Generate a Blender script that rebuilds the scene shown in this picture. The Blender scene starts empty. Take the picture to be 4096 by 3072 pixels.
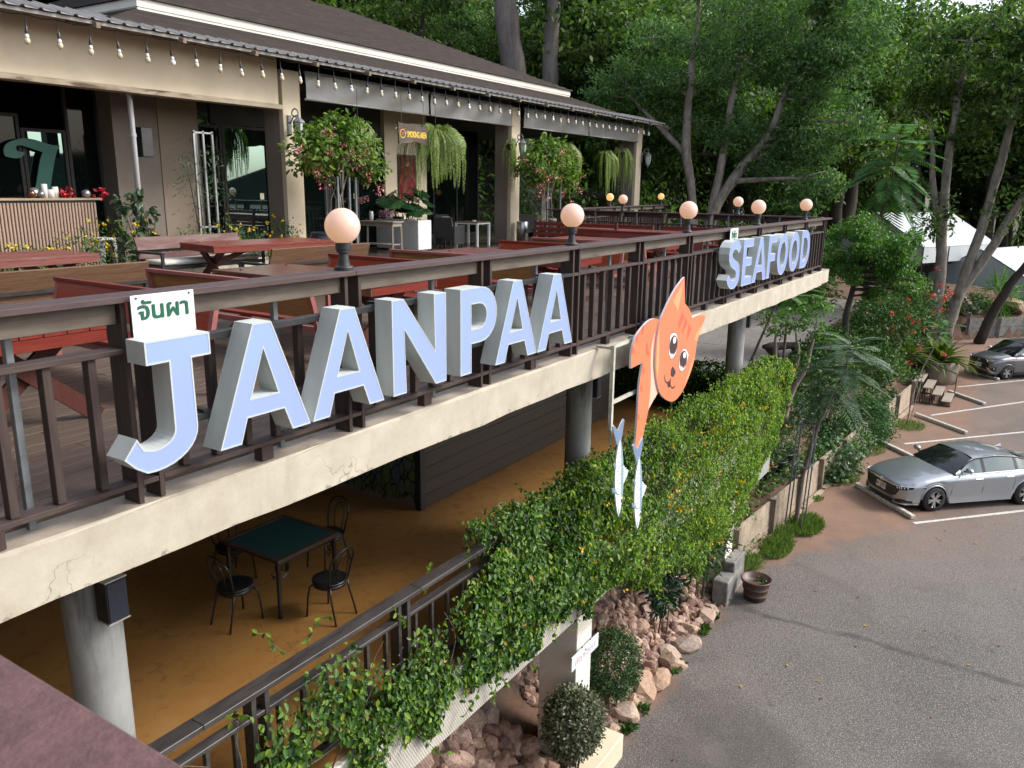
import bpy, bmesh, math, random
import numpy as np
from mathutils import Vector, Matrix
from mathutils.geometry import tessellate_polygon

random.seed(7)
rng = np.random.default_rng(7)
S = bpy.context.scene
COL = S.collection
PI = math.pi

# ------------------------------------------------------------------ camera
cam_d = bpy.data.cameras.new('camera')
cam = bpy.data.objects.new('camera', cam_d)
COL.objects.link(cam)
S.camera = cam
cam_d.sensor_width = 36.0
cam_d.lens = 28.389
cam_d.clip_start = 0.05
cam_d.clip_end = 900.0
cx = Vector((0.5402, -0.8414, 0.0127)); cy = Vector((0.1920, 0.1393, 0.9714))
cz = cx.cross(cy).normalized(); cy = cz.cross(cx).normalized(); cx.normalize()
mw = Matrix((cx, cy, cz)).transposed().to_4x4()
mw.translation = (0, 0, 1.72)
cam.matrix_world = mw
cam_d.dof.use_dof = True
cam_d.dof.focus_distance = 11.0
cam_d.dof.aperture_fstop = 10.0

# ------------------------------------------------------------------ sky, sun, exposure
SUN = Vector((0.42, -0.62, 0.66)).normalized()
W = bpy.data.worlds.new('World')
S.world = W
W.use_nodes = True
nt = W.node_tree
nt.nodes.clear()
sky = nt.nodes.new('ShaderNodeTexSky')
sky.sky_type = 'NISHITA'
sky.sun_disc = False
sky.sun_elevation = math.asin(SUN.z)
sky.sun_rotation = math.atan2(SUN.x, SUN.y)
sky.air_density = 1.0
sky.dust_density = 3.0
hsv = nt.nodes.new('ShaderNodeHueSaturation')
hsv.inputs['Saturation'].default_value = 0.55
bg = nt.nodes.new('ShaderNodeBackground')
bg.inputs['Strength'].default_value = 0.15
out = nt.nodes.new('ShaderNodeOutputWorld')
nt.links.new(sky.outputs[0], hsv.inputs['Color'])
nt.links.new(hsv.outputs[0], bg.inputs['Color'])
nt.links.new(bg.outputs[0], out.inputs['Surface'])
sun_d = bpy.data.lights.new('sun', 'SUN')
sun_d.energy = 1.25
sun_d.angle = math.radians(14)
sun_d.color = (1.0, 0.95, 0.88)
sun = bpy.data.objects.new('sun', sun_d)
COL.objects.link(sun)
sun.rotation_euler = SUN.to_track_quat('Z', 'Y').to_euler()
S.view_settings.view_transform = 'Standard'
S.view_settings.look = 'None'
S.view_settings.exposure = 1.12
S.view_settings.gamma = 1.0
S.view_settings.use_curve_mapping = False
S.cycles.max_bounces = 7
S.cycles.diffuse_bounces = 3
S.cycles.glossy_bounces = 3
S.cycles.transmission_bounces = 4
S.cycles.transparent_max_bounces = 6
S.cycles.caustics_reflective = False
S.cycles.caustics_refractive = False
S.cycles.use_denoising = True

# ------------------------------------------------------------------ materials
MATS = {}
def new_mat(name):
    m = bpy.data.materials.new(name); m.use_nodes = True
    n = m.node_tree; n.nodes.clear()
    o = n.nodes.new('ShaderNodeOutputMaterial'); b = n.nodes.new('ShaderNodeBsdfPrincipled')
    n.links.new(b.outputs[0], o.inputs['Surface'])
    MATS[name] = m
    return m, n, b
def mixc(n, fac, a, b, mode='MIX'):
    x = n.nodes.new('ShaderNodeMix'); x.data_type = 'RGBA'; x.blend_type = mode
    for sock, v in ((0, fac), (6, a), (7, b)):
        if hasattr(v, 'is_output') or isinstance(v, bpy.types.NodeSocket): n.links.new(v, x.inputs[sock])
        elif sock == 0: x.inputs[0].default_value = v
        else: x.inputs[sock].default_value = (*v[:3], 1)
    return x.outputs[2]
def noise(n, scale, detail=4, rough=0.6, stretch=None, coord='Object', dist=0.0):
    tc = n.nodes.new('ShaderNodeTexCoord'); t = n.nodes.new('ShaderNodeTexNoise')
    t.inputs['Scale'].default_value = scale; t.inputs['Detail'].default_value = detail
    t.inputs['Roughness'].default_value = rough; t.inputs['Distortion'].default_value = dist
    src = tc.outputs[coord]
    if stretch:
        mp = n.nodes.new('ShaderNodeMapping'); mp.inputs['Scale'].default_value = stretch
        n.links.new(src, mp.inputs[0]); src = mp.outputs[0]
    n.links.new(src, t.inputs['Vector'])
    return t.outputs[0]
def ramp(n, src, stops):
    r = n.nodes.new('ShaderNodeValToRGB')
    while len(r.color_ramp.elements) < len(stops): r.color_ramp.elements.new(0.5)
    for e, (p, c) in zip(r.color_ramp.elements, stops):
        e.position = p; e.color = (c, c, c, 1) if not hasattr(c, '__len__') else (*c[:3], 1)
    n.links.new(src, r.inputs[0])
    return r.outputs[0]
def bump(n, b, h, strength=0.3, dist=0.02):
    x = n.nodes.new('ShaderNodeBump'); x.inputs['Strength'].default_value = strength; x.inputs['Distance'].default_value = dist
    n.links.new(h, x.inputs['Height']); n.links.new(x.outputs[0], b.inputs['Normal'])
def mat(name, col, rough=0.6, var=0.25, scale=5, bmp=0.0, metal=0.0, stretch=None, col2=None, spec=0.5, fine=None):
    """plain surface with two scales of mottling and light relief"""
    if name in MATS: return MATS[name]
    m, n, b = new_mat(name)
    a = tuple(c * (1 - var) for c in col); c2 = col2 or tuple(min(1, c * (1 + var)) for c in col)
    f = noise(n, scale, 5, 0.65, stretch)
    c = mixc(n, ramp(n, f, [(0.32, 0), (0.68, 1)]), a, c2)
    if fine:
        g = noise(n, fine, 3, 0.7, stretch)
        c = mixc(n, ramp(n, g, [(0.35, 0.75), (0.65, 1.0)]), (0, 0, 0), c)
        f = g
    n.links.new(c, b.inputs['Base Color'])
    b.inputs['Roughness'].default_value = rough; b.inputs['Metallic'].default_value = metal
    b.inputs['Specular IOR Level'].default_value = spec
    if bmp: bump(n, b, f, bmp, 0.01)
    return m
def flat(name, col, rough=0.5, metal=0.0, spec=0.5, emit=None, es=0):
    if name in MATS: return MATS[name]
    m, n, b = new_mat(name)
    b.inputs['Base Color'].default_value = (*col, 1); b.inputs['Roughness'].default_value = rough
    b.inputs['Metallic'].default_value = metal; b.inputs['Specular IOR Level'].default_value = spec
    if emit:
        b.inputs['Emission Color'].default_value = (*emit, 1); b.inputs['Emission Strength'].default_value = es
    return m
def leafmat(name, dark, mid, light, trans=0.35, rough=0.5, pos=(0.0, 0.55, 1.0), patch=1.2):
    """foliage: colour differs from leaf to leaf and in patches; light passes through the blades"""
    if name in MATS: return MATS[name]
    m, n, b = new_mat(name)
    g = n.nodes.new('ShaderNodeNewGeometry')
    f = noise(n, patch, 2, 0.5)
    ma = n.nodes.new('ShaderNodeMath'); ma.operation = 'MULTIPLY_ADD'
    n.links.new(f, ma.inputs[0]); ma.inputs[1].default_value = 0.7; ma.inputs[2].default_value = -0.35
    ad = n.nodes.new('ShaderNodeMath'); ad.operation = 'ADD'; ad.use_clamp = True
    n.links.new(g.outputs['Random Per Island'], ad.inputs[0]); n.links.new(ma.outputs[0], ad.inputs[1])
    c = ramp(n, ad.outputs[0], [(pos[0], dark), (pos[1], mid), (pos[2], light)])
    n.links.new(c, b.inputs['Base Color'])
    b.inputs['Roughness'].default_value = rough; b.inputs['Specular IOR Level'].default_value = 0.35
    if trans:
        t = n.nodes.new('ShaderNodeBsdfTranslucent'); mx = n.nodes.new('ShaderNodeMixShader'); mx.inputs[0].default_value = trans
        br = mixc(n, 1.0, c, (1.0, 1.25, 0.55), 'MULTIPLY')
        n.links.new(br, t.inputs[0])
        n.links.new(b.outputs[0], mx.inputs[1]); n.links.new(t.outputs[0], mx.inputs[2])
        n.links.new(mx.outputs[0], n.nodes['Material Output'].inputs['Surface'])
    return m
def island_mat(name, cols, rough=0.8, bmp=0.5, fine=14, patch=None):
    """each loose piece takes its own shade"""
    m, n, b = new_mat(name)
    oi = n.nodes.new('ShaderNodeObjectInfo')
    k = len(cols) - 1
    c = ramp(n, oi.outputs['Random'], [(i / k, cc) for i, cc in enumerate(cols)])
    f = noise(n, fine, 5, 0.7)
    c = mixc(n, ramp(n, f, [(0.3, 0.45), (0.7, 1.0)]), (0.02, 0.015, 0.012), c)
    if patch:
        h = noise(n, patch[0], 3, 0.6)
        c = mixc(n, ramp(n, h, [(0.5, 0), (0.72, patch[2])]), c, patch[1])
    n.links.new(c, b.inputs['Base Color']); b.inputs['Roughness'].default_value = rough
    bump(n, b, f, bmp, 0.02)
    return m

# ------------------------------------------------------------------ mesh helpers
class MB:
    def __init__(s): s.v = []; s.f = []; s.mi = []; s.cur = 0
    def add(s, vs, fs):
        k = len(s.v); s.v += [tuple(p) for p in vs]; s.f += [tuple(i + k for i in f) for f in fs]; s.mi += [s.cur] * len(fs); return s
    def box(s, x0, x1, y0, y1, z0, z1, c=0.0):
        if c <= 0:
            return s.add([(x0, y0, z0), (x1, y0, z0), (x1, y1, z0), (x0, y1, z0), (x0, y0, z1), (x1, y0, z1), (x1, y1, z1), (x0, y1, z1)],
                         [(0, 3, 2, 1), (4, 5, 6, 7), (0, 1, 5, 4), (1, 2, 6, 5), (2, 3, 7, 6), (3, 0, 4, 7)])
        bm = bmesh.new(); bmesh.ops.create_cube(bm, size=1)
        for v in bm.verts: v.co = Vector(((x0 + x1) / 2 + v.co.x * (x1 - x0), (y0 + y1) / 2 + v.co.y * (y1 - y0), (z0 + z1) / 2 + v.co.z * (z1 - z0)))
        bmesh.ops.bevel(bm, geom=bm.edges[:], offset=c, segments=1, affect='EDGES')
        bm.verts.index_update()
        s.add([v.co for v in bm.verts], [[v.index for v in f.verts] for f in bm.faces]); bm.free(); return s
    def bar(s, a, b, w, h, up=(0, 0, 1), c=0):
        a = Vector(a); b = Vector(b); d = (b - a); L = d.length; d.normalize()
        u = Vector(up); side = d.cross(u)
        if side.length < 1e-4: side = d.cross(Vector((1, 0, 0)))
        side.normalize(); u = side.cross(d).normalized()
        pts = []
        for t in (a, b):
            for i, j in ((-1, -1), (1, -1), (1, 1), (-1, 1)): pts.append(t + side * (i * w / 2) + u * (j * h / 2))
        return s.add(pts, [(0, 1, 2, 3)[::-1], (4, 5, 6, 7), (0, 4, 7, 3)[::-1], (1, 2, 6, 5)[::-1], (0, 1, 5, 4), (3, 7, 6, 2)])
    def tube(s, pts, r, n=8, cap=True):
        pts = [Vector(p) for p in pts]; m = len(pts)
        rs = r if hasattr(r, '__len__') else [r] * m
        vs = []; fs = []; prev = None
        for i, p in enumerate(pts):
            d = (pts[min(i + 1, m - 1)] - pts[max(i - 1, 0)]).normalized()
            if prev is None:
                u = d.cross(Vector((0, 0, 1)))
                if u.length < 0.05: u = d.cross(Vector((1, 0, 0)))
            else: u = prev - d * prev.dot(d)
            u.normalize(); prev = u; w = d.cross(u)
            for k in range(n):
                a = 2 * PI * k / n; vs.append(p + (u * math.cos(a) + w * math.sin(a)) * rs[i])
        for i in range(m - 1):
            for k in range(n): fs.append((i * n + k, i * n + (k + 1) % n, (i + 1) * n + (k + 1) % n, (i + 1) * n + k))
        if cap: fs += [tuple(range(n))[::-1], tuple((m - 1) * n + k for k in range(n))]
        return s.add(vs, fs)
    def lathe(s, prof, c=(0, 0, 0), n=20, caps=True):
        vs = []; fs = []
        for r, z in prof:
            for k in range(n):
                a = 2 * PI * k / n; vs.append((c[0] + r * math.cos(a), c[1] + r * math.sin(a), c[2] + z))
        for i in range(len(prof) - 1):
            for k in range(n): fs.append((i * n + k, i * n + (k + 1) % n, (i + 1) * n + (k + 1) % n, (i + 1) * n + k))
        if caps: fs += [tuple(range(n))[::-1], tuple((len(prof) - 1) * n + k for k in range(n))]
        return s.add(vs, fs)
    def prism(s, loops, fn, d0, d1, front=True, back=True, sides=True):
        """loops: outline then holes, 2-D; fn(u, v, d) -> point"""
        flatp = [p for l in loops for p in l]; N = len(flatp)
        tris = tessellate_polygon([[Vector((p[0], p[1], 0)) for p in l] for l in loops])
        vs = [fn(p[0], p[1], d0) for p in flatp] + [fn(p[0], p[1], d1) for p in flatp]
        fs = []
        if front: fs += [tuple(t) for t in tris]
        if back: fs += [tuple(i + N for i in t[::-1]) for t in tris]
        if sides:
            k = 0
            for l in loops:
                m = len(l)
                for i in range(m): fs.append((k + i, k + (i + 1) % m, N + k + (i + 1) % m, N + k + i))
                k += m
        return s.add(vs, fs)
    def mesh(s, name, mats, smooth=False, recalc=False):
        me = bpy.data.meshes.new(name); me.from_pydata(s.v, [], s.f)
        for m in (mats if isinstance(mats, (list, tuple)) else [mats]): me.materials.append(m)
        if any(s.mi): me.polygons.foreach_set('material_index', s.mi)
        if recalc:
            bm = bmesh.new(); bm.from_mesh(me); bmesh.ops.recalc_face_normals(bm, faces=bm.faces); bm.to_mesh(me); bm.free()
        if smooth: me.shade_smooth()
        me.update(); return me
    def build(s, name, mats, parent=None, smooth=False, kind=None, recalc=False, loc=None, rot=None):
        return link(name, s.mesh(name, mats, smooth, recalc), parent, kind, loc, rot)
def link(name, me, parent=None, kind=None, loc=None, rot=None):
    o = bpy.data.objects.new(name, me); COL.objects.link(o)
    if parent: o.parent = parent
    if kind: o['kind'] = kind
    if loc is not None: o.location = loc
    if rot is not None: o.rotation_euler = rot
    return o
def tag(o, label=None, cat=None, group=None, kind=None):
    if label: o['label'] = label
    if cat: o['category'] = cat
    if group: o['group'] = group
    if kind: o['kind'] = kind
    return o
def thing(name, label, cat, loc=(0, 0, 0), rz=0.0, group=None, rot=None):
    o = bpy.data.objects.new(name, None); COL.objects.link(o); o.empty_display_size = 0.2
    o.location = loc; o.rotation_euler = rot or (0, 0, rz)
    return tag(o, label, cat, group)
def kids(o): return [c for c in bpy.data.objects if c.parent == o]
KIDS = {}
def dup(root, loc, rz=0.0, label=None, group=None, rot=None, scale=None):
    r = root.copy(); COL.objects.link(r); r.location = loc; r.rotation_euler = rot or (0, 0, rz)
    if scale: r.scale = scale
    if label: r['label'] = label
    if group: r['group'] = group
    for ch in list(root.children):
        c = ch.copy(); COL.objects.link(c); c.parent = r
        for g in ch.children:
            d = g.copy(); COL.objects.link(d); d.parent = c
    return r
BOXC = {}
def boxobj(name, size, m, parent, loc, rot=(0, 0, 0), c=0.003):
    k = (tuple(round(x, 3) for x in size), m.name, c)
    if k not in BOXC:
        x, y, z = size; BOXC[k] = MB().box(-x / 2, x / 2, -y / 2, y / 2, -z / 2, z / 2, c).mesh(name, m)
    return link(name, BOXC[k], parent, None, loc, rot)
def raw_mesh(name, V, F, m, smooth=False):
    """numpy: V (n,3), F (k,4) or (k,3)"""
    me = bpy.data.meshes.new(name); nv = len(V); nf, q = F.shape
    me.vertices.add(nv); me.vertices.foreach_set('co', np.ascontiguousarray(V, np.float32).ravel())
    me.loops.add(nf * q); me.loops.foreach_set('vertex_index', np.ascontiguousarray(F, np.int32).ravel())
    me.polygons.add(nf); me.polygons.foreach_set('loop_start', np.arange(0, nf * q, q, dtype=np.int32))
    me.update(calc_edges=True)
    for x in (m if isinstance(m, (list, tuple)) else [m]): me.materials.append(x)
    if smooth: me.shade_smooth()
    return me
def unit(a): return a / np.maximum(np.linalg.norm(a, axis=-1, keepdims=True), 1e-9)
def leaf_arrays(P, D, Nn, L, Wd, fold=0.18, six=True):
    """P base points, D blade directions, Nn normals, L lengths, Wd widths -> verts, quads"""
    n = len(P); D = unit(D); sd = unit(np.cross(Nn, D)); Nn = np.cross(D, sd)
    L = np.broadcast_to(L, (n,))[:, None]; Wd = np.broadcast_to(Wd, (n,))[:, None]
    up = Nn * (Wd * fold)
    if six:
        V = np.stack([P, P + D * L * .3 + sd * Wd * .42 + up, P + D * L * .68 + sd * Wd * .4 + up, P + D * L - Nn * L * .12,
                      P + D * L * .68 - sd * Wd * .4 + up, P + D * L * .3 - sd * Wd * .42 + up], 1).reshape(-1, 3)
        b = np.arange(n)[:, None] * 6
        F = np.concatenate([b + np.array([[0, 1, 2, 3]]), b + np.array([[0, 3, 4, 5]])], 1).reshape(-1, 4)
    else:
        V = np.stack([P, P + D * L * .5 + sd * Wd * .5 + up, P + D * L, P + D * L * .5 - sd * Wd * .5 + up], 1).reshape(-1, 3)
        b = np.arange(n)[:, None] * 4
        F = b + np.array([[0, 1, 2, 3]])
    return V, F
def join_arrays(parts):
    Vs = []; Fs = []; k = 0
    for V, F in parts: Vs.append(V); Fs.append(F + k); k += len(V)
    return np.concatenate(Vs), np.concatenate(Fs)
def rdir(n): return unit(rng.normal(size=(n, 3)))
def crown_arrays(blobs, size, aspect=0.5, clump=22, spread=0.16, up=0.5, six=False, inner=0.5):
    """blobs: (centre, radii, number of leaves); leaves gather in clumps so that gaps stay open"""
    out = []
    for c, r, n in blobs:
        c = np.array(c, float); r = np.array(r, float) * np.ones(3)
        nc = max(3, n // clump)
        d = rdir(nc); rad = inner + (1 - inner) * rng.random((nc, 1)) ** 0.6
        cc = c + d * rad * r
        idx = rng.integers(0, nc, n)
        P = cc[idx] + rng.normal(size=(n, 3)) * (spread * r)
        outw = unit((P - c) / r)
        Nn = unit(outw * 0.7 + rdir(n) * 0.8 + np.array([0, 0, up]))
        D = unit(rdir(n) + outw * 0.5 - np.array([0, 0, 0.35]))
        s = size * (0.6 + 0.8 * rng.random(n))
        out.append(leaf_arrays(P, D, Nn, s, s * aspect, 0.15, six))
    return join_arrays(out)
def frond_arrays(pts, n, leaf, width, lift=0.0, droop=0.3, taper=True, up=(0, 0, 1)):
    """pairs of leaflets along a midrib polyline"""
    pts = np.array(pts, float); seg = np.linalg.norm(np.diff(pts, axis=0), axis=1); cum = np.concatenate([[0], np.cumsum(seg)])
    t = np.linspace(0.1, 1, n) * cum[-1]
    P = np.stack([np.interp(t, cum, pts[:, k]) for k in range(3)], 1)
    P2 = np.stack([np.interp(np.minimum(t + cum[-1] * .03, cum[-1]), cum, pts[:, k]) for k in range(3)], 1)
    P0 = np.stack([np.interp(np.maximum(t - cum[-1] * .03, 0), cum, pts[:, k]) for k in range(3)], 1)
    T = unit(P2 - P0); sd = np.cross(T, np.array(up, float)); bad = np.linalg.norm(sd, axis=1) < .05
    sd[bad] = np.cross(T[bad], np.array([1, 0.3, 0])); sd = unit(sd); Nn = np.cross(sd, T)
    k = np.linspace(0.1, 1, n)
    ln = leaf * (np.sin(np.clip(k * 0.86 + 0.14, 0, 1) * PI) ** 0.6 if taper else np.ones(n)) + leaf * .1
    out = []
    for sgn in (-1, 1):
        D = unit(sd * sgn + T * 0.45 - np.array([0, 0, droop]) + Nn * lift + rng.normal(size=(n, 3)) * .06)
        out.append(leaf_arrays(P, D, Nn, ln, width, 0.1, False))
    return join_arrays(out)
def leafobj(name, arrs, m, parent=None, kind=None):
    V, F = arrs
    return link(name, raw_mesh(name, V, F, m), parent, kind)
def text_mesh(txt, size, depth=0.0, bold=0.0):
    cu = bpy.data.curves.new('lettering', 'FONT'); cu.body = txt; cu.size = size; cu.extrude = depth; cu.offset = bold
    cu.align_x = 'CENTER'; cu.align_y = 'CENTER'; cu.resolution_u = 3
    o = bpy.data.objects.new('lettering', cu); COL.objects.link(o)
    dg = bpy.context.evaluated_depsgraph_get()
    me = bpy.data.meshes.new_from_object(o.evaluated_get(dg))
    bpy.data.objects.remove(o); me.materials.clear()
    return me
# ------------------------------------------------------------------ shared surface materials
def wood_mat(name, a, b_, patch, rough=0.6, ax='x', pf=(0.5, 0.75), amt=0.8, bmp=0.25):
    m, n, b = new_mat(name)
    st = {'x': (1.2, 14, 14), 'y': (14, 1.2, 14), 'z': (14, 14, 1.2)}[ax]
    g = noise(n, 3.0, 6, 0.7, st)
    c = mixc(n, ramp(n, g, [(0.3, 0), (0.7, 1)]), a, b_)
    p = noise(n, 2.2, 4, 0.6, tuple(0.4 if s < 5 else 2 for s in st), dist=0.6)
    c = mixc(n, ramp(n, p, [(pf[0], 0), (pf[1], amt)]), c, patch)
    n.links.new(c, b.inputs['Base Color']); b.inputs['Roughness'].default_value = rough; b.inputs['Specular IOR Level'].default_value = 0.28
    bump(n, b, g, bmp, 0.004)
    return m
M_RAIL = wood_mat('stained_rail_wood', (0.040, 0.027, 0.025), (0.070, 0.048, 0.044), (0.115, 0.092, 0.078), 0.55)
M_CAP = wood_mat('stained_cap_wood', (0.060, 0.040, 0.040), (0.095, 0.064, 0.064), (0.115, 0.095, 0.085), 0.5, pf=(0.58, 0.8), amt=0.6)
M_APRON = wood_mat('weathered_apron_wood', (0.070, 0.055, 0.045), (0.120, 0.098, 0.080), (0.185, 0.160, 0.130), 0.65, pf=(0.42, 0.72))
M_POST = wood_mat('dark_post_wood', (0.036, 0.025, 0.023), (0.070, 0.048, 0.042), (0.105, 0.082, 0.068), 0.6, 'z', pf=(0.55, 0.8), amt=0.5)
M_DECK = wood_mat('deck_board_wood', (0.085, 0.060, 0.046), (0.140, 0.102, 0.080), (0.058, 0.042, 0.034), 0.45, amt=0.7)
M_RED = wood_mat('red_stained_wood', (0.135, 0.018, 0.012), (0.215, 0.036, 0.024), (0.125, 0.060, 0.048), 0.42, pf=(0.55, 0.8), amt=0.5)
M_REDY = wood_mat('red_stained_wood_across', (0.135, 0.018, 0.012), (0.215, 0.036, 0.024), (0.125, 0.060, 0.048), 0.42, 'y', pf=(0.55, 0.8), amt=0.5)
M_REDD = wood_mat('dark_red_leg_wood', (0.070, 0.022, 0.018), (0.110, 0.034, 0.028), (0.085, 0.05, 0.042), 0.45, 'z', amt=0.4)
M_ORANGE = wood_mat('varnished_orange_red_wood', (0.25, 0.028, 0.008), (0.36, 0.060, 0.012), (0.14, 0.02, 0.010), 0.45, 'y', amt=0.5)
M_PLY = wood_mat('figured_plywood', (0.26, 0.135, 0.045), (0.38, 0.22, 0.085), (0.14, 0.06, 0.025), 0.4, 'y', pf=(0.5, 0.62), amt=0.7)
M_PINK = mat('faded_pink_paint', (0.30, 0.105, 0.095), 0.5, 0.15, 6)
M_PLANK = wood_mat('old_brown_plank', (0.095, 0.050, 0.028), (0.185, 0.105, 0.060), (0.24, 0.18, 0.13), 0.65, pf=(0.55, 0.8), amt=0.6)
M_BRED = wood_mat('flaking_maroon_plank', (0.085, 0.040, 0.037), (0.145, 0.075, 0.070), (0.22, 0.18, 0.165), 0.7, pf=(0.5, 0.7), amt=0.7)
M_STEEL = mat('black_painted_steel', (0.022, 0.023, 0.026), 0.4, 0.3, 8)
M_GREYST = mat('grey_galvanised_steel', (0.16, 0.175, 0.19), 0.45, 0.25, 7, metal=0.4)
M_CUSH = mat('ivory_cushion', (0.62, 0.60, 0.53), 0.85, 0.08, 9, 0.15)
M_MAROON = mat('maroon_painted_concrete', (0.125, 0.066, 0.066), 0.62, 0.22, 14, 0.35, fine=70)

m, n, b = new_mat('cream_concrete')
st = noise(n, 1.6, 5, 0.65, (2.2, 2.2, 0.35))
blot = noise(n, 3.2, 6, 0.7)
c = mixc(n, ramp(n, blot, [(0.3, 0), (0.7, 1)]), (0.38, 0.34, 0.265), (0.51, 0.47, 0.385))
c = mixc(n, ramp(n, st, [(0.52, 0), (0.72, 0.55)]), c, (0.30, 0.265, 0.21))
gm = n.nodes.new('ShaderNodeNewGeometry'); sx = n.nodes.new('ShaderNodeSeparateXYZ'); n.links.new(gm.outputs['Normal'], sx.inputs[0])
c = mixc(n, ramp(n, sx.outputs[2], [(0.6, 0), (0.9, 0.75)]), c, mixc(n, ramp(n, noise(n, 2.5, 5, 0.7), [(0.35, 0), (0.65, 1)]), (0.16, 0.125, 0.10), (0.33, 0.28, 0.235)))
tc = n.nodes.new('ShaderNodeTexCoord'); vo = n.nodes.new('ShaderNodeTexVoronoi'); vo.feature = 'DISTANCE_TO_EDGE'; vo.inputs['Scale'].default_value = 0.8
ad = n.nodes.new('ShaderNodeVectorMath'); ad.operation = 'ADD'
nz = n.nodes.new('ShaderNodeTexNoise'); nz.inputs['Scale'].default_value = 3.5; nz.inputs['Detail'].default_value = 4
n.links.new(tc.outputs['Object'], nz.inputs['Vector']); n.links.new(tc.outputs['Object'], ad.inputs[0]); n.links.new(nz.outputs[1], ad.inputs[1]); n.links.new(ad.outputs[0], vo.inputs['Vector'])
crk = ramp(n, vo.outputs[0], [(0.0, 1), (0.006, 0)]); msk = ramp(n, noise(n, 0.9, 2, 0.5), [(0.52, 0), (0.6, 0.7)])
mu = n.nodes.new('ShaderNodeMath'); mu.operation = 'MULTIPLY'; n.links.new(crk, mu.inputs[0]); n.links.new(msk, mu.inputs[1])
c = mixc(n, mu.outputs[0], c, (0.06, 0.05, 0.04))
chip = noise(n, 9, 6, 0.75); pz = n.nodes.new('ShaderNodeSeparateXYZ'); n.links.new(tc.outputs['Object'], pz.inputs[0])
low = ramp(n, pz.outputs[2], [(0.0, 1), (0.001, 0)])
mr = n.nodes.new('ShaderNodeMapRange'); mr.inputs[1].default_value = -0.43; mr.inputs[2].default_value = -0.36; mr.inputs[3].default_value = 0.13; mr.inputs[4].default_value = 0.0
n.links.new(pz.outputs[2], mr.inputs[0])
cm = n.nodes.new('ShaderNodeMath'); cm.operation = 'ADD'; n.links.new(chip, cm.inputs[0]); n.links.new(mr.outputs[0], cm.inputs[1])
c = mixc(n, ramp(n, cm.outputs[0], [(0.66, 0), (0.70, 0.7)]), c, (0.17, 0.155, 0.13))
n.links.new(c, b.inputs['Base Color']); b.inputs['Roughness'].default_value = 0.85
bump(n, b, noise(n, 40, 4, 0.7), 0.25, 0.006)
M_CREAM = m
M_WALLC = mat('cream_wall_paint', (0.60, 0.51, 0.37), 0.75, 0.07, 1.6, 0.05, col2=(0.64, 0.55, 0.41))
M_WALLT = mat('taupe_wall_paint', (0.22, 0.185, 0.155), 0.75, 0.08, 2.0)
M_WHITEP = mat('white_wall_paint', (0.66, 0.63, 0.56), 0.7, 0.08, 1.5)

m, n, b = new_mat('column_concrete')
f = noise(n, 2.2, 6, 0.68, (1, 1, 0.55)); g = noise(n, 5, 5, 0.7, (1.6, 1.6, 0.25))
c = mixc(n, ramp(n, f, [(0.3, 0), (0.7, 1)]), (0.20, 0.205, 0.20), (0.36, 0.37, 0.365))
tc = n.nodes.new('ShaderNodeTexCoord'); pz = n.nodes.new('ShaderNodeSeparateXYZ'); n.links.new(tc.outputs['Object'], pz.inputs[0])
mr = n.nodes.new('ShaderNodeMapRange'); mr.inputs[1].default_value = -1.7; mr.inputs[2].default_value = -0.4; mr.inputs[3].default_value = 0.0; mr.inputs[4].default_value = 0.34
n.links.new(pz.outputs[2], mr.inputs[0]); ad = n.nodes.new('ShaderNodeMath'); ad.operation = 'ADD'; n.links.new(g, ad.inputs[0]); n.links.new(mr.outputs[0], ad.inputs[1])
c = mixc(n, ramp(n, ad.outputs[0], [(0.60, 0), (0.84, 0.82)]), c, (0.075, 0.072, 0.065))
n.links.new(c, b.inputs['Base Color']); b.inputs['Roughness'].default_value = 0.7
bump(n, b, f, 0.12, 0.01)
M_COLC = m

m, n, b = new_mat('polished_orange_floor')
f = noise(n, 0.8, 6, 0.65); g = noise(n, 3.5, 7, 0.75, dist=1.5)
c = mixc(n, ramp(n, f, [(0.3, 0), (0.7, 1)]), (0.265, 0.130, 0.036), (0.36, 0.190, 0.060))
c = mixc(n, ramp(n, g, [(0.52, 0), (0.7, 0.6)]), c, (0.125, 0.045, 0.012))
c = mixc(n, ramp(n, noise(n, 1.1, 3, 0.5), [(0.6, 0), (0.72, 0.3)]), c, (0.40, 0.25, 0.10))
tc = n.nodes.new('ShaderNodeTexCoord'); vo = n.nodes.new('ShaderNodeTexVoronoi'); vo.feature = 'DISTANCE_TO_EDGE'; vo.inputs['Scale'].default_value = 0.55
ad = n.nodes.new('ShaderNodeVectorMath'); ad.operation = 'ADD'; nz = n.nodes.new('ShaderNodeTexNoise'); nz.inputs['Scale'].default_value = 2.0; nz.inputs['Detail'].default_value = 5
n.links.new(tc.outputs['Object'], nz.inputs['Vector']); n.links.new(tc.outputs['Object'], ad.inputs[0]); n.links.new(nz.outputs[1], ad.inputs[1]); n.links.new(ad.outputs[0], vo.inputs['Vector'])
mu = n.nodes.new('ShaderNodeMath'); mu.operation = 'MULTIPLY'; n.links.new(ramp(n, vo.outputs[0], [(0, 1), (0.007, 0)]), mu.inputs[0]); n.links.new(ramp(n, noise(n, 0.5, 2, 0.5), [(0.58, 0), (0.66, 0.7)]), mu.inputs[1])
c = mixc(n, mu.outputs[0], c, (0.06, 0.025, 0.01))
n.links.new(c, b.inputs['Base Color']); n.links.new(ramp(n, g, [(0.3, 0.32), (0.7, 0.6)]), b.inputs['Roughness'])
M_OFLOOR = m

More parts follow.
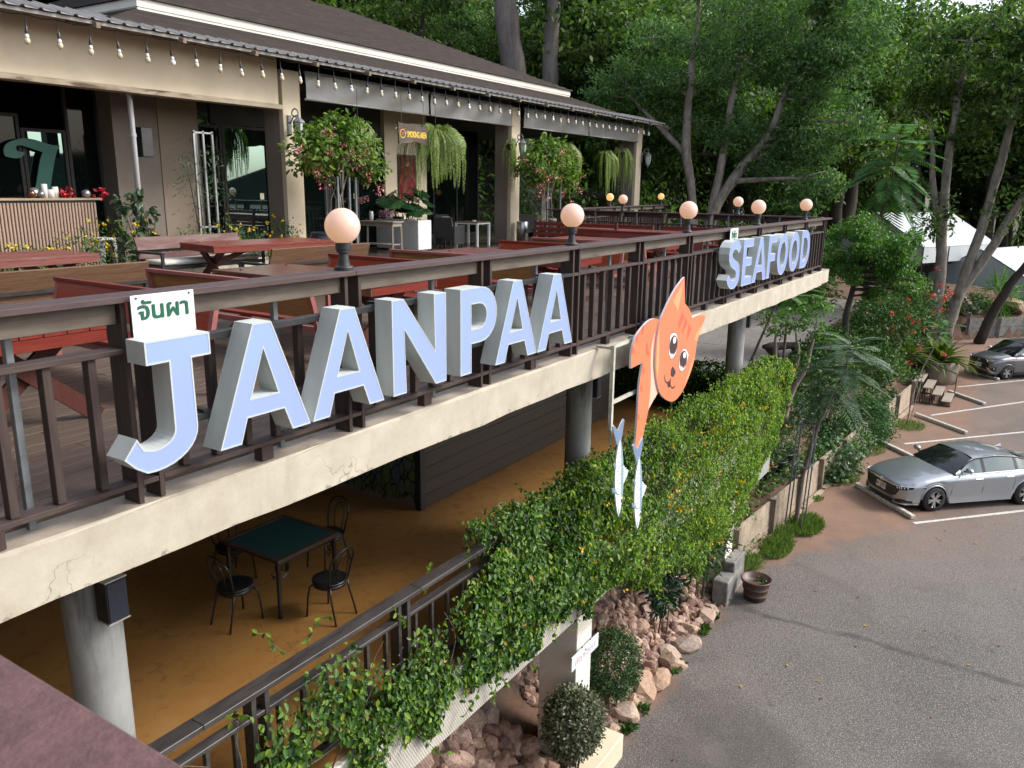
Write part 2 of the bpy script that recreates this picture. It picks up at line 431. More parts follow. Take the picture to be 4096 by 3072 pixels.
# asphalt with pale aggregate, red earth blown over its edge and towards the stalls
m, n, b = new_mat('asphalt_and_earth')
big = noise(n, 0.35, 5, 0.6); sp = noise(n, 24, 2, 0.6); sp2 = noise(n, 60, 1, 0.5)
c = mixc(n, ramp(n, big, [(0.3, 0), (0.7, 1)]), (0.060, 0.053, 0.049), (0.112, 0.099, 0.091))
c = mixc(n, ramp(n, sp, [(0.54, 0), (0.66, 0.5)]), c, (0.20, 0.185, 0.17))
c = mixc(n, ramp(n, sp2, [(0.58, 0), (0.66, 0.75)]), c, (0.40, 0.385, 0.37))
c = mixc(n, ramp(n, sp, [(0.3, 0.6), (0.42, 0)]), c, (0.035, 0.03, 0.03))
tc = n.nodes.new('ShaderNodeTexCoord'); px = n.nodes.new('ShaderNodeSeparateXYZ'); n.links.new(tc.outputs['Object'], px.inputs[0])
def mrange(n, src, a, b_, c_, d, smooth=False):
    r = n.nodes.new('ShaderNodeMapRange'); r.inputs[1].default_value = a; r.inputs[2].default_value = b_; r.inputs[3].default_value = c_; r.inputs[4].default_value = d
    if smooth: r.interpolation_type = 'SMOOTHSTEP'
    n.links.new(src, r.inputs[0]); return r.outputs[0]
def math2(n, op, a, b_):
    r = n.nodes.new('ShaderNodeMath'); r.operation = op
    for i, v in ((0, a), (1, b_)):
        if isinstance(v, bpy.types.NodeSocket): n.links.new(v, r.inputs[i])
        else: r.inputs[i].default_value = v
    return r.outputs[0]
blot = noise(n, 0.22, 6, 0.62, None, 'Object', 0.8)
c = mixc(n, ramp(n, blot, [(0.36, 0.5), (0.5, 0)]), c, (0.040, 0.035, 0.033))
c = mixc(n, ramp(n, noise(n, 0.55, 4, 0.6), [(0.6, 0), (0.72, 0.35)]), c, (0.17, 0.15, 0.13))
c = mixc(n, ramp(n, noise(n, 1.9, 3, 0.5), [(0.70, 0), (0.76, 0.6)]), c, (0.03, 0.027, 0.026))
edge = mrange(n, px.outputs[0], 16.0, 23.5, 4.35, 1.25, True)
dd = math2(n, 'SUBTRACT', px.outputs[1], edge)
dd = math2(n, 'ADD', dd, math2(n, 'MULTIPLY', math2(n, 'SUBTRACT', noise(n, 1.1, 6, 0.7), 0.5), 2.0))
earth = mixc(n, ramp(n, noise(n, 1.4, 5, 0.7), [(0.3, 0), (0.7, 1)]), (0.155, 0.085, 0.054), (0.265, 0.148, 0.096))
earth = mixc(n, ramp(n, noise(n, 0.6, 3, 0.6), [(0.45, 0), (0.65, 0.55)]), earth, (0.15, 0.10, 0.072))
c = mixc(n, mrange(n, dd, -0.25, 0.35, 0.0, 0.93, True), c, earth)
farx = mrange(n, px.outputs[0], 15.0, 24.0, 0.12, 1.0, True)
dust = math2(n, 'MULTIPLY', math2(n, 'MULTIPLY', mrange(n, dd, -5.0, 0.0, 0.0, 0.62, True), farx), mrange(n, noise(n, 0.5, 5, 0.6), 0.3, 0.7, 0.3, 1.0))
c = mixc(n, dust, c, (0.215, 0.135, 0.095))
wob = math2(n, 'ADD', px.outputs[0], math2(n, 'MULTIPLY', math2(n, 'SUBTRACT', noise(n, 0.8, 4, 0.6), 0.5), 0.7))
seam = math2(n, 'ABSOLUTE', math2(n, 'SUBTRACT', wob, 15.2), 0.0)
seam = math2(n, 'MULTIPLY', mrange(n, seam, 0.03, 0.13, 0.75, 0.0, True), mrange(n, noise(n, 3.0, 4, 0.7), 0.35, 0.6, 0.25, 1.0))
c = mixc(n, seam, c, (0.035, 0.032, 0.033))
n.links.new(c, b.inputs['Base Color']); b.inputs['Roughness'].default_value = 0.75
bump(n, b, sp, 0.5, 0.012)
M_ASPH = m
M_EARTH = mat('bed_earth', (0.125, 0.072, 0.047), 0.95, 0.4, 2.0, 0.6, fine=14)
M_FOREST = mat('forest_floor', (0.052, 0.040, 0.026), 0.95, 0.45, 0.6, 0.6, fine=5)
M_COURT = mat('courtyard_concrete', (0.215, 0.195, 0.180), 0.75, 0.22, 0.9, 0.05, stretch=(0.5, 1.6, 1), fine=6)
M_LINE = mat('worn_white_road_paint', (0.62, 0.60, 0.56), 0.7, 0.25, 9, fine=30)
M_KERB = mat('painted_wheel_stop', (0.55, 0.52, 0.46), 0.8, 0.3, 8, 0.2, fine=25)

# ------------------------------------------------------------------ ground
def ywall(x): return 4.55 - 0.078 * (x - 19.2) + (0 if x < 36 else -0.08 * (x - 36))
def sstep(a, b, x):
    t = min(1, max(0, (x - a) / (b - a))); return t * t * (3 - 2 * t)
def hgt(x, y):
    hill = max(0.0, 0.4 * x + 1.6 * y - 35) * 0.15
    base = -4.06 + min(hill, 30) + 0.25 * math.sin(x * .23) * math.sin(y * .31) * sstep(0, 3, hill)
    if x < 16.6:                                    # rubble bank below the lower floor
        return -6.62 + sstep(4.25, 8.5, y) * 2.2 if y < 14 else min(-4.2, base)
    if x < 37.5:
        d = y - ywall(x); k = sstep(16.6, 17.2, x)
        bed = -6.62 if d < 0.46 else -5.78 + sstep(0.5, 2.6, d) * (base + 5.78)
        bank = -6.62 + sstep(4.25, 8.5, y) * 2.2
        return bank * (1 - k) + bed * k
    if x < 52.5:                                     # planted verge beyond the steps
        d = y - 3.3; return -6.62 if d < 0 else -6.5 + sstep(0, 2.2, d) * (base + 6.5)
    if y < -25: return -6.62
    d = y - (2.62 - .80 * (x - 53.4)) if x < 62 else 1.0
    return -6.62 if d < 0.15 else -5.45 + sstep(0, 6, d) * (base + 5.45)
xs = np.concatenate([np.arange(-40, 2, 4), np.arange(2, 60, 0.55), np.arange(60, 120, 3), np.arange(120, 330, 15)])
ys = np.concatenate([np.arange(-260, -30, 20), np.arange(-30, -6, 3), np.arange(-6, 16, 0.4), np.arange(16, 60, 2.5), np.arange(60, 300, 15)])
V = np.array([(x, y, hgt(x, y) if y > -8 or x > 52.5 else -6.62) for y in ys for x in xs], float)
nx, ny = len(xs), len(ys)
I = (np.arange(ny - 1)[:, None] * nx + np.arange(nx - 1)[None]).reshape(-1, 1)
F = np.concatenate([I, I + 1, I + nx + 1, I + nx], 1)
g_me = raw_mesh('ground', V, F, [M_EARTH, M_FOREST], True)
ctr = V[F].mean(1)
g_me.polygons.foreach_set('material_index', ((ctr[:, 1] > 12.5) | (ctr[:, 0] > 60) | (ctr[:, 1] < -7)).astype(np.int32))
link('ground', g_me, None, 'structure')
lot = MB()
le = [(-30, 4.30), (15.4, 4.45), (17.0, 4.7), (19.2, 4.62), (37.4, 3.2), (52.4, 3.3), (53.45, 2.62), (63, -5.2)]
lot.add([(x, y, -6.55) for x, y in le] + [(x, -60, -6.55) for x, y in le], [(i, i + 8, i + 9, i + 1) for i in range(7)])
lot.build('parking_lot', M_ASPH, None, kind='structure')
def line(a, b, w=0.11, z=-6.545):
    a = Vector((*a, z)); b = Vector((*b, z)); s = (b - a).cross(Vector((0, 0, 1))).normalized() * w / 2
    mb = MB(); k = 14; vs = []; r = random.Random(int(a.x * 100))
    for i in range(k + 1):
        p = a.lerp(b, i / k); w1 = 1 + r.uniform(-.16, .16); vs += [p - s * w1, p + s * w1]
    mb.add(vs, [(2 * i, 2 * i + 2, 2 * i + 3, 2 * i + 1)[::-1] for i in range(k)]); return mb.build('parking_line', M_LINE, None, kind='structure', recalc=True)
for a, b in (((21.92, 1.65), (26.9, -2.83)), ((29.15, 2.82), (34.2, -1.4)), ((33.7, 2.48), (39.0, -0.95)), ((39.58, 2.02), (44.5, -1.6)), ((45.6, 0.9), (50.4, -2.6))): line(a, b)
# upper courtyard slabs
ct = thing('courtyard', None, None); ct['kind'] = 'structure'
for i, (x0, x1) in enumerate(((19.0, 24.4), (24.43, 29.8), (29.83, 35.2), (35.23, 41), (41.03, 47))):
    for j, (y0, y1) in enumerate(((6.9, 9.6), (9.63, 12.4))):
        MB().box(x0, x1, y0 + (0 if x0 < 30 else .3), y1, -4.25, -4.03 + 0.004 * ((i + j) % 2), 0.01).build('paving_slab', M_COURT, ct)
# far ridge seen in the window glass
hills = MB(); hv = []
for i in range(61):
    a = -PI + PI * i / 60 * 1.0
    x = 330 * math.cos(a) + 20; y = 330 * math.sin(a); z = 9 + 7 * math.sin(i * .7) + 4 * math.sin(i * 1.9)
    hv += [(x, y, -8), (x, y, z), (x * 1.25, y * 1.25, -8)]
hills.add(hv, [f for i in range(60) for f in ((3 * i, 3 * i + 3, 3 * i + 4, 3 * i + 1), (3 * i + 1, 3 * i + 4, 3 * i + 5, 3 * i + 2))])
hills.build('hills', mat('distant_wooded_hills', (0.03, 0.045, 0.035), 0.95, 0.4, 0.05), None, kind='structure', recalc=True)

# ------------------------------------------------------------------ terrace slab, lower floor, columns
ts = thing('terrace_slab', None, None); ts['kind'] = 'structure'
beam = MB(); nb = 60                                                  # slightly uneven cast edge
bv = []
for i in range(nb + 1):
    x = -4 + 23.85 * i / nb; j = lambda s: rng.normal() * s
    bv += [(x, 4.10 + j(.004), -.425 + j(.007)), (x, 4.098 + j(.004), -.10 + j(.006)), (x, 4.112 + j(.004), -.082), (x, 4.33, -.076), (x, 4.42, -.43)]
beam.add(bv, [(5 * i + k, 5 * i + 5 + k, 5 * i + 5 + (k + 1) % 5, 5 * i + (k + 1) % 5) for i in range(nb) for k in range(5)] + [(0, 1, 2, 3, 4), tuple(5 * nb + k for k in range(5))[::-1]])
beam.build('edge_beam', M_CREAM, ts, recalc=True)
MB().box(-4, 20.62, 4.425, 12.0, -.26, -.10).box(-4, 33, 12.003, 27, -.26, -.10).build('slab', M_COLC, ts)
MB().box(19.853, 20.62, 4.12, 4.42, -.40, -.10).box(20.45, 20.62, 4.425, 12, -.40, -.262).build('side_beam', M_CREAM, ts)
dk = thing('deck_floor', None, None); dk['kind'] = 'structure'
bw = 0.145; y = 4.335
far = MB()
row = 0
while y < 13.9:
    if row < 34:
        off = (row % 3) * 1.3; segs = [-4, 1.6 + off, 6.4 + off, 12.0 + off, 20.6]
        for a, c_ in zip(segs, segs[1:]): boxobj('board', (c_ - a - .006, bw - .007, .03), M_DECK, dk, ((a + c_) / 2, y + bw / 2, -.075 + rng.normal() * .0012), (0, 0, 0), 0.003)
    else: far.box(-4, 33 if y > 12 else 20.6, y, y + bw - .007, -.09, -.06)
    y += bw; row += 1
far.build('boards', M_DECK, dk, kind='stuff')
MB().box(-4, 33, y, 27, -.095, -.07).build('veranda_floor', mat('veranda_plank_floor', (0.085, 0.066, 0.056), 0.22, 0.25, 3, stretch=(.3, 5, 1)), dk)

lf = thing('lower_floor', None, None); lf['kind'] = 'structure'
MB().box(-6, 17.3, 4.52, 13.2, -3.45, -3.15).build('floor', M_OFLOOR, lf)
MB().box(-6, 17.3, 4.45, 4.518, -3.86, -3.17, .008).build('edge_beam', M_WHITEP, lf)
MB().box(-6, 17.3, 4.52, 4.75, -3.86, -3.453).build('rear_beam', M_WHITEP, lf)
lw = thing('lower_room_wall', 'plain shaded wall closing the back of the lower dining floor', 'wall')
MB().box(-6.2, 9.05, 13.0, 13.2, -3.15, -.262).build('wall', M_WALLT, lw)
MB().box(-6.2, -6.0, 4.8, 13.0, -3.15, -.262).build('side_wall', M_WALLT, lw)

def column(x, lab):
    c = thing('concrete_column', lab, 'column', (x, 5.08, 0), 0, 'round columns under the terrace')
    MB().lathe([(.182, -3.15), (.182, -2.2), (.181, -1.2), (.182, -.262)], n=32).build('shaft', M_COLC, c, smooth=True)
    mb = MB()
    return c
column(2.67, 'round grey concrete column nearest the camera, beside the maroon rail')
column(9.72, 'round concrete column in front of the dark boarded wall')
column(16.77, 'round stained concrete column rising from the vines below the second word')
def speaker(x, y, z, rz, lab):
    s = thing('wall_speaker', lab, 'speaker', (x, y, z), rz, 'black speakers on the columns')
    s.scale = (.74, .74, .76)
    MB().box(-.1, .1, -.085, .085, -.19, .19, .006).build('cabinet', M_STEEL, s)
    for a in (.19, -.2): MB().box(-.105, .105, -.09, .09, a, a + .01).build('trim', mat('pale_speaker_trim', (.45, .43, .38), .6), s)
    MB().box(-.09, .09, -.0935, -.0855, -.175, .175, .002).build('grille', mat('dark_navy_grille', (.012, .016, .03), .55, .3, 30), s)
    MB().bar((0, .085, .05), (0, .19, .05), .05, .03).build('bracket', M_STEEL, s)
    return s
speaker(2.66, 4.80, -.94, .05, 'black speaker box strapped under the near end of the beam')
speaker(9.93, 4.95, -.99, .1, 'black speaker box on the middle column by the boarded wall')
speaker(17.03, 4.95, -.97, .1, 'black speaker box hanging beside the far stained column')
MB().tube([(2.66, 4.82, -.80), (2.70, 4.82, -.73), (2.80, 4.85, -.68), (2.88, 4.90, -.62), (2.89, 4.97, -.50), (2.89, 5.0, -.30)], .018, 8).build('conduit', mat('rust_red_conduit', (.16, .06, .04), .6), None, True)
tag(bpy.data.objects['conduit'], 'short red flexible conduit curling above the near speaker box', 'pipe')

# boarded wall and mural on the lower floor
bwall = thing('boarded_wall', 'long dark brown boarded wall behind the middle column', 'wall')
M_BW = mat('dark_brown_cladding', (0.052, 0.040, 0.034), 0.55, 0.15, 3, stretch=(.3, 3, 8))
for i in range(13):
    z0 = -3.15 + i * .222
    MB().box(9.18, 15.84, 7.42, 7.5, z0 + .007, min(z0 + .222, -.264), .004).build('board', M_BW, bwall)
MB().box(9.18, 15.84, 7.435, 7.498, -3.15, -.264).build('backing', mat('pale_joint', (.12, .10, .09), .8), bwall)
MB().box(9.06, 9.178, 7.41, 7.52, -3.15, -.262).build('corner_post', M_STEEL, bwall)
m, n, b = new_mat('painted_jungle_mural')
tc = n.nodes.new('ShaderNodeTexCoord')
def vor(scale, feat='F1', st=(1, 1, 1)):
    v = n.nodes.new('ShaderNodeTexVoronoi'); v.feature = feat; v.inputs['Scale'].default_value = scale
    mp = n.nodes.new('ShaderNodeMapping'); mp.inputs['Scale'].default_value = st; mp.inputs['Rotation'].default_value = (.5, 0, 0)
    n.links.new(tc.outputs['Object'], mp.inputs[0]); n.links.new(mp.outputs[0], v.inputs['Vector']); return v
v1 = vor(5.5, 'F1', (1, 1.5, .8)); v2 = vor(5.5, 'DISTANCE_TO_EDGE', (1, 1.5, .8))
c = ramp(n, v1.outputs['Color'], [(0.0, (.07, .11, .03)), (.35, (.14, .18, .06)), (.6, (.10, .16, .11)), (.8, (.09, .14, .20)), (1, (.20, .22, .09))])
c = mixc(n, ramp(n, v2.outputs[0], [(0.03, 1), (.06, 0)]), c, (.008, .01, .008))
pz = n.nodes.new('ShaderNodeSeparateXYZ'); n.links.new(tc.outputs['Object'], pz.inputs[0])
gl = math2(n, 'ADD', pz.outputs[2], math2(n, 'MULTIPLY', noise(n, 5, 3, .6), .5))
c = mixc(n, mrange(n, gl, -2.78, -2.76, 1, 0), c, (.24, .175, .15))
n.links.new(c, b.inputs['Base Color']); b.inputs['Roughness'].default_value = .7
mw_ = MB().box(9.06, 9.16, 7.53, 12.99, -3.15, -.262).build('mural_wall', m, None)
tag(mw_, 'wall painted with a mural of big green and blue leaves', 'mural')

# ------------------------------------------------------------------ railings
def railing(root, L, posts, loc, rz, steel=(), wide=.2, zb=-.08, apron=M_APRON):
    """posts: local x of each post's first board; front edge of the cap at local y=0"""
    R = Matrix.Translation(loc) @ Matrix.Rotation(rz, 4, 'Z')
    def put(name, size, c, m, rot=None, ch=.003):
        p = R @ Vector(c); return boxobj(name, size, m, root, p, (0, 0, rz), ch)
    x = posts[0] - .06; caps = [posts[0] - .08] + [p + .09 for p in posts[2:-1:2]] + [L]
    for a, c in zip(caps, caps[1:]): put('cap_rail', (c - a - .003, wide, .035), ((a + c) / 2, wide / 2, 1.1025), M_CAP)
    for k, p in enumerate(posts):
        for o in (0, .138): put('post_board', (.033, .15, 1.083 - zb), (p + o + .0165, .105, (1.083 + zb) / 2), M_POST)
        if k == len(posts) - 1: break
        q = posts[k + 1]; a = p + .171; c = q; mid = (a + c) / 2; w = c - a
        put('apron_board', (w - .004, .03, .118), (mid, .085, 1.024), apron)
        ms = M_STEEL if k in steel else M_RAIL
        put('mid_rail', (w - .003, .11, .032), (mid, .085, .816), ms)
        put('bottom_rail', (w - .003, .11, .030), (mid, .085, .040), M_RAIL)
        put('post_rail', (.1035, .11, .032), (p + .0855, .087, .814), M_RAIL); put('post_foot_rail', (.1035, .11, .03), (p + .0855, .087, .038), M_RAIL)
        for j in range(6): put('baluster', (.046, .06, .742), (a + w * (j + .72) / 6.45, .085, .428), M_POST)
        put('spacer_block', (.1, .08, .02 - zb), (mid, .075, (.02 + zb) / 2 + .0025), M_POST)
        put('steel_upright', (.04, .04, 1.083 - zb), (a + w * .66, .185, (1.083 + zb) / 2), M_GREYST)
fr = thing('front_railing', 'long dark brown wooden railing along the front of the terrace', 'railing')
posts = [2.515 + 1.715 * k for k in range(-3, 11)]
railing(fr, 20.28, posts, Vector((0, 4.10, 0)), 0, steel=(3, 4, 5))
sr = thing('side_railing', 'dark wooden railing along the far side of the terrace', 'railing')
railing(sr, 7.9, [.12 + 1.3 * k for k in range(6)], Vector((20.62, 4.32, 0)), PI / 2 + -.06, wide=.2, apron=M_RAIL)
vr = thing('veranda_railing', 'brown wooden railing in front of the last veranda pillar', 'railing')
railing(vr, 11.0, [.1 + 1.52 * k for k in range(8)], Vector((20.95, 11.75, 0)), .105, zb=-.06)

# lower terrace railing, steel
lr = thing('lower_railing', 'dark steel railing of the lower floor half buried in vines', 'railing')
M_LRAIL = mat('dark_painted_rail', (0.040, 0.036, 0.037), 0.42, 0.35, 5, stretch=(.6, 3, 3), col2=(.066, .058, .056))
for a, c in ((-1.0, 3.08), (3.085, 5.55), (5.555, 9.0), (9.005, 13), (13.005, 17.2)):
    boxobj('cap_rail', (c - a, .15, .045), M_LRAIL, lr, ((a + c) / 2, 4.63, -2.09))
lp = [.1 + 1.72 * k for k in range(11)]
for k, p in enumerate(lp):
    for o in (0, .13): boxobj('post_board', (.045, .11, 1.04), M_LRAIL, lr, (p + o, 4.63, -2.633))
    if k < 10:
        a = p + .153; c = lp[k + 1] - .023; mid = (a + c) / 2
        boxobj('mid_rail', (c - a, .10, .035), M_LRAIL, lr, (mid, 4.63, -2.30)); boxobj('bottom_rail', (c - a, .09, .035), M_LRAIL, lr, (mid, 4.63, -3.06))
        boxobj('post_rail', (.083, .10, .035), M_LRAIL, lr, (p + .065, 4.63, -2.30))
        if p < 9.5:
            for j in range(6): boxobj('baluster', (.036, .045, .722), M_LRAIL, lr, (a + (c - a) * (j + .5) / 6, 4.63, -2.68))

# maroon rail of the camera's own balcony
cr = MB().box(-.25, .452, -.6, 3.6, 1.02, 1.1, .006).build('balcony_rail', M_MAROON, None)
tag(cr, 'broad maroon balcony rail crossing the lower left corner', 'rail')
for i, yy in enumerate((.3, 2.0, 3.4)): MB().box(.02, .2, yy - .06, yy + .06, -.2, 1.018).build('post', M_MAROON, cr)

# building of the camera's balcony, unseen; added to block sky from the left
nbw = MB().box(-9, -2.6, -6, 20, -7, 6.5).build('unseen_balcony_building', mat('taupe_render', (.20, .18, .16), .8, .1, 1.0), None)
tag(nbw, 'unseen taupe building behind the maroon balcony rail, blocking sky light', 'building')

# globe lamps
m, n, b = new_mat('opal_globe')
b.inputs['Base Color'].default_value = (.50, .37, .36, 1); b.inputs['Roughness'].default_value = .12
b.inputs['Emission Color'].default_value = (1, .55, .27, 1); b.inputs['Emission Strength'].default_value = .22
M_GLOBE = m
m, n, b = new_mat('opal_globe_warm')
b.inputs['Base Color'].default_value = (.45, .30, .18, 1); b.inputs['Roughness'].default_value = .12
b.inputs['Emission Color'].default_value = (1, .48, .13, 1); b.inputs['Emission Strength'].default_value = .48
M_GLOBEW = m
M_LAMPB = mat('dark_lamp_pedestal', (.028, .030, .034), .45, .15, 9)
def globe(name, m): return MB().lathe([(.127 * math.sin(a), .127 * -math.cos(a)) for a in np.linspace(.02, PI - .02, 22)], n=32).mesh(name, m, True)
G1 = globe('globe', M_GLOBE); G2 = globe('globe', M_GLOBEW)
PED = MB().lathe([(.07, 0), (.07, .022), (.064, .03), (.046, .034), (.042, .05), (.034, .115), (.034, .122), (.05, .128), (.05, .145), (.056, .15), (.056, .192), (.05, .2)], n=24).mesh('pedestal', M_LAMPB)
def lamp(x, y, z, lab, warm=False):
    t = thing('globe_lamp', lab, 'lamp', (x, y, z), 0, 'globe lamps on the railings')
    link('pedestal', PED, t); link('globe', G2 if warm else G1, t, None, (0, 0, .314))
lamp(4.30, 4.20, 1.12, 'largest globe lamp, on the front railing above the letters AA')
lamp(7.74, 4.20, 1.12, 'globe lamp on the front railing just above the last letter A')
lamp(11.17, 4.20, 1.12, 'globe lamp on the front railing in front of two pale tree trunks')
lamp(14.58, 4.20, 1.12, 'globe lamp on the front railing right behind the word SEAFOOD')
lamp(18.05, 4.20, 1.12, 'globe lamp nearest the far front corner of the terrace')
lamp(20.62, 6.46, 1.12, 'small globe lamp on the far side railing close to two others')
lamp(20.86, 9.75, 1.12, 'small globe lamp just left of the last veranda pillar')
lamp(25.3, 12.31, 1.12, 'small amber globe lamp under the hanging ferns', True)
lamp(31.3, 12.96, 1.12, 'small amber globe lamp at the end of the veranda railing', True)
# ------------------------------------------------------------------ sign letters
M_LSIDE = mat('white_letter_return', (0.50, 0.54, 0.53), 0.55, 0.10, 3, stretch=(2, 2, .3))
M_LTRIM = flat('white_letter_trim', (0.46, 0.51, 0.52), 0.4)
m, n, b = new_mat('sky_tinted_letter_face')  # white acrylic; the sky's blue reflection is put into the face colour
f = noise(n, 0.9, 2, .5)
c = mixc(n, ramp(n, f, [(.35, 0), (.65, 1)]), (0.27, 0.345, 0.76), (0.28, 0.39, 0.74))
c = mixc(n, ramp(n, noise(n, 1.3, 2, .5, (1, 1, .6)), [(.5, 0), (.7, .5)]), c, (0.27, 0.305, 0.77))
n.links.new(c, b.inputs['Base Color']); b.inputs['Roughness'].default_value = .28
M_LFACE = m
def arc(cx_, cz_, rx, rz, a0, a1, n):
    return [(cx_ + rx * math.cos(math.radians(a0 + (a1 - a0) * i / n)), cz_ + rz * math.sin(math.radians(a0 + (a1 - a0) * i / n))) for i in range(n + 1)]
def inset(loop, d):
    """shrink an outline (material to the left for counter-clockwise loops) by d"""
    m_ = len(loop); area = sum(loop[i][0] * loop[(i + 1) % m_][1] - loop[(i + 1) % m_][0] * loop[i][1] for i in range(m_)); s = 1 if area > 0 else -1
    res = []
    for i in range(m_):
        p0 = Vector(loop[i - 1]); p = Vector(loop[i]); p1 = Vector(loop[(i + 1) % m_])
        e0 = (p - p0).normalized(); e1 = (p1 - p).normalized()
        n0 = Vector((-e0.y, e0.x)); n1 = Vector((-e1.y, e1.x)); k = (n0 + n1)
        if k.length < 1e-6: k = n0
        k = k / max(k.length_squared / 2, .35)
        res.append(tuple(p + k * d * s))
    return res
def letter(lab, loops, x, z, yf=3.885, depth=.165, grp='white letters of the name', char=''):
    t = thing('sign_letter', lab, 'letter', (x, yf, z), 0, grp)
    fn = lambda u, v, d: (u, d, v)
    MB().prism(loops, fn, 0.004, depth).build('casing', M_LSIDE, t, recalc=True)
    inner = [inset(loops[0], .010)] + [inset(h, -.010) for h in loops[1:]]
    MB().prism(loops + [l[::-1] for l in inner], fn, 0, .0035).build('trim', M_LTRIM, t, recalc=True)
    MB().prism(inner, fn, 0.002, .0034).build('face', M_LFACE, t, recalc=True)
    return t
H = .722
A_ = lambda w, t: [[(0, 0), (t, 0), (t + .055, .152), (w - t - .06, .152), (w - t, 0), (w, 0), (w / 2 + .075, H), (w / 2 - .07, H)], [(w * .345, .268), (w / 2 + .002, .565), (w * .64, .268)]]
J_ = [[(.175, .72), (.175, .592), (.313, .592), (.313, .22)] + arc(.175, .215, .139, .092, 0, -90, 6) + [(.12, .138), (.082, .21), (0, .112)] + [(.06, .048)] + arc(.175, .20, .286, .20, -100, 0, 9) + [(.456, .592), (.582, .592), (.582, .72)]]
N_ = [[(0, 0), (.152, 0), (.127 + .012, .49), (.512, 0), (.651, 0), (.651, H), (.495, H), (.507, .27), (.134, H), (0, H)]]
P_ = [[(0, 0), (.156, 0), (.156, .25)] + arc(.30, .487, .236, .236, -90, 90, 12) + [(0, .723)], [(.154, .375)] + arc(.275, .480, .105, .105, -90, 90, 7) + [(.154, .585)]]
letter('big sky-tinted white J at the start of the first word', J_, 2.304, .180)
letter('first A of the first word, between the J and another A', A_(.715, .155), 2.902, .182)
letter('second A of the first word, left of the N', A_(.708, .155), 3.638, .184)
letter('big sky-tinted white N in the middle of the first word', N_, 4.450, .184)
letter('big sky-tinted white P right of the N', P_, 5.295, .180)
letter('third A of the first word, right of the P', A_(.704, .158), 5.812, .182)
letter('last A of the first word, under the second globe lamp', A_(.694, .160), 6.539, .180)
def O_(w): return [arc(w / 2, .375, w / 2, .375, 0, 360, 26)[:-1], arc(w / 2, .375, w / 2 - .175, .225, 0, 360, 20)[:-1]]
S_pts = [(.02, .16), (.12, .06)] + arc(.34, .20, .30, .20, -110, 0, 8) + [(.64, .25), (.60, .35), (.50, .41), (.34, .45), (.245, .50), (.23, .555), (.26, .60), (.34, .62), (.44, .60), (.53, .545), (.64, .63)] + [(.55, .71), (.43, .745), (.32, .75), (.19, .72), (.09, .65), (.06, .55), (.08, .45), (.16, .37), (.30, .32), (.42, .285), (.465, .235), (.45, .17), (.38, .135), (.30, .13), (.20, .17), (.12, .24)]
E_ = [[(0, 0), (.54, 0), (.54, .13), (.17, .13), (.17, .31), (.48, .31), (.48, .44), (.17, .44), (.17, .61), (.53, .61), (.53, .74), (0, .74)]]
F_ = [[(0, 0), (.17, 0), (.17, .29), (.46, .29), (.46, .42), (.17, .42), (.17, .61), (.51, .61), (.51, .74), (0, .74)]]
D_ = [[(0, 0), (.34, 0)] + arc(.34, .37, .38, .37, -90, 90, 14) + [(0, .74)], [(.17, .14), (.32, .14)] + arc(.32, .37, .21, .23, -90, 90, 10) + [(.17, .60)]]
g2 = 'white letters of the second word'
letter('big sky-tinted white S at the start of the second word', [S_pts], 12.10, .22, grp=g2)
letter('big sky-tinted white E between the S and the A of the second word', E_, 12.87, .22, grp=g2)
letter('single A of the second word, between E and F', [[(u * 1.12, v * 1.02) for u, v in l] for l in A_(.72, .16)], 13.44, .22, grp=g2)
letter('big sky-tinted white F of the second word', F_, 14.30, .22, grp=g2)
letter('first round O of the second word, right of the F', O_(.72), 14.91, .21, grp=g2)
letter('second round O of the second word, left of the D', O_(.74), 15.74, .21, grp=g2)
letter('big sky-tinted white D ending the second word', D_, 16.62, .22, grp=g2)
br = thing('letter_mount', 'black steel bars bolted behind the letters of the first word', 'bracket')
for z, y0 in ((.835, 4.052), (.36, 4.056)):
    for a, c in ((2.75, 4.6), (4.61, 7.3)): MB().box(a, c, y0, y0 + .045, z - .022, z + .022, .002).build('bar', M_STEEL, br)
for x in (2.95, 4.5, 5.25, 6.95):
    for z in (.858, .383): MB().box(x - .02, x + .02, 4.05, 4.16, z, z + .02).build('bracket', M_STEEL, br)
br2 = thing('letter_mount', 'black steel bar bolted behind the letters of the second word', 'bracket')
for z in (.80, .34): MB().box(12.1, 17.3, 4.055, 4.09, z - .02, z + .02, .002).build('bar', M_STEEL, br2)

# ------------------------------------------------------------------ small painted signs
M_SIGNW = mat('white_sign_sheet', (.68, .71, .72), .45, .06, 3)
M_GREEN = flat('dark_green_lettering', (0.0, .085, .045), .5)
def put_text(t, txt, size, m_, loc, rot, sx=1.0, depth=.0015, bold=0.0, name='lettering', thick=0.0):
    me = text_mesh(txt, size, depth, bold)
    if thick:                                             # heavier strokes: the same outline laid again a hair aside
        bm = bmesh.new()
        for i, (dx, dy) in enumerate(((0, 0), (1, 0), (-1, 0), (0, 1), (0, -1), (.7, .7), (-.7, -.7))):
            q = me.copy(); q.transform(Matrix.Translation((dx * thick, dy * thick, .00025 * i))); bm.from_mesh(q); bpy.data.meshes.remove(q)
        bm.to_mesh(me); bm.free()
    me.materials.append(m_); me.name = name
    o = link(name, me, t, None, loc, rot); o.scale = (sx, 1, 1); return o
s1 = thing('name_sign', 'white sheet with green Thai script above the J', 'sign', (2.735, 4.066, 1.008), 0)
MB().box(-.197, .197, -.003, .003, -.116, .116, .001).build('panel', M_SIGNW, s1)
put_text(s1, 'จันผา', .135, M_GREEN, (0, -.0045, .022), (PI / 2, 0, 0), 1.1, bold=.0, thick=.0032)
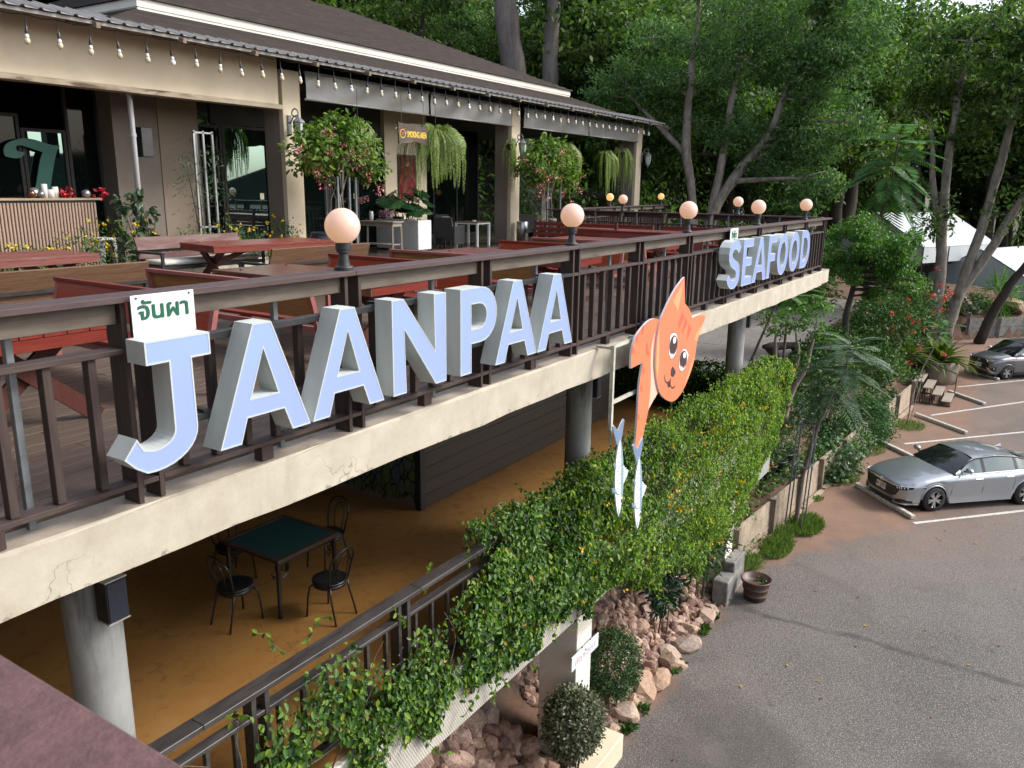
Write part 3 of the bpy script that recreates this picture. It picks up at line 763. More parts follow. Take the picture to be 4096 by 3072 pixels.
for x in (-.165, .165): MB().lathe([(.006, 0), (.006, .004)], n=8).build('screw', M_STEEL, s1, loc=(x, -.003, .1), rot=(PI / 2, 0, 0))
s2 = thing('name_sign', 'small white sheet with green Thai script above the S', 'sign', (12.89, 4.066, 1.00), 0)
MB().box(-.195, .195, -.003, .003, -.13, .13, .001).build('panel', M_SIGNW, s2)
put_text(s2, 'ซีฟู้ด', .15, M_GREEN, (0, -.0045, .02), (PI / 2, 0, 0), 1.0, bold=.0, thick=.0035)

# ------------------------------------------------------------------ cat cut-out holding two fish
def smooth_loop(p, times=2, corner=50):
    for _ in range(times):
        out = []; k = len(p)
        for i in range(k):
            a = Vector(p[i - 1]); b_ = Vector(p[i]); c_ = Vector(p[(i + 1) % k])
            ang = math.degrees((b_ - a).angle(c_ - b_)) if (b_ - a).length > 1e-6 and (c_ - b_).length > 1e-6 else 0
            if ang > corner: out.append(p[i])
            else: out += [tuple(b_.lerp(a, .25)), tuple(b_.lerp(c_, .25))]
        p = out
    return p
M_CATO = mat('orange_print', (.66, .185, .085), .5, .07, 1.5); M_CATD = flat('deep_orange_print', (.50, .115, .06), .5)
M_CATP = flat('pale_pink_print', (.80, .46, .36), .5); M_CATL = flat('light_orange_print', (.80, .32, .16), .5)
M_CATE = flat('lilac_white_board_edge', (.72, .68, .74), .6); M_INK = flat('dark_plum_print', (.045, .022, .024), .45); M_INK2 = flat('plum_iris_print', (.20, .11, .125), .4); M_CWH = flat('white_print', (.86, .84, .88), .5)
ctx, ctz = 9.5, -.3
cat = thing('cat_sign', 'orange cartoon cat cut-out hanging in front of the concrete beam', 'sign', (ctx, 3.8, ctz))
def cutout(name, loop, t, m_front, m_edge, d0, d1, ox, oz, sm=2, corner=50):
    lp_ = smooth_loop([(a - ox, c_ - oz) for a, c_ in loop], sm, corner); fn = lambda u, v, d: (u, d, v)
    mb = MB(); mb.prism([lp_], fn, d0, d1, True, False, False); mb.cur = 1; mb.prism([lp_], fn, d0, d1, False, True, True)
    return mb.build(name, [m_front, m_edge], t, recalc=True)
body = [(8.875, .133), (9.006, .177), (9.18, .185), (9.329, .156), (9.40, .0), (9.441, -.811), (9.256, -.904), (9.159, -.970), (9.10, -1.12), (9.067, -1.188), (9.021, -1.321), (9.006, -1.358), (9.028, -1.457), (8.995, -1.500), (8.96, -1.478), (8.913, -1.494), (8.875, -1.468), (8.839, -1.467), (8.795, -1.414), (8.808, -1.286), (8.824, -1.108), (8.827, -.869), (8.83, -.653), (8.845, -.518), (8.88, -.399), (8.905, -.324), (8.56, -.332), (8.552, -.198), (8.584, -.062), (8.677, .054)]
head = [(10.062, .616), (10.136, .261), (10.263, .205), (10.371, .125), (10.458, .027), (10.60, .045), (10.80, .028), (10.989, -.006), (10.937, -.091), (10.752, -.269), (10.685, -.389), (10.668, -.532), (10.582, -.685), (10.445, -.827), (10.276, -.949), (10.103, -1.019), (9.923, -1.032), (9.770, -.988), (9.586, -.909), (9.441, -.811), (9.33, -.65), (9.25, -.45), (9.235, -.2), (9.28, 0.02), (9.329, .156), (9.442, .253), (9.539, .338), (9.741, .477), (9.928, .567)]
cutout('body_board', body, cat, M_CATO, M_CATE, .006, .032, ctx, ctz, 2, 40)
cutout('head_board', head, cat, M_CATO, M_CATE, -.018, .0055, ctx, ctz, 2, 45)
def pr(name, loop, m_, lay, t=cat, sm=2, corner=60, y=-.018): return cutout(name, loop, t, m_, m_, y - .0014 * lay, y - .0014 * lay + .001, ctx, ctz, sm, corner)
pr('belly_print', [(9.229, .02), (9.150, -.130), (9.136, -.307), (9.172, -.529), (9.187, -.749), (9.150, -.972), (9.256, -.904), (9.425, -.815), (9.295, -.605), (9.218, -.429), (9.201, -.212)], M_CATP, 1, y=.006)
for q in ([(8.804, .107), (8.827, .022), (8.884, .055), (8.881, .142)], [(8.658, .017), (8.689, -.043), (8.725, -.044), (8.700, .061)], [(8.575, -.061), (8.578, -.152), (8.632, -.171), (8.665, -.146)], [(9.002, -.076), (8.961, -.153), (9.010, -.234), (9.080, -.282), (9.077, -.203)], [(8.905, -.346), (8.90, -.445), (8.978, -.475), (8.957, -.413)], [(8.885, -.588), (8.872, -.671), (8.942, -.691), (8.941, -.643)], [(8.835, -.95), (8.835, -1.02), (8.88, -1.04), (8.885, -.98)]):
    pr('stripe_print', q, M_CATD, 1, y=.006)
for q in ([(10.054, .172), (10.168, .077), (9.974, -.060), (9.938, .017)], [(10.194, .068), (10.293, -.007), (10.089, -.155), (10.109, -.062)], [(10.336, -.036), (10.460, -.110), (10.305, -.250), (10.295, -.156)]): pr('stripe_print', q, M_CATD, 1, sm=0)
pr('ear_print', [(10.051, .575), (9.924, .240), (9.864, .159), (9.862, .225), (9.713, .335), (9.810, .405)], M_CATL, 1, sm=0)
pr('ear_print', [(10.934, -.079), (10.80, -.2), (10.680, -.330), (10.589, -.281), (10.672, -.198)], M_CATL, 1, sm=1)
pr('cheek_print', [(9.262, -.05), (9.30, .06), (9.34, -.2), (9.36, -.45), (9.33, -.6), (9.262, -.42)], M_CATL, 1)
pr('cheek_print', [(10.60, -.55), (10.645, -.52), (10.57, -.675), (10.44, -.80), (10.28, -.915), (10.42, -.74)], M_CATL, 1)
def eye(cx_, cz_, w, h, tilt, flip):
    o = arc(0, 0, w, h, 0, 360, 20)[:-1]
    rot = lambda p, s=1.0, dx=0, dz=0: (cx_ + dx + s * (p[0] * math.cos(tilt) - p[1] * math.sin(tilt)), cz_ + dz + s * (p[0] * math.sin(tilt) + p[1] * math.cos(tilt)))
    white = [(-w * flip, h * .75), (-w * .3 * flip, h * .98), (w * .4 * flip, h * .9), (w * .95 * flip, h * .3), (w * .95 * flip, -h * .35), (w * .55 * flip, -h * .85), (0, -h * 1.12), (-w * .6 * flip, -h * .85), (-w * .95 * flip, -h * .25)]
    e = pr('eye', [rot(p, 1.05) for p in white], M_INK, 1, sm=1)
    pr('eye_white', [rot(p) for p in white], M_CWH, 2, e, sm=1).location = (0, 0, 0)
    pr('iris', [rot((p[0] * .93, p[1] * .80)) for p in o], M_INK2, 3, e, sm=0); pr('pupil', [rot((p[0] * .82, p[1] * .70 + h * .03)) for p in o], M_INK, 4, e, sm=0)
    pr('glint', [rot((p[0] * .33 + w * .02, p[1] * .27 + h * .40)) for p in o], M_CWH, 5, e, sm=0); pr('glint', [rot((p[0] * .2, p[1] * .13 - h * .80)) for p in o], M_CWH, 5, e, sm=0)
eye(9.81, -.245, .155, .165, -.25, 1); eye(10.20, -.50, .16, .15, -.45, -1)
pr('nose', [(9.821, -.528), (9.90, -.57), (9.953, -.63), (9.92, -.675), (9.838, -.679), (9.778, -.635), (9.778, -.574)], M_INK, 1)
def stroke(pts, w0=.012):
    pts = [Vector(p) for p in pts]; L_ = []; R_ = []
    for i, p in enumerate(pts):
        d = (pts[min(i + 1, len(pts) - 1)] - pts[max(i - 1, 0)]).normalized(); q = Vector((-d.y, d.x)) * (w0 if 0 < i < len(pts) - 1 else w0 * .5); L_.append(tuple(p + q)); R_.append(tuple(p - q))
    return L_ + R_[::-1]
pr('mouth', stroke([(9.565, -.592), (9.575, -.64), (9.60, -.682), (9.65, -.712), (9.71, -.722), (9.765, -.71), (9.795, -.675)], .011), M_INK, 1, sm=0)
pr('mouth', stroke([(9.79, -.69), (9.782, -.74), (9.80, -.785), (9.845, -.822), (9.90, -.835), (9.945, -.828), (9.968, -.812)], .011), M_INK, 1, sm=0)
pr('tongue', [(9.676, -.717), (9.787, -.723), (9.783, -.791), (9.735, -.802), (9.692, -.765)], M_INK, 2)
M_FISHL = mat('pale_fish_print', (.60, .70, .74), .45, .08, 5); M_FISHB = flat('slate_blue_fish_print', (.15, .22, .34), .5); M_FISHM = flat('grey_blue_back_print', (.24, .34, .38), .5); M_FISHK = flat('fish_outline_print', (.06, .08, .11), .5)
def fish(lab, ox, oz, withtail):
    t = thing('fish_sign', lab, 'sign', (ox, 3.79, oz), 0, 'two fish cut-outs under the cat'); g = lambda l: [(a + 8.3, c_ - 1.5) for a, c_ in l]
    tail = [(8.260, -1.02), (8.325, -.955), (8.393, -.905), (8.425, -.925), (8.40, -1.03), (8.373, -1.133), (8.34, -1.19), (8.25, -1.19), (8.20, -1.1), (8.15, -1.02), (8.108, -.935), (8.14, -.92), (8.20, -.97)]
    f2 = lambda nm, l, m_, d, s_=1, cr_=60: cutout(nm, l, t, m_, M_CATE, d, d + .016 if nm in ('body', 'tail') else d + .0008, 8.3, -1.5, s_, cr_)
    if withtail or True: f2('tail', tail, M_FISHB, .004, 1, 50)
    bodyl = [(8.298, -1.13), (8.345, -1.20), (8.385, -1.34), (8.425, -1.50), (8.446, -1.70), (8.438, -1.87), (8.41, -2.02), (8.357, -2.125), (8.30, -2.03), (8.24, -1.86), (8.208, -1.68), (8.198, -1.50), (8.208, -1.34), (8.245, -1.20)]
    f2('body', bodyl, M_FISHL, -.012, 2)
    f2('back_print', [(8.30, -1.14), (8.345, -1.20), (8.385, -1.34), (8.422, -1.50), (8.442, -1.70), (8.432, -1.87), (8.405, -2.0), (8.39, -1.9), (8.375, -1.7), (8.36, -1.5), (8.335, -1.3)], M_FISHM, -.0132, 1)
    fin = f2('fin', [(8.437, -1.49), (8.52, -1.56), (8.60, -1.605), (8.54, -1.68), (8.455, -1.745), (8.44, -1.6)], M_FISHL, -.004, 0)
    for k in range(5): cutout('ray_print', [(8.445, -1.53 - k * .04), (8.575 - k * .012, -1.605 - k * .018), (8.575 - k * .012, -1.609 - k * .018), (8.445, -1.534 - k * .04)], fin, M_FISHB, M_FISHB, -.0055, -.005, 8.3, -1.5, 0)
    f2('fin', [(8.212, -1.43), (8.15, -1.365), (8.128, -1.39), (8.17, -1.45), (8.206, -1.475)], M_FISHB, -.0145, 0); f2('fin', [(8.265, -1.80), (8.18, -1.70), (8.115, -1.675), (8.15, -1.745), (8.20, -1.77)], M_FISHB, -.0145, 0)
    e = f2('eye', arc(8.398, -1.93, .033, .05, 0, 360, 14)[:-1], M_CWH, -.0146, 0); cutout('pupil', arc(8.403, -1.93, .021, .032, 0, 360, 12)[:-1], e, M_INK, M_INK, -.0160, -.0155, 8.3, -1.5, 0)
    f2('gill_print', stroke([(8.225, -1.72), (8.27, -1.80), (8.33, -1.83), (8.40, -1.81)], .004), M_FISHK, -.0146, 0)
    for k in range(9):
        x0 = 8.27 + .05 * (k % 2) + .01 * (k % 3); z0 = -1.28 - .055 * k
        f2('scale_print', stroke([(x0 - .03, z0), (x0 - .015, z0 - .022), (x0 + .015, z0 - .022), (x0 + .03, z0)], .0028), M_FISHK, -.0146, 0)
    f2('mouth_print', stroke([(8.33, -2.0), (8.345, -2.06), (8.357, -2.11)], .004), M_FISHK, -.0146, 0)
    return t
fish('fish cut-out hanging from the steel strut, free of the paw', 8.3, -1.5, True)
fish('fish cut-out gripped in the cat\'s paw', 8.895, -1.885, True)
fm = thing('sign_gantry', 'pale steel frame bolted to the beam carrying the cat cut-out', 'frame', (8.24, 3.86, -.3))
M_FRAME = mat('cream_painted_steel', (.46, .46, .38), .55, .2, 10)
for a, c_, w in (((0, .03, .285), (0, .03, -.72), .042), ((.022, .03, .272), (1.6, .03, .272), .036), ((.022, .03, -.395), (.7, .03, -.395), .036), ((.9, .03, .25), (.9, .03, -.36), .036), ((.02, .05, .245), (.02, .25, .245), .03), ((.9, .05, .23), (.9, .25, .23), .03), ((1.5, .05, .272), (1.5, .25, .272), .03)):
    MB().bar(a, c_, w, w).build('tube', M_FRAME, fm)
MB().box(8.245, 8.275, 3.872, 3.90, -1.2, -.74).build('strut', M_FRAME, None); o = bpy.data.objects['strut']; tag(o, 'thin pale steel strut holding the free fish below the cat', 'strut')
# ------------------------------------------------------------------ restaurant building
rs = thing('restaurant', 'cream restaurant building with brown shingle roof and open veranda', 'building')
for x in (12.94, 22.20, 31.68):
    p = MB().box(x, x + .52, 14.3, 14.9, -.06, 4.15, .008).build('pillar', M_WALLC, rs)
    MB().box(x - .006, x + .10, 14.42, 14.9, -.06, 4.15).build('side_sheet', M_WALLT, rs)  # darker taupe sheet over the pillar's left side
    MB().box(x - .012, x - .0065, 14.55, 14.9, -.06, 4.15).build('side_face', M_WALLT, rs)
MB().box(4.0, 12.80, 14.26, 14.5, 3.40, 4.40, .006).build('fascia_beam', M_WALLC, rs)
MB().box(4.0, 12.86, 14.20, 14.50, 3.30, 3.395, .004).build('beam_trim', wood_mat('flaking_trim_paint', (.30, .25, .17), (.42, .37, .28), (.07, .035, .025), .8, pf=(.52, .62)), rs)
# interior volumes; room shade put into a near-black colour
M_DARKW = mat('dark_frame_and_room_shade', (.035, .034, .032), .8, .2, 2)
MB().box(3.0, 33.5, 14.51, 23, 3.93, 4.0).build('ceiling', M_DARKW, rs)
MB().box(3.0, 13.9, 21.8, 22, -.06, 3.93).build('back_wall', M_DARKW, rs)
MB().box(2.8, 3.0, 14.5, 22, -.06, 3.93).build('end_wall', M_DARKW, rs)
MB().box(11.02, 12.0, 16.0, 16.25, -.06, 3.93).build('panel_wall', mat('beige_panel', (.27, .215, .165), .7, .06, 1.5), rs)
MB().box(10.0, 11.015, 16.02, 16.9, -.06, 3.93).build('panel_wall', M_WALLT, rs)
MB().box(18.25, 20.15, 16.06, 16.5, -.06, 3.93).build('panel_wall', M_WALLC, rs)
m, n, b = new_mat('reflective_dark_glass')
b.inputs['Base Color'].default_value = (.006, .011, .010, 1); b.inputs['Roughness'].default_value = .02
gl = n.nodes.new('ShaderNodeBsdfGlossy'); gl.inputs['Color'].default_value = (.50, .80, .78, 1); gl.inputs['Roughness'].default_value = .015
mx = n.nodes.new('ShaderNodeMixShader'); mx.inputs[0].default_value = .30
n.links.new(b.outputs[0], mx.inputs[1]); n.links.new(gl.outputs[0], mx.inputs[2]); n.links.new(mx.outputs[0], n.nodes['Material Output'].inputs['Surface'])
M_GLASS = m
m, n, b = new_mat('dark_shaded_glass')
b.inputs['Base Color'].default_value = (.003, .006, .005, 1); b.inputs['Roughness'].default_value = .04; b.inputs['Specular IOR Level'].default_value = .2
M_GLASSD = m
def window(x0, x1, y, z0, z1, g=M_GLASS, mull=()):
    f = MB()
    for a, c in ((x0, x0 + .06), (x1 - .06, x1)): f.box(a, c, y - .04, y + .04, z0, z1)
    f.box(x0 + .061, x1 - .061, y - .04, y + .04, z1 - .06, z1).box(x0 + .061, x1 - .061, y - .04, y + .04, z0, z0 + .06)
    for q in mull: f.box(q - .035, q + .035, y - .04, y + .04, z0 + .061, z1 - .061)
    w = f.build('window', M_DARKW, rs)
    e = [x0 + .061] + [q for q in mull] + [x1 - .061]
    for a, c in zip(e, e[1:]): MB().box(a + (.036 if a in mull else 0), c - (.036 if c in mull else 0), y - .004, y + .004, z0 + .061, z1 - .061).build('pane', g, w)
    return w
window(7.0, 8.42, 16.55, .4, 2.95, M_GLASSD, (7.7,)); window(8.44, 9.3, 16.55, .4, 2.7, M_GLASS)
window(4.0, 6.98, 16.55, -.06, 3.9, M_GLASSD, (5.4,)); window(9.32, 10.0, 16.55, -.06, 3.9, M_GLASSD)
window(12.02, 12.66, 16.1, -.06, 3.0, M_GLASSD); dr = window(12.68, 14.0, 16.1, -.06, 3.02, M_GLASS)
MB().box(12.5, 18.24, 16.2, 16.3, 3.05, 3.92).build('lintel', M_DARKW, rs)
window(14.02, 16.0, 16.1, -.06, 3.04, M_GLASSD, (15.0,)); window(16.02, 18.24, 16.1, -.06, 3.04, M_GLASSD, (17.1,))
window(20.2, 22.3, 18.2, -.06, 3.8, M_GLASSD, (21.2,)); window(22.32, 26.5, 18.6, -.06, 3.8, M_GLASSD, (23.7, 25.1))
for x, y in ((13.75, 16.09), (20.9, 18.19), (21.6, 18.19), (17.0, 16.09)):
    MB().box(x - .06, x + .06, y - .012, y - .006, 1.35, 1.5).build('door_sticker', flat('cream_sticker', (.6, .56, .42), .6), rs)
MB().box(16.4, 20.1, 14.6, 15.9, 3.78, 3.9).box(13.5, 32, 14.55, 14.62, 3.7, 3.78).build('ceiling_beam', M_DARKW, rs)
# shingle roofs built course by course
m, n, b = new_mat('brown_shingles')
tc = n.nodes.new('ShaderNodeTexCoord'); bt = n.nodes.new('ShaderNodeTexBrick')
mp = n.nodes.new('ShaderNodeMapping'); mp.inputs['Scale'].default_value = (1, 1, 1); n.links.new(tc.outputs['Object'], mp.inputs[0]); n.links.new(mp.outputs[0], bt.inputs['Vector'])
bt.inputs['Scale'].default_value = 1.0; bt.inputs['Brick Width'].default_value = .32; bt.inputs['Row Height'].default_value = .16; bt.inputs['Mortar Size'].default_value = .008
bt.inputs['Color1'].default_value = (.024, .018, .016, 1); bt.inputs['Color2'].default_value = (.050, .037, .032, 1); bt.inputs['Mortar'].default_value = (.02, .016, .014, 1)
c = mixc(n, ramp(n, noise(n, 1.2, 5, .65), [(.3, 0), (.7, .6)]), bt.outputs[0], (.034, .025, .022))
n.links.new(c, b.inputs['Base Color']); b.inputs['Roughness'].default_value = .85; bump(n, b, noise(n, 30, 3, .7), .4, .01)
M_SHIN = m
def hip(x0, x1, y0, y1, z0, pitch, step, ymax, name):
    mb = MB(); k = 0; d = 0.0; lift = .04
    while d < ymax - 1e-6:
        e = min(d + step, ymax); za = z0 + d * pitch; zb = z0 + e * pitch
        def edge(ax, ay, bx, by, cx_, cy_, dx, dy):
            q = [(ax, ay, za + lift), (bx, by, za + lift), (cx_, cy_, zb), (dx, dy, zb), (ax, ay, za - .004), (bx, by, za - .004)]
            mb.add(q, [(0, 1, 2, 3), (4, 5, 1, 0)])
        edge(x0 + d, y0 + d, x1 - d, y0 + d, x1 - e, y0 + e, x0 + e, y0 + e)
        edge(x1 - d, y1 - d, x0 + d, y1 - d, x0 + e, y1 - e, x1 - e, y1 - e)
        edge(x1 - d, y0 + d, x1 - d, y1 - d, x1 - e, y1 - e, x1 - e, y0 + e)
        edge(x0 + d, y1 - d, x0 + d, y0 + d, x0 + e, y0 + e, x0 + e, y1 - e)
        d = e
    return mb.build(name, M_SHIN, rs, recalc=False)
hip(10.44, 28.36, 15.54, 27.6, 5.27, .40, .2, 6.0, 'roof')
hip(9.0, 29.7, 14.15, 28.9, 4.50, .36, .15, 1.55, 'lower_roof')
for a in ((10.5, 28.3, 15.6, 15.63, 5.10, 5.268), (10.52, 28.28, 15.615, 15.645, 4.94, 5.098), (10.5, 10.53, 15.632, 27.5, 5.10, 5.268), (10.515, 10.545, 15.647, 27.5, 4.94, 5.098), (28.27, 28.3, 15.632, 27.5, 4.94, 5.268)):
    MB().box(*a, .004).build('fascia_board', M_WHITEP, rs)
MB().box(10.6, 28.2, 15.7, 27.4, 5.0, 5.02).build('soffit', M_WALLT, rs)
# corrugated awning
aw = thing('awning', 'grey corrugated metal awning running along the restaurant front', 'awning')
prof = [(0, 0), (.19, 0), (.215, .034), (.25, .034), (.275, 0)]
vs = []; per = .275; k = 0
for i in range(98):
    for u, h in prof[:-1]:
        x = 5.5 + i * per + u; vs += [(x, 13.40, 4.285 + h), (x, 14.6, 4.60 + h)]
mb = MB(); mb.add(vs, [(2 * i, 2 * i + 2, 2 * i + 3, 2 * i + 1) for i in range(len(vs) // 2 - 1)])
mb.build('sheet', mat('weathered_grey_sheet', (.27, .255, .24), .55, .25, 3, metal=.1, stretch=(3, .6, 1)), aw)
MB().box(5.5, 32.3, 13.47, 13.51, 4.225, 4.28).build('purlin', mat('pale_steel_purlin', (.34, .33, .31), .5, .2, 6), aw)
MB().box(5.5, 32.3, 14.10, 14.16, 4.36, 4.44).build('purlin', M_GREYST, aw)
for i in range(17): MB().bar((6.65 + 1.62 * i, 13.36, 4.20), (6.65 + 1.62 * i, 14.25, 4.37), .07, .085).build('rafter', wood_mat('bare_rafter_wood', (.18, .14, .10), (.30, .24, .18), (.12, .08, .05), .7, 'y'), aw)
# grey vinyl blinds
M_VINYL = mat('grey_vinyl', (.29, .285, .275), .28, .10, 1.5)
def blind(x0, x1, lab):
    t = thing('roller_blind', lab, 'blind', (x0, 14.22, 4.12), 0, 'grey roller blinds on the veranda')
    nx_ = 46; nz_ = 7; w = x1 - x0; vs = []
    r = random.Random(int(x0 * 10)); ph = r.random() * 6
    for i in range(nx_ + 1):
        for j in range(nz_ + 1):
            u = i / nx_; v = j / nz_
            bulge = .030 * math.sin(u * 17 + ph + 2.2 * v) * v * (1 - v) * 4 * .6 + .012 * math.sin(u * 41 + ph * 2) * (1 - v) + .02 * math.sin(u * 6 + ph) * v
            vs.append((u * w, bulge, -v * .53))
    mb = MB(); mb.add(vs, [(i * (nz_ + 1) + j, (i + 1) * (nz_ + 1) + j, (i + 1) * (nz_ + 1) + j + 1, i * (nz_ + 1) + j + 1) for i in range(nx_) for j in range(nz_)])
    mb.build('sheet', M_VINYL, t, True)
    MB().tube([(-.03, 0, -.545), (w + .03, 0, -.545)], .022, 8).build('bottom_tube', mat('pale_alloy_tube', (.42, .41, .39), .4, .1, 5, metal=.5), t, True)
    MB().box(-.02, w + .02, -.03, .03, .0, .05).build('head_rail', M_GREYST, t)
blind(13.56, 17.95, 'grey vinyl blind above the first shrub, leftmost of four')
blind(18.08, 22.12, 'grey vinyl blind above the smoking area tables')
blind(22.80, 27.20, 'grey vinyl blind right of the middle pillar')
blind(27.34, 31.62, 'grey vinyl blind beside the last pillar')
# string lights
sl = thing('string_light', 'string of small white bulbs hanging along the awning edge', 'string light')
N = 51; x0 = 7.23 - .51 * 3; pts = []
for i in range(N):
    pts.append((x0 + .51 * i, 13.6, 4.21)); pts.append((x0 + .51 * i + .255, 13.6, 4.185))
MB().tube(pts, .007, 5).build('cable', M_STEEL, sl)
BULB = MB().lathe([(.016, .095), (.03, .07), (.034, .045)], n=14); 
BU = MB().lathe([(.012, -.075), (.03, -.066), (.042, -.045), (.046, -.02), (.040, .004), (.034, .012)], n=14).mesh('bulb', flat('ivory_bulb', (.58, .51, .36), .3), True)
CA = MB().lathe([(.034, .0125), (.033, .045), (.022, .078)], n=14).mesh('collar', flat('white_bulb_collar', (.66, .66, .66), .4), True)
BU2 = MB().lathe([(.012, -.075), (.03, -.066), (.042, -.045), (.046, -.02), (.040, .004), (.034, .012)], n=14).mesh('bulb', flat('white_bulb', (.80, .82, .86), .3), True)
SO = MB().lathe([(.024, .0785), (.026, .12), (.02, .16), (.008, .20), (.007, .36)], n=10).mesh('socket', M_STEEL)
for i in range(N):
    o = link('bulb', BU2 if i % 9 == 8 else BU, sl, None, (x0 + .51 * i + rng.normal() * .008, 13.6, 3.852 + rng.normal() * .012), (rng.normal() * .05, rng.normal() * .05, 0))
    link('collar', CA, o); link('socket', SO, o)

# green letter and counter at the left window
T_ = [(8.04, 2.37), (8.09, 2.49), (8.22, 2.57), (8.44, 2.63), (8.65, 2.61), (8.84, 2.55), (8.97, 2.52), (9.12, 2.52), (9.04, 2.41), (8.97, 2.21), (8.9, 1.96), (8.83, 1.69), (8.76, 1.57), (8.49, 1.56), (8.55, 1.71), (8.62, 1.95), (8.69, 2.2), (8.74, 2.33), (8.77, 2.38), (8.63, 2.42), (8.47, 2.47), (8.35, 2.5), (8.27, 2.46), (8.28, 2.4), (8.33, 2.37), (8.43, 2.37), (8.41, 2.31), (8.32, 2.25), (8.18, 2.25), (8.07, 2.28)]
tl = MB(); tl.prism([smooth_loop([(a, c - .12) for a, c in T_], 2, 55)], lambda u, v, d: (u - .02, d, v), 16.40, 16.43)
tag(tl.build('window_letter', flat('dull_green_sheet', (.010, .125, .095), .5), None, recalc=True), 'dark green curly letter T standing behind the counter', 'letter')
cn = thing('counter', 'counter with beige ribbed front below the green letter', 'counter', (7.9, 15.4, 0))
MB().box(-1.9, 1.32, -.05, .45, 1.375, 1.415, .004).build('top', mat('pale_counter_wood', (.33, .23, .14), .5, .15, 3), cn)
MB().box(-1.85, 1.22, .03, .4, -.06, 1.37).build('body', M_STEEL, cn)
SL = MB().box(-.022, .022, -.02, .02, -.06, 1.33, .008).mesh('slat', mat('beige_rib', (.33, .235, .175), .6, .1, 4))
for i in range(50): link('slat', SL, cn, None, (-1.83 + i * .0615, .008, 0))
orn = [('silver_ball', .095, (8.02, 15.5), (.45, .45, .45), 'largest silver ball ornament on the counter'), ('brown_ball', .075, (7.93, 15.42), (.20, .10, .07), 'brown ball ornament on the counter'), ('grey_ball', .07, (8.1, 15.42), (.30, .30, .30), 'dull grey ball ornament touching the candles'), ('silver_ball', .08, (9.0, 15.5), (.45, .45, .45), 'silver ball ornament alone near the counter end'), ('red_ball', .055, (8.52, 15.42), (.4, .01, .015), 'shiny red ball ornament in front of red flowers')]
for nm, r, (x, y), c, lab in orn:
    o = MB().lathe([(r * math.sin(a), r * -math.cos(a)) for a in np.linspace(.03, PI - .03, 12)], n=18).build(nm, flat(nm + '_gloss', c, .2, .7), None, True, loc=(x, y, 1.415 + r)); tag(o, lab, 'ornament')
for x, h, lab in ((8.22, .25, 'tallest white candle on the counter'), (8.34, .15, 'shortest white candle, between two others'), (8.42, .2, 'white candle right of the shortest one')):
    o = MB().lathe([(.055, 0), (.055, h), (.045, h + .004)], n=16).build('candle', flat('white_wax', (.72, .70, .66), .5), None, True, loc=(x, 15.52, 1.415)); tag(o, lab, 'candle')
M_REDF = leafmat('red_petals', (.18, .005, .01), (.42, .015, .03), (.60, .05, .07), .2)
for x, lab in ((8.62, 'red artificial flower among the ball ornaments'), (9.25, 'red artificial flower at the end of the counter')):
    o = leafobj('artificial_flower', crown_arrays([((x, 15.45, 1.50), (.10, .08, .08), 60)], .08, .6, 8), M_REDF); tag(o, lab, 'flower')
st_ = thing('white_stool', 'white stool standing before the ribbed counter', 'stool', (8.75, 14.75, -.06), .2)
MB().box(-.2, .2, -.18, .18, .72, .76, .01).build('seat', flat('white_plastic', (.62, .62, .60), .5), st_)
for a in (-.17, .17):
    for c in (-.15, .15): MB().bar((a * 1.15, c * 1.15, 0), (a, c, .72), .05, .05).build('leg', MATS['white_plastic'], st_)
dp = thing('downpipe', 'pale grey drain pipe running down beside the window', 'pipe')
MB().tube([(8.9, 14.62, 3.52), (9.2, 14.62, 3.50), (9.42, 14.62, 3.46), (9.50, 14.62, 3.36), (9.52, 14.62, 3.2), (9.52, 14.62, .1)], .05, 12).build('pipe', flat('pale_grey_pipe', (.42, .42, .43), .5), dp, True)
for z in (2.55, 1.2): MB().lathe([(.06, 0), (.06, .06)], n=14).build('clip', MATS['pale_grey_pipe'], dp, loc=(9.52, 14.62, z))
MB().box(9.78, 10.02, 14.75, 15.0, 2.2, 2.75, .01).build('loudspeaker', M_STEEL, None); tag(bpy.data.objects['loudspeaker'], 'black loudspeaker box fixed high beside the drain pipe', 'speaker')

# wall lanterns
M_LANT = mat('grey_cast_iron', (.16, .17, .18), .5, .25, 20); M_LGL = flat('cloudy_lantern_glass', (.50, .55, .50), .15)
def lantern(x, lab):
    t = thing('wall_lantern', lab, 'lamp', (x, 14.0, 2.9), 0, 'wall lanterns on the pillars')
    MB().box(-.06, .06, .27, .299, -.12, .30, .01).build('wall_plate', M_LANT, t)
    MB().tube([(0, .27, .12), (0, .16, .26)] + [(0, .10 - .1 * math.cos(a) * 1.0, .33 + .1 * math.sin(a)) for a in np.linspace(-.3, 3.4, 10)][::1] + [(0, .03, .24)], .016, 8).build('arm', M_LANT, t, True)
    MB().lathe([(.02, .30), (.03, .26), (.05, .24), (.13, .17), (.14, .14), (.13, .13)], n=6).build('roof', M_LANT, t)
    MB().lathe([(.115, .13), (.10, -.05), (.07, -.18), (.03, -.24)], n=6).build('glass', M_LGL, t)
    cg = MB()
    for k in range(6):
        a = 2 * PI * k / 6; cg.tube([(r * math.cos(a) * 1.04, r * math.sin(a) * 1.04, z) for r, z in ((.117, .13), (.102, -.05), (.072, -.18), (.03, -.25))], .009, 5)
    cg.build('cage', M_LANT, t); MB().lathe([(.03, -.24), (.04, -.27), (.012, -.33)], n=8).build('finial', M_LANT, t)
lantern(13.10, 'grey wall lantern on the nearest pillar above the flowering shrub')
lantern(22.40, 'grey wall lantern on the middle pillar')
lantern(32.20, 'grey wall lantern on the last pillar')

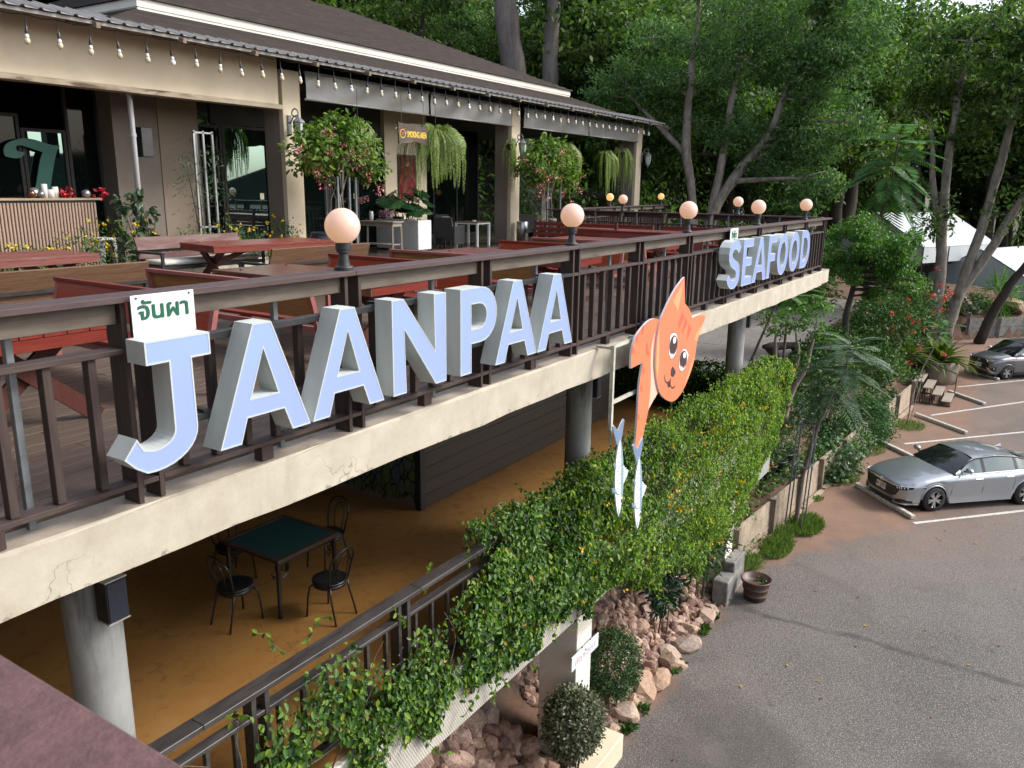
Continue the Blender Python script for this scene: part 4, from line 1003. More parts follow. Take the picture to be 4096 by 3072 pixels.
# smoking area board
sm = thing('smoking_sign', 'dark wooden slab reading SMOKING AREA in yellow beside the hanging fern', 'sign', (16.16, 13.3, 2.95))
brd = [(-.56, .25), (-.3, .23), (.0, .255), (.3, .235), (.30, .20), (.36, .19), (.38, .235), (.56, .24), (.55, .0), (.565, -.25), (.3, -.20), (.05, -.17), (-.15, -.21), (-.53, -.24), (-.55, 0)]
MB().prism([brd], lambda u, v, d: (u, d, v), -.02, .02).build('board', wood_mat('dark_slab_wood', (.05, .035, .028), (.10, .072, .058), (.14, .11, .09), .6, bmp=.4), sm, recalc=True)
M_YEL = flat('yellow_lettering', (.70, .50, .05), .5)
put_text(sm, 'SMOKING AREA', .20, M_YEL, (.14, -.0225, -.01), (PI / 2, .0, 0), .52, bold=.005)
MB().prism([arc(-.40, 0, .105, .105, 0, 360, 24)[:-1], arc(-.40, 0, .09, .09, 0, 360, 24)[:-1]], lambda u, v, d: (u, d, v), -.024, -.021).build('ring', M_YEL, sm, recalc=True)
MB().bar((-.46, -.0225, -.04), (-.34, -.0225, .04), .003, .028, (0, 1, 0)).build('cigarette', M_YEL, sm)
for k in range(3): MB().tube([(-.46 + .03 * k, -.0225, .0), (-.475 + .03 * k, -.0225, .03), (-.455 + .03 * k, -.0225, .06)], .005, 4).build('smoke_mark', M_YEL, sm)
for x in (-.42, .42): MB().tube([(x, 0, .24), (x, 0, .88)], .006, 5).build('chain', M_STEEL, sm)

# ------------------------------------------------------------------ veranda furniture
M_GTABLE = mat('taupe_lacquer', (.30, .265, .22), .5, .08, 4)
c = thing('console_table', 'slim taupe console table standing beside the white planter', 'table', (17.05, 15.25, -.06), .12)
MB().box(-.26, .26, -.62, .62, .80, .835, .004).build('top', M_GTABLE, c); MB().box(-.22, .22, -.57, .57, .70, .80).build('apron', M_GTABLE, c); MB().box(-.2, .2, -.55, .55, .2, .225).build('shelf', M_GTABLE, c)
for a in (-.21, .21):
    for d in (-.56, .56): MB().bar((a * 1.05, d * 1.02, 0), (a, d, .70), .05, .05).build('leg', M_GTABLE, c)
pl = thing('planter', 'tall white panelled planter full of dark glossy leaves', 'planter', (18.15, 15.5, -.06))
MB().box(-.29, .29, -.94, .94, .03, .84, .004).build('body', flat('white_lacquer', (.66, .68, .69), .45), pl)
for k in range(12): MB().box(-.296, -.2905, -.93 + k * .156, -.93 + k * .156 + .148, .04, .83).build('board', MATS['white_lacquer'], pl)
for k in range(4): MB().box(-.285 + k * .145, -.285 + k * .145 + .138, -.9455, -.9405, .04, .83).build('board', MATS['white_lacquer'], pl)
M_MONST = leafmat('dark_glossy_leaves', (.008, .028, .010), (.018, .055, .020), (.05, .11, .04), .15, .25)
def bigleaf(V0, D, Nn, L, Wd):
    """broad leaf with notched margin, as one fan of faces"""
    D = np.array(D) / np.linalg.norm(D); sd = np.cross(Nn, D); sd /= np.linalg.norm(sd); Nn = np.cross(D, sd); pts = [np.array(V0)]
    out = []
    for k in range(15):
        a = -2.6 + 5.2 * k / 14; r = (.5 + .42 * math.cos(a * .9)) * (0.78 if k % 2 else 1.0)
        out.append(np.array(V0) + D * L * (.42 + .55 * math.cos(a)) + sd * Wd * .62 * math.sin(a) * (1 if k % 2 == 0 else .8) - Nn * .12 * L * abs(math.sin(a)))
    return [np.array(V0) + D * L * .3] + out
lv = MB(); stm = MB(); r_ = random.Random(3)
for k in range(26):
    a = r_.uniform(0, 2 * PI); h = r_.uniform(.35, .95); rad = r_.uniform(.15, .6)
    bx, by = 18.15 + r_.uniform(-.15, .15), 15.4 + r_.uniform(-.7, .7); tip = Vector((bx + rad * math.cos(a) * .8, by + rad * math.sin(a), .78 + h))
    stm.tube([(bx, by, .75), ((bx + tip.x) / 2, (by + tip.y) / 2, .80 + h * .7), tip], .012, 5)
    q = bigleaf(tip, (math.cos(a) * .7, math.sin(a) * .7, -.45), (math.cos(a) * .5, math.sin(a) * .5 - .3, .8), r_.uniform(.35, .5), r_.uniform(.35, .5))
    lv.add(q, [(0, i, i + 1) for i in range(1, 15)])
mo = lv.build('leaves', M_MONST, pl); mo.location = (-18.15, -15.5, .06); mo2 = stm.build('stems', flat('green_stem', (.03, .07, .02), .6), pl); mo2.location = (-18.15, -15.5, .06)
hy = leafobj('hydrangea', crown_arrays([((17.0, 15.0, .97), (.17, .17, .13), 170)], .06, .8, 8), leafmat('mauve_petals', (.12, .06, .12), (.28, .13, .24), (.40, .25, .30), .2)); tag(hy, 'mauve hydrangea bunch on the console table', 'flowers')
vz = MB().lathe([(.05, 0), (.06, .1), (.055, .24), (.04, .25)], n=14).build('vase', flat('white_ceramic', (.7, .7, .7), .3), None, True, loc=(17.05, 15.55, .776)); tag(vz, 'small white vase on the console table', 'vase')
M_WICK = mat('black_wicker', (.018, .018, .021), .55, .5, 40, .8, stretch=(1, 1, 3))
M_FLOR = None
m, n, b = new_mat('red_floral_fabric')
v = n.nodes.new('ShaderNodeTexNoise'); v.inputs['Scale'].default_value = 9; v.inputs['Detail'].default_value = 3; tc = n.nodes.new('ShaderNodeTexCoord'); n.links.new(tc.outputs['Object'], v.inputs['Vector'])
n.links.new(ramp(n, v.outputs[0], [(.48, (.62, .58, .55)), (.54, (.45, .06, .08))]), b.inputs['Base Color']); b.inputs['Roughness'].default_value = .85
M_FLOR = m
def wicker(x, y, rz, lab, pillow=M_FLOR):
    t = thing('wicker_chair', lab, 'chair', (x, y, -.06), rz, 'black wicker chairs on the veranda')
    MB().box(-.3, .3, -.3, .28, .28, .42, .02).build('seat', M_WICK, t); MB().bar((0, -.30, .40), (0, -.40, .90), .60, .06, (0, 1, 0)).build('backrest', M_WICK, t)
    for s in (-1, 1): MB().box(s * .33 - .035, s * .33 + .035, -.34, .3, .10, .66, .015).build('armrest', M_WICK, t)
    for s in (-.3, .3):
        for d in (-.3, .26): MB().box(s - .03, s + .03, d - .03, d + .03, 0, .28).build('leg', M_WICK, t)
    if pillow:
        q = MB().box(-.22, .22, -.10, .06, -.17, .17, .06).build('pillow', pillow, None, True, loc=(x + (-math.sin(rz)) * -.17, y + math.cos(rz) * -.17, .62), rot=(.25, 0, rz)); tag(q, 'floral cushion resting in the ' + lab.replace('black wicker', 'black'), 'cushion')
def wtable(x, y, rz, lab, s=.40):
    t = thing('side_table', lab, 'table', (x, y, -.06), rz); M_ = MATS['white_lacquer']
    MB().box(-s, s, -s, s, .70, .735, .003).build('top', mat('brown_tabletop', (.17, .12, .085), .4, .15, 5), t); MB().box(-s, s, -s, s, .665, .699).build('frame', M_, t)
    for a in (-1, 1):
        for d in (-1, 1): MB().box(a * (s - .03) - .03, a * (s - .03) + .03, d * (s - .03) - .03, d * (s - .03) + .03, 0, .664).build('leg', M_, t)
wicker(19.55, 14.75, -PI / 2 + .15, 'black wicker chair seen from behind beside the white table'); wtable(20.75, 14.75, .1, 'square white-legged table by the black wicker chair')
wicker(20.95, 15.75, PI - .1, 'black wicker chair on the far side of the white table'); wicker(18.95, 15.9, -PI / 2 - .2, 'black wicker chair half hidden behind the white planter')
wicker(23.9, 14.9, -.6, 'black wicker chair right of the middle pillar'); wtable(25.0, 14.6, 0, 'white table behind the second flowering shrub')
at = MB().lathe([(.06, 0), (.07, .04), (.05, .045)], n=14).build('ashtray', flat('white_glaze', (.72, .72, .7), .3), None, loc=(20.75, 14.7, .675)); tag(at, 'small white ashtray on the square table', 'ashtray')
po = thing('poster', 'tall red framed poster hanging on the cream wall behind the ferns', 'poster', (19.2, 16.04, 1.95))
MB().box(-.42, .42, -.02, .02, -.66, .66, .006).build('frame', M_STEEL, po)
m, n, b = new_mat('red_poster_print')
tc = n.nodes.new('ShaderNodeTexCoord'); gr = n.nodes.new('ShaderNodeTexGradient'); gr.gradient_type = 'SPHERICAL'; mp = n.nodes.new('ShaderNodeMapping'); mp.inputs['Location'].default_value = (0, 0, .55); mp.inputs['Scale'].default_value = (1.8, 1, 1.6)
n.links.new(tc.outputs['Object'], mp.inputs[0]); n.links.new(mp.outputs[0], gr.inputs[0])
cc = ramp(n, gr.outputs[0], [(.0, (.10, .02, .025)), (.22, (.16, .025, .025)), (.3, (.26, .10, .05)), (.34, (.10, .018, .02)), (.7, (.17, .03, .03))])
cc = mixc(n, ramp(n, noise(n, 4, 4, .6), [(.45, 0), (.7, .6)]), cc, (.32, .12, .12))
n.links.new(cc, b.inputs['Base Color']); b.inputs['Roughness'].default_value = .12
MB().box(-.38, .38, -.0255, -.0205, -.62, .62).build('print', m, po)
put_text(po, 'Ribs', .17, flat('rose_lettering', (.6, .25, .25), .5), (0, -.0275, .38), (PI / 2, 0, 0), 1)
ab = thing('ash_bin', 'cylindrical steel ash bin at the foot of the middle pillar', 'bin', (22.45, 14.0, -.06))
MB().lathe([(.19, 0), (.19, .70), (.17, .72)], n=24).build('body', mat('brushed_steel', (.42, .41, .40), .28, .08, 20, metal=.9, stretch=(6, 6, .5)), ab, True)
MB().box(-.12, .12, -.195, -.17, .36, .50).build('slot', M_STEEL, ab)

# ------------------------------------------------------------------ terrace furniture
PL = {}
def picnic(x, y, rz, L, Wd, lab, mred=M_RED, h=.75):
    t = thing('picnic_table', lab, 'table', (x, y, -.06), rz, 'red picnic tables on the terrace')
    k = 6; w = Wd / k
    for i in range(k): boxobj('plank', (L, w - .006, .035), mred, t, (0, -Wd / 2 + w * (i + .5), h - .0175 + rng.normal() * .001))
    for s in (-1, 1):
        boxobj('apron', (L - .01, .03, .085), mred, t, (0, s * (Wd / 2 - .02), h - .08)); boxobj('apron', (.03, Wd - .075, .085), M_REDY, t, (s * (L / 2 - .02), 0, h - .08))
        for d in (-1, 1):
            MB().bar((s * (L / 2 - .28) + d * .02, d * (Wd / 2 - .02), 0), (s * (L / 2 - .28) + d * .02, -d * (Wd / 2 - .16), h - .036), .038, .125, (0, 0, 1)).build('leg', M_REDD, t)
        MB().bar((s * (L / 2 - .28), -Wd / 2 + .1, h - .10), (s * (L / 2 - .28), Wd / 2 - .1, h - .10), .05, .08).build('cleat', M_RED, t)
        MB().bar((s * (L / 2 - .30), 0, h * .48), (s * .12, 0, h - .05), .035, .09).build('brace', M_REDD, t)
    for d in (-1, 1):
        for q in (0, .09): MB().lathe([(.012, 0), (.012, .012)], n=6).build('bolt', M_STEEL, t, loc=(-L / 2 + .255, d * (Wd / 2 - .2 - q), h - .10), rot=(0, -PI / 2, 0))
    return t
def bench(x, y, rz, L, lab, back=M_ORANGE, frame=M_PINK, ply=False):
    """seat faces local -x; length along y"""
    t = thing('bench', lab, 'bench', (x, y, -.06), rz, 'red benches around the picnic tables')
    for i in range(3): boxobj('seat_plank', (.135, L, .03), M_REDY, t, (-.42 + .142 * i, 0, .435))
    bm_ = MB().bar((.0 + .012, 0, .50), (.085, 0, .80), L - .06, .022, (1, 0, 0)); bm_.build('backrest', back, t)
    boxobj('top_rail', (.06, L, .04), M_REDY if not ply else M_PINK, t, (.088, 0, .822))
    for s in (-1, 1):
        boxobj('seat_frame', (.47, .05, .06), frame, t, (-.24, s * (L / 2 - .03), .387)); boxobj('leg', (.055, .055, .357), frame, t, (-.445, s * (L / 2 - .03), .1785))
        MB().bar((.0, s * (L / 2 - .03), 0), (.0, s * (L / 2 - .03), .357), .055, .055).build('leg', frame, t)
        MB().bar((.0, s * (L / 2 - .03), .418), (.10, s * (L / 2 - .03), .80), .05, .05).build('stile', frame, t)
    boxobj('front_rail', (.03, L - .12, .06), frame, t, (-.455, 0, .387)); boxobj('rear_rail', (.03, L - .12, .06), frame, t, (.0, 0, .387))
    return t
def sofa(x, y, rz, L, lab, plank=M_PLANK):
    """cushioned steel bench; faces local +y, back plank at y=0"""
    t = thing('cushioned_bench', lab, 'bench', (x, y, -.06), rz, 'black steel benches with ivory cushions')
    MB().bar((0, -.02, .62), (0, -.10, .84), L, .035, (0, -1, .3)).build('back_plank', plank, t)
    MB().bar((0, .0, .47), (0, -.015, .57), L, .03, (0, -1, .2)).build('back_plank', plank, t)
    q = MB().box(-L / 2 + .07, L / 2 - .07, .04, .62, .38, .47, .03).build('cushion', M_CUSH, t, True)
    MB().box(-L / 2 + .045, L / 2 - .045, .0, .66, .315, .375).build('seat_frame', M_STEEL, t)
    MB().box(-L / 2, L / 2, -.075, -.04, .58, .615).build('back_rail', M_STEEL, t)
    for s in (-1, 1):
        xx = s * (L / 2 - .02)
        for d in (-.04, .65): MB().box(xx - .022, xx + .022, d - .022, d + .022, 0, .575).build('leg', M_STEEL, t)
        MB().box(xx - .03, xx + .03, -.06, .68, .577, .615).build('armrest', M_STEEL, t)
    return t
picnic(2.92, 7.05, PI / 2, 2.6, 1.0, 'red picnic table behind the railing, left of the J')
picnic(6.95, 7.15, PI / 2, 2.6, 1.15, 'brown-topped picnic table just behind the largest globe lamp', wood_mat('worn_brown_red_top', (.105, .045, .032), (.165, .078, .058), (.20, .12, .10), .3))
picnic(11.05, 7.05, PI / 2, 2.6, 1.15, 'picnic table behind the letters PAA, left of the second lamp', wood_mat('dusky_red_top', (.10, .036, .030), (.15, .060, .050), (.10, .05, .045), .4))
picnic(15.3, 7.35, PI / 2, 2.7, 1.2, 'dark red picnic table behind the third globe lamp', wood_mat('dull_red_top', (.12, .036, .026), (.18, .062, .045), (.10, .05, .04), .4))
picnic(19.3, 8.9, PI / 2, 3.1, 1.0, 'long red picnic table by the far side railing', MATS['dull_red_top'])
picnic(5.72, 12.25, 0, 2.3, 1.2, 'weathered red picnic table before the ribbed counter', wood_mat('greyed_red_top', (.145, .045, .036), (.205, .078, .064), (.20, .15, .13), .5))
picnic(10.2, 12.05, -.16, 2.5, 1.2, 'red picnic table standing free on V-shaped legs near the glass door', wood_mat('bright_red_top', (.145, .030, .022), (.21, .055, .042), (.30, .20, .17), .35, pf=(.62, .85)))
bench(4.32, 7.05, 0, 2.5, 'orange-red bench right of the table nearest the J')
bench(5.58, 7.1, PI, 2.6, 'red bench with plywood back above the first A', M_PLY, ply=True)
bench(8.18, 7.1, 0, 2.5, 'orange-red bench behind the largest globe lamp')
bench(9.58, 7.0, PI, 2.6, 'red bench with plywood back behind the letter N', M_PLY, ply=True)
bench(12.35, 7.0, 0, 2.5, 'orange-red bench just left of the second globe lamp')
bench(13.75, 7.1, PI, 2.4, 'red bench with plywood back seen through the bars right of the last A', M_PLY, ply=True)
bench(17.05, 7.3, 0, 2.5, 'dark red bench right of the third globe lamp', M_RED, M_REDD)
bench(20.12, 7.2, 0, 2.2, 'dark red bench against the far side railing, nearer one', M_RED, M_REDD)
bench(20.02, 9.7, 0, 2.4, 'dark red bench against the far side railing, farther one', M_RED, M_REDD)
sb = thing('slatted_bench', 'dark red bench with slatted back facing the far table', 'bench', (17.95, 9.65, -.06), 0, 'red benches around the picnic tables')
for i in range(4): boxobj('slat', (.022, 2.3, .085), M_REDY, sb, (-.08 + .02 * i, 0, .52 + .125 * i))
for i in range(3): boxobj('seat_plank', (.14, 2.3, .03), M_REDY, sb, (.08 + .148 * i, 0, .435))
for s in (-1.12, 1.12):
    MB().bar((-.10, s, 0), (0.0, s, .98), .06, .07, (1, 0, 0)).build('stile', M_REDD, sb); boxobj('leg', (.06, .06, .42), M_REDD, sb, (.44, s, .21)); boxobj('seat_frame', (.46, .05, .06), M_REDD, sb, (.22, s, .388))
sofa(4.82, 9.2, 0, 2.3, 'black steel bench with long brown plank back, nearest the camera')
sofa(9.25, 9.55, -.05, 2.0, 'black steel bench with brown plank back left of the white planter')
sofa(4.9, 13.15, PI, 2.4, 'ivory cushioned bench behind the weathered table', M_BRED)
sofa(9.55, 13.15, PI, 2.2, 'ivory cushioned bench with flaking maroon back near the brown wall', M_BRED)
# ------------------------------------------------------------------ lower floor table and chairs
M_BLK = mat('black_enamel_tube', (.016, .016, .017), .32, .3, 12)
lt = thing('dining_table', 'table with dark green ribbed top and dark wooden rim on the orange floor', 'table', (6.11, 7.165, -3.15))
M_RIM = wood_mat('dark_rim_wood', (.045, .024, .018), (.085, .050, .038), (.10, .065, .05), .45)
m, n, b = new_mat('dark_green_ribbed_mat')
tc = n.nodes.new('ShaderNodeTexCoord'); wv = n.nodes.new('ShaderNodeTexWave'); wv.bands_direction = 'Y'; wv.inputs['Scale'].default_value = 13; wv.inputs['Distortion'].default_value = .25
n.links.new(tc.outputs['Object'], wv.inputs['Vector']); n.links.new(mixc(n, wv.outputs[1], (.006, .030, .032), (.016, .072, .070)), b.inputs['Base Color']); b.inputs['Roughness'].default_value = .5; bump(n, b, wv.outputs[1], .6, .01)
MB().box(-.43, .43, -.44, .44, .715, .745).build('top_mat', m, lt)
for s in (-1, 1): MB().box(-.49, .49, s * .467 - .026, s * .467 + .026, .71, .752, .004).build('rim', M_RIM, lt); MB().box(s * .462 - .027, s * .462 + .027, -.4405, .4405, .71, .752, .004).build('rim', M_RIM, lt)
for a in (-1, 1):
    for d in (-1, 1):
        MB().box(a * .44 - .018, a * .44 + .018, d * .43 - .018, d * .43 + .018, 0, .705).build('leg', M_BLK, lt)
        sc = MB()
        for ax in (0, 1):
            c = [(.42 - .03 - .11 * (1 - math.cos(u * .9)) * .9, .66 - .10 * u - .02 * math.sin(3 * u)) for u in np.linspace(0, 1.6, 9)] + [(.36 + .02 * math.cos(u), .49 + .02 * math.sin(u)) for u in np.linspace(0, 5, 8)]
            sc.tube([(a * r_, d * .43, z) if ax == 0 else (a * .44, d * r_, z) for r_, z in c], .006, 5)
        sc.build('scroll', M_BLK, lt)
for s in (-1, 1): MB().box(-.42, .42, s * .43 - .01, s * .43 + .01, .66, .705).build('apron', M_BLK, lt)
def bistro(x, y, rz, lab):
    """faces local +y"""
    t = thing('bistro_chair', lab, 'chair', (x, y, -3.15), rz, 'black bentwood-style chairs around the green table')
    MB().lathe([(.19, .44), (.205, .452), (.205, .468), (.19, .478), (.12, .474), (.004, .472)], n=28).build('seat', M_BLK, t, True)
    MB().lathe([(.19, .40), (.195, .405), (.195, .437), (.185, .439)], n=28).build('seat_ring', M_BLK, t, True)
    for s in (-1, 1):
        MB().tube([(s * .12, .13, .41), (s * .15, .17, .38), (s * .165, .19, .28), (s * .18, .21, 0)], .012, 8).build('front_leg', M_BLK, t, True)
        MB().tube([(s * .145, -.13, .43), (s * .155, -.15, .30), (s * .17, -.20, .12), (s * .175, -.23, 0)], .012, 8).build('rear_leg', M_BLK, t, True)
    hoop = [(-.145, -.13, .43), (-.17, -.15, .55), (-.19, -.19, .72)] + [(-.19 * math.cos(a), -.195 - .055 * math.sin(a), .74 + .15 * math.sin(a)) for a in np.linspace(.1, PI - .1, 11)] + [(.19, -.19, .72), (.17, -.15, .55), (.145, -.13, .43)]
    MB().tube(hoop, .012, 8).build('back_hoop', M_BLK, t, True)
    inner = [(-.06, -.165, .45), (-.085, -.19, .62)] + [(-.09 * math.cos(a), -.20 - .035 * math.sin(a), .66 + .16 * math.sin(a)) for a in np.linspace(.1, PI - .1, 8)] + [(.085, -.19, .62), (.06, -.165, .45)]
    MB().tube(inner, .008, 8).build('inner_hoop', M_BLK, t, True)
bistro(5.36, 7.10, -PI / 2 - .05, 'black round-seated chair at the end of the green table nearest the speaker column')
bistro(6.06, 6.32, .05, 'black round-seated chair on the vine side of the green table')
bistro(6.02, 7.98, PI - .1, 'black chair mostly hidden by the beam behind the green table')
bistro(6.95, 7.25, PI / 2 - .1, 'black round-seated chair at the far end of the green table, towards the mural')

# ------------------------------------------------------------------ lower square pillars, netting, sign
for x, lab in ((8.98, 'cream square pillar under the lower floor carrying a small Thai sign'), (15.65, 'cream square pillar with concrete footings by the brown pot'), (2.2, 'cream square pillar under the near end of the lower floor')):
    p = MB().box(x, x + .45, 4.60, 5.2, -6.6, -3.862, .008).build('square_pillar', M_WHITEP, None); tag(p, lab, 'pillar')
M_FOOT = mat('mossy_concrete', (.20, .195, .18), .9, .4, 5, .4, fine=18)
fo = MB().box(14.98, 15.5, 4.30, 4.62, -6.62, -6.02, .02).build('concrete_footing', M_FOOT, None); tag(fo, 'rough grey concrete block in front of the far square pillar', 'concrete block')
fo = MB().box(15.52, 16.25, 4.35, 4.59, -6.62, -5.82, .02).build('concrete_footing', M_FOOT, None); tag(fo, 'taller stained concrete footing beside the brown pot', 'concrete block')
cs = MB().box(8.6, 9.75, 4.16, 4.54, -6.62, -6.17, .015).build('planter_block', M_WALLC, None); tag(cs, 'cream concrete block at the asphalt edge under the grey-leaved round bush', 'concrete block')
sg = thing('pillar_sign', 'small pale sign with pink Thai script on the square pillar', 'sign', (9.14, 4.55, -4.62))
MB().box(-.40, .40, -.008, .008, -.11, .11, .002).build('panel', mat('pale_blue_sheet', (.56, .66, .70), .45, .05, 2), sg)
put_text(sg, 'เชิญชั้นบน', .15, flat('pink_lettering_edge', (.45, .08, .12), .5), (.006, -.0095, -.016), (PI / 2, 0, 0), .98, .001, .0, 'lettering_shadow', .005); put_text(sg, 'เชิญชั้นบน', .15, flat('white_lettering', (.80, .74, .74), .5), (0, -.0115, -.012), (PI / 2, 0, 0), .98, .001, .0, 'lettering', .003)
for x in (-.1, .15): MB().lathe([(.012, 0), (.012, .01)], n=8).build('bolt', M_STEEL, sg, loc=(x, .0, .118))
net = MB()
for s in (-1, 1):
    for i in range(210):
        x = 3.6 + i * .034; z0, z1 = -3.35, -4.12 - .06 * math.sin(i * .11)
        h = z0 - z1; y = 4.438
        a = (x, y, z0); b_ = (x + s * h * .55, y - .015 * 0, z1)
        net.add([(a[0] - .0022, y, a[2]), (a[0] + .0022, y, a[2]), (b_[0] + .0022, y - .01, b_[2]), (b_[0] - .0022, y - .01, b_[2])], [(0, 1, 2, 3)])
o = net.build('wire_netting', flat('dark_wire', (.03, .03, .03), .5), None, kind='stuff'); tag(o, 'dark wire netting hanging over the cream edge below the vines', 'netting')

# ------------------------------------------------------------------ vines over the lower railing
M_VINE = leafmat('vine_leaves', (.014, .046, .008), (.125, .240, .020), (.30, .40, .032), .44, .42, (0, .46, 1), 1.3)
def top_z(x):
    n_ = .10 * np.sin(x * 2.3) + .07 * np.sin(x * 5.1 + 1)
    t = np.where(x < 6.2, -2.36 + 1.0 * n_, -2.36 + np.clip((x - 6.2) / .9, 0, 1) * .54 + n_ * .6)
    t = np.where(np.abs(x - 4.2) < .3, -2.06, t); return np.where(x > 10, t - .04, t)
def bot_z(x):
    n_ = .10 * np.sin(x * 3.1 + 2) + .08 * np.sin(x * 7.7) + .05 * np.sin(x * 17)
    return np.interp(x, [2, 4.7, 8.1, 9.0, 10, 11.4, 13, 14.5, 16.6, 18.2], [-3.3, -3.44, -3.50, -3.66, -3.98, -4.4, -4.78, -4.80, -4.2, -3.2]) + n_
n_ = 88000
x = np.concatenate([2.3 + 4.2 * rng.random(15000), 6.2 + 12.0 * rng.random(n_ - 15000)])
u = rng.random(len(x)); z = bot_z(x) + (top_z(x) - bot_z(x)) * np.clip(u * 1.04 - .02, 0, 1.02)
thick = np.interp(x, [2, 6.5, 8, 10, 14, 18.3], [.14, .20, .26, .34, .42, .34])
bulge = np.sin(np.clip((z - bot_z(x)) / (top_z(x) - bot_z(x)), 0, 1) * PI) ** .5
side = rng.random(len(x))
lob = np.sin(x * 2.7 + 1.3 * np.sin(z * 3.1)) * np.sin(z * 3.7 + 1.1 * np.sin(x * 1.9 + 1)) + .6 * np.sin(x * 6.3 + z * 4.7) * np.sin(z * 8.3 - x * 3.1)
y = 4.47 - thick * (.25 + .75 * bulge) * (1 - .75 * side ** 1.6) - .10 * lob * np.clip((x - 4) / 4, .3, 1)
cap = rng.random(len(x)) < .13; cap &= x > 6.5                       # the part lying over the cap
y[cap] = 4.40 + .36 * rng.random(cap.sum()) + .02; z[cap] = -1.97 + .17 * rng.random(cap.sum()) ** 1.5 - .25 * (rng.random(cap.sum()) < .25) + .05 * np.sin(x[cap] * 3)
P = np.stack([x, y, z], 1); k = len(x)
hole = (lob + .5 * np.sin(x * 11.3) * np.sin(z * 9.7) + rng.normal(size=k) * .35) < -.98
rel = (top_z(x) - z) / .55
hole |= (x < 6.5) & ((rng.random(k) > np.clip(.18 + rel, .18, 1)) | ((np.sin(x * 7.1 + 1) + np.sin(z * 5 + x * 3.2) + rng.normal(size=k) * .4) < -.75))
P = P[~hole]; k = len(P)
Nn = unit(np.stack([rng.normal(size=k) * .5, -.75 + rng.normal(size=k) * .35, .55 + rng.normal(size=k) * .4], 1))
D = unit(np.stack([rng.normal(size=k) * .7, -.25 + rng.normal(size=k) * .3, -.75 + rng.normal(size=k) * .45], 1))
Ls = .052 * (.45 + 1.1 * rng.random(k) ** 1.3) * np.interp(P[:, 0], [3, 8, 12], [1.12, 1.15, .95])
vine = thing('flowering_vine', 'bright green vine with tiny yellow flowers smothering the lower railing', 'vine', (11, 4.4, -4.6))
M_VINED = leafmat('older_vine_leaves', (.010, .038, .010), (.060, .140, .024), (.14, .25, .042), .38, .38, (0, .5, 1), 2.0)
M_DEAD = leafmat('withered_leaves', (.12, .06, .02), (.25, .14, .04), (.40, .26, .06), .2, .7)
def local(o, t): o.location = -Vector(t.location); return o
lime = rng.random(k) < np.clip((P[:, 0] - 6.5) / 6.5 + .25 * np.sin(P[:, 0] * 1.9 + P[:, 2] * 1.3), .22, .90)
dead = rng.random(k) < .006
for sel, m_, nm in ((lime & ~dead, M_VINE, 'foliage'), (~lime & ~dead, M_VINED, 'older_foliage'), (dead, M_DEAD, 'withered_leaves')):
    local(leafobj(nm, leaf_arrays(P[sel], D[sel], Nn[sel], Ls[sel], Ls[sel] * .64, .2, True), m_, vine, 'stuff'), vine)
wd = MB()                                                            # woody runners under the leaves
for i in range(46):
    xx = rng.uniform(2.6, 17.5); p = np.array([xx, 4.5, float(bot_z(np.array(xx))) + rng.uniform(-.1, .3)]); d = np.array([rng.normal() * .5, -.05, .8]); pts = [p]
    for s_ in range(9): d = d + rng.normal(size=3) * np.array([.4, .12, .25]); d[2] = max(d[2], .05); p = p + unit(d[None])[0] * .16; p[1] = min(max(p[1], 4.33), 4.55); p[2] = min(p[2], -2.0); pts.append(p)
    wd.tube(pts, [.010 - .0008 * j for j in range(10)], 5, False)
local(wd.build('runners', mat('woody_vine_stem', (.10, .075, .05), .85, .3, 12), vine, kind='stuff'), vine)
# loose trailing shoots
sh = MB(); lp = []
for i in range(70):
    xx = rng.uniform(6.6, 17) if i > 18 else rng.uniform(3.4, 8.0); zz = float(bot_z(np.array(xx))) + .15 if i % 3 else (-1.95 if xx > 6.6 else float(top_z(np.array(xx))))
    yy = 4.30 if i % 3 else 4.55 + .2 * rng.random(); d = np.array([rng.normal() * .3, -.15 if i % 3 else .35 * rng.normal(), -.9 if i % 3 else .5]); p = np.array([xx, yy, zz]); pts = [p]
    for s in range(5): d = d + rng.normal(size=3) * .25; p = p + unit(d[None])[0] * .075; pts.append(p)
    sh.tube(pts, .003, 4, False); q = np.array(pts[1:]).repeat(2, 0); m_ = len(q)
    lp.append(leaf_arrays(q, rdir(m_) - np.array([0, 0, .4]), unit(rdir(m_) + np.array([0, -.6, .7])), .06, .04, .2, True))
local(sh.build('tendrils', flat('green_stem', (.05, .10, .02), .6), vine, kind='stuff'), vine); local(leafobj('shoots', join_arrays(lp), M_VINE, vine, 'stuff'), vine)
yf = rng.uniform(7.5, 18, 46); zf = bot_z(yf) + (top_z(yf) - bot_z(yf)) * rng.random(46); pf = np.stack([yf, np.full(46, 4.06), zf], 1).repeat(5, 0) + rng.normal(size=(230, 3)) * .012
local(leafobj('blossoms', leaf_arrays(pf, rdir(230) - np.array([0, .6, .3]), rdir(230), .05, .03, .1, False), leafmat('yellow_trumpet_petals', (.55, .26, .01), (.72, .40, .02), (.80, .50, .05), .2), vine, 'stuff'), vine)
M_HEDGE = leafmat('hedge_leaves', (.007, .022, .005), (.028, .075, .013), (.085, .155, .024), .3, .45, (0, .55, 1), 1.5)
hd = thing('vine_hedge', 'dark leafy hedge closing the far end of the orange floor', 'hedge', (17.6, 6.4, -3.2))
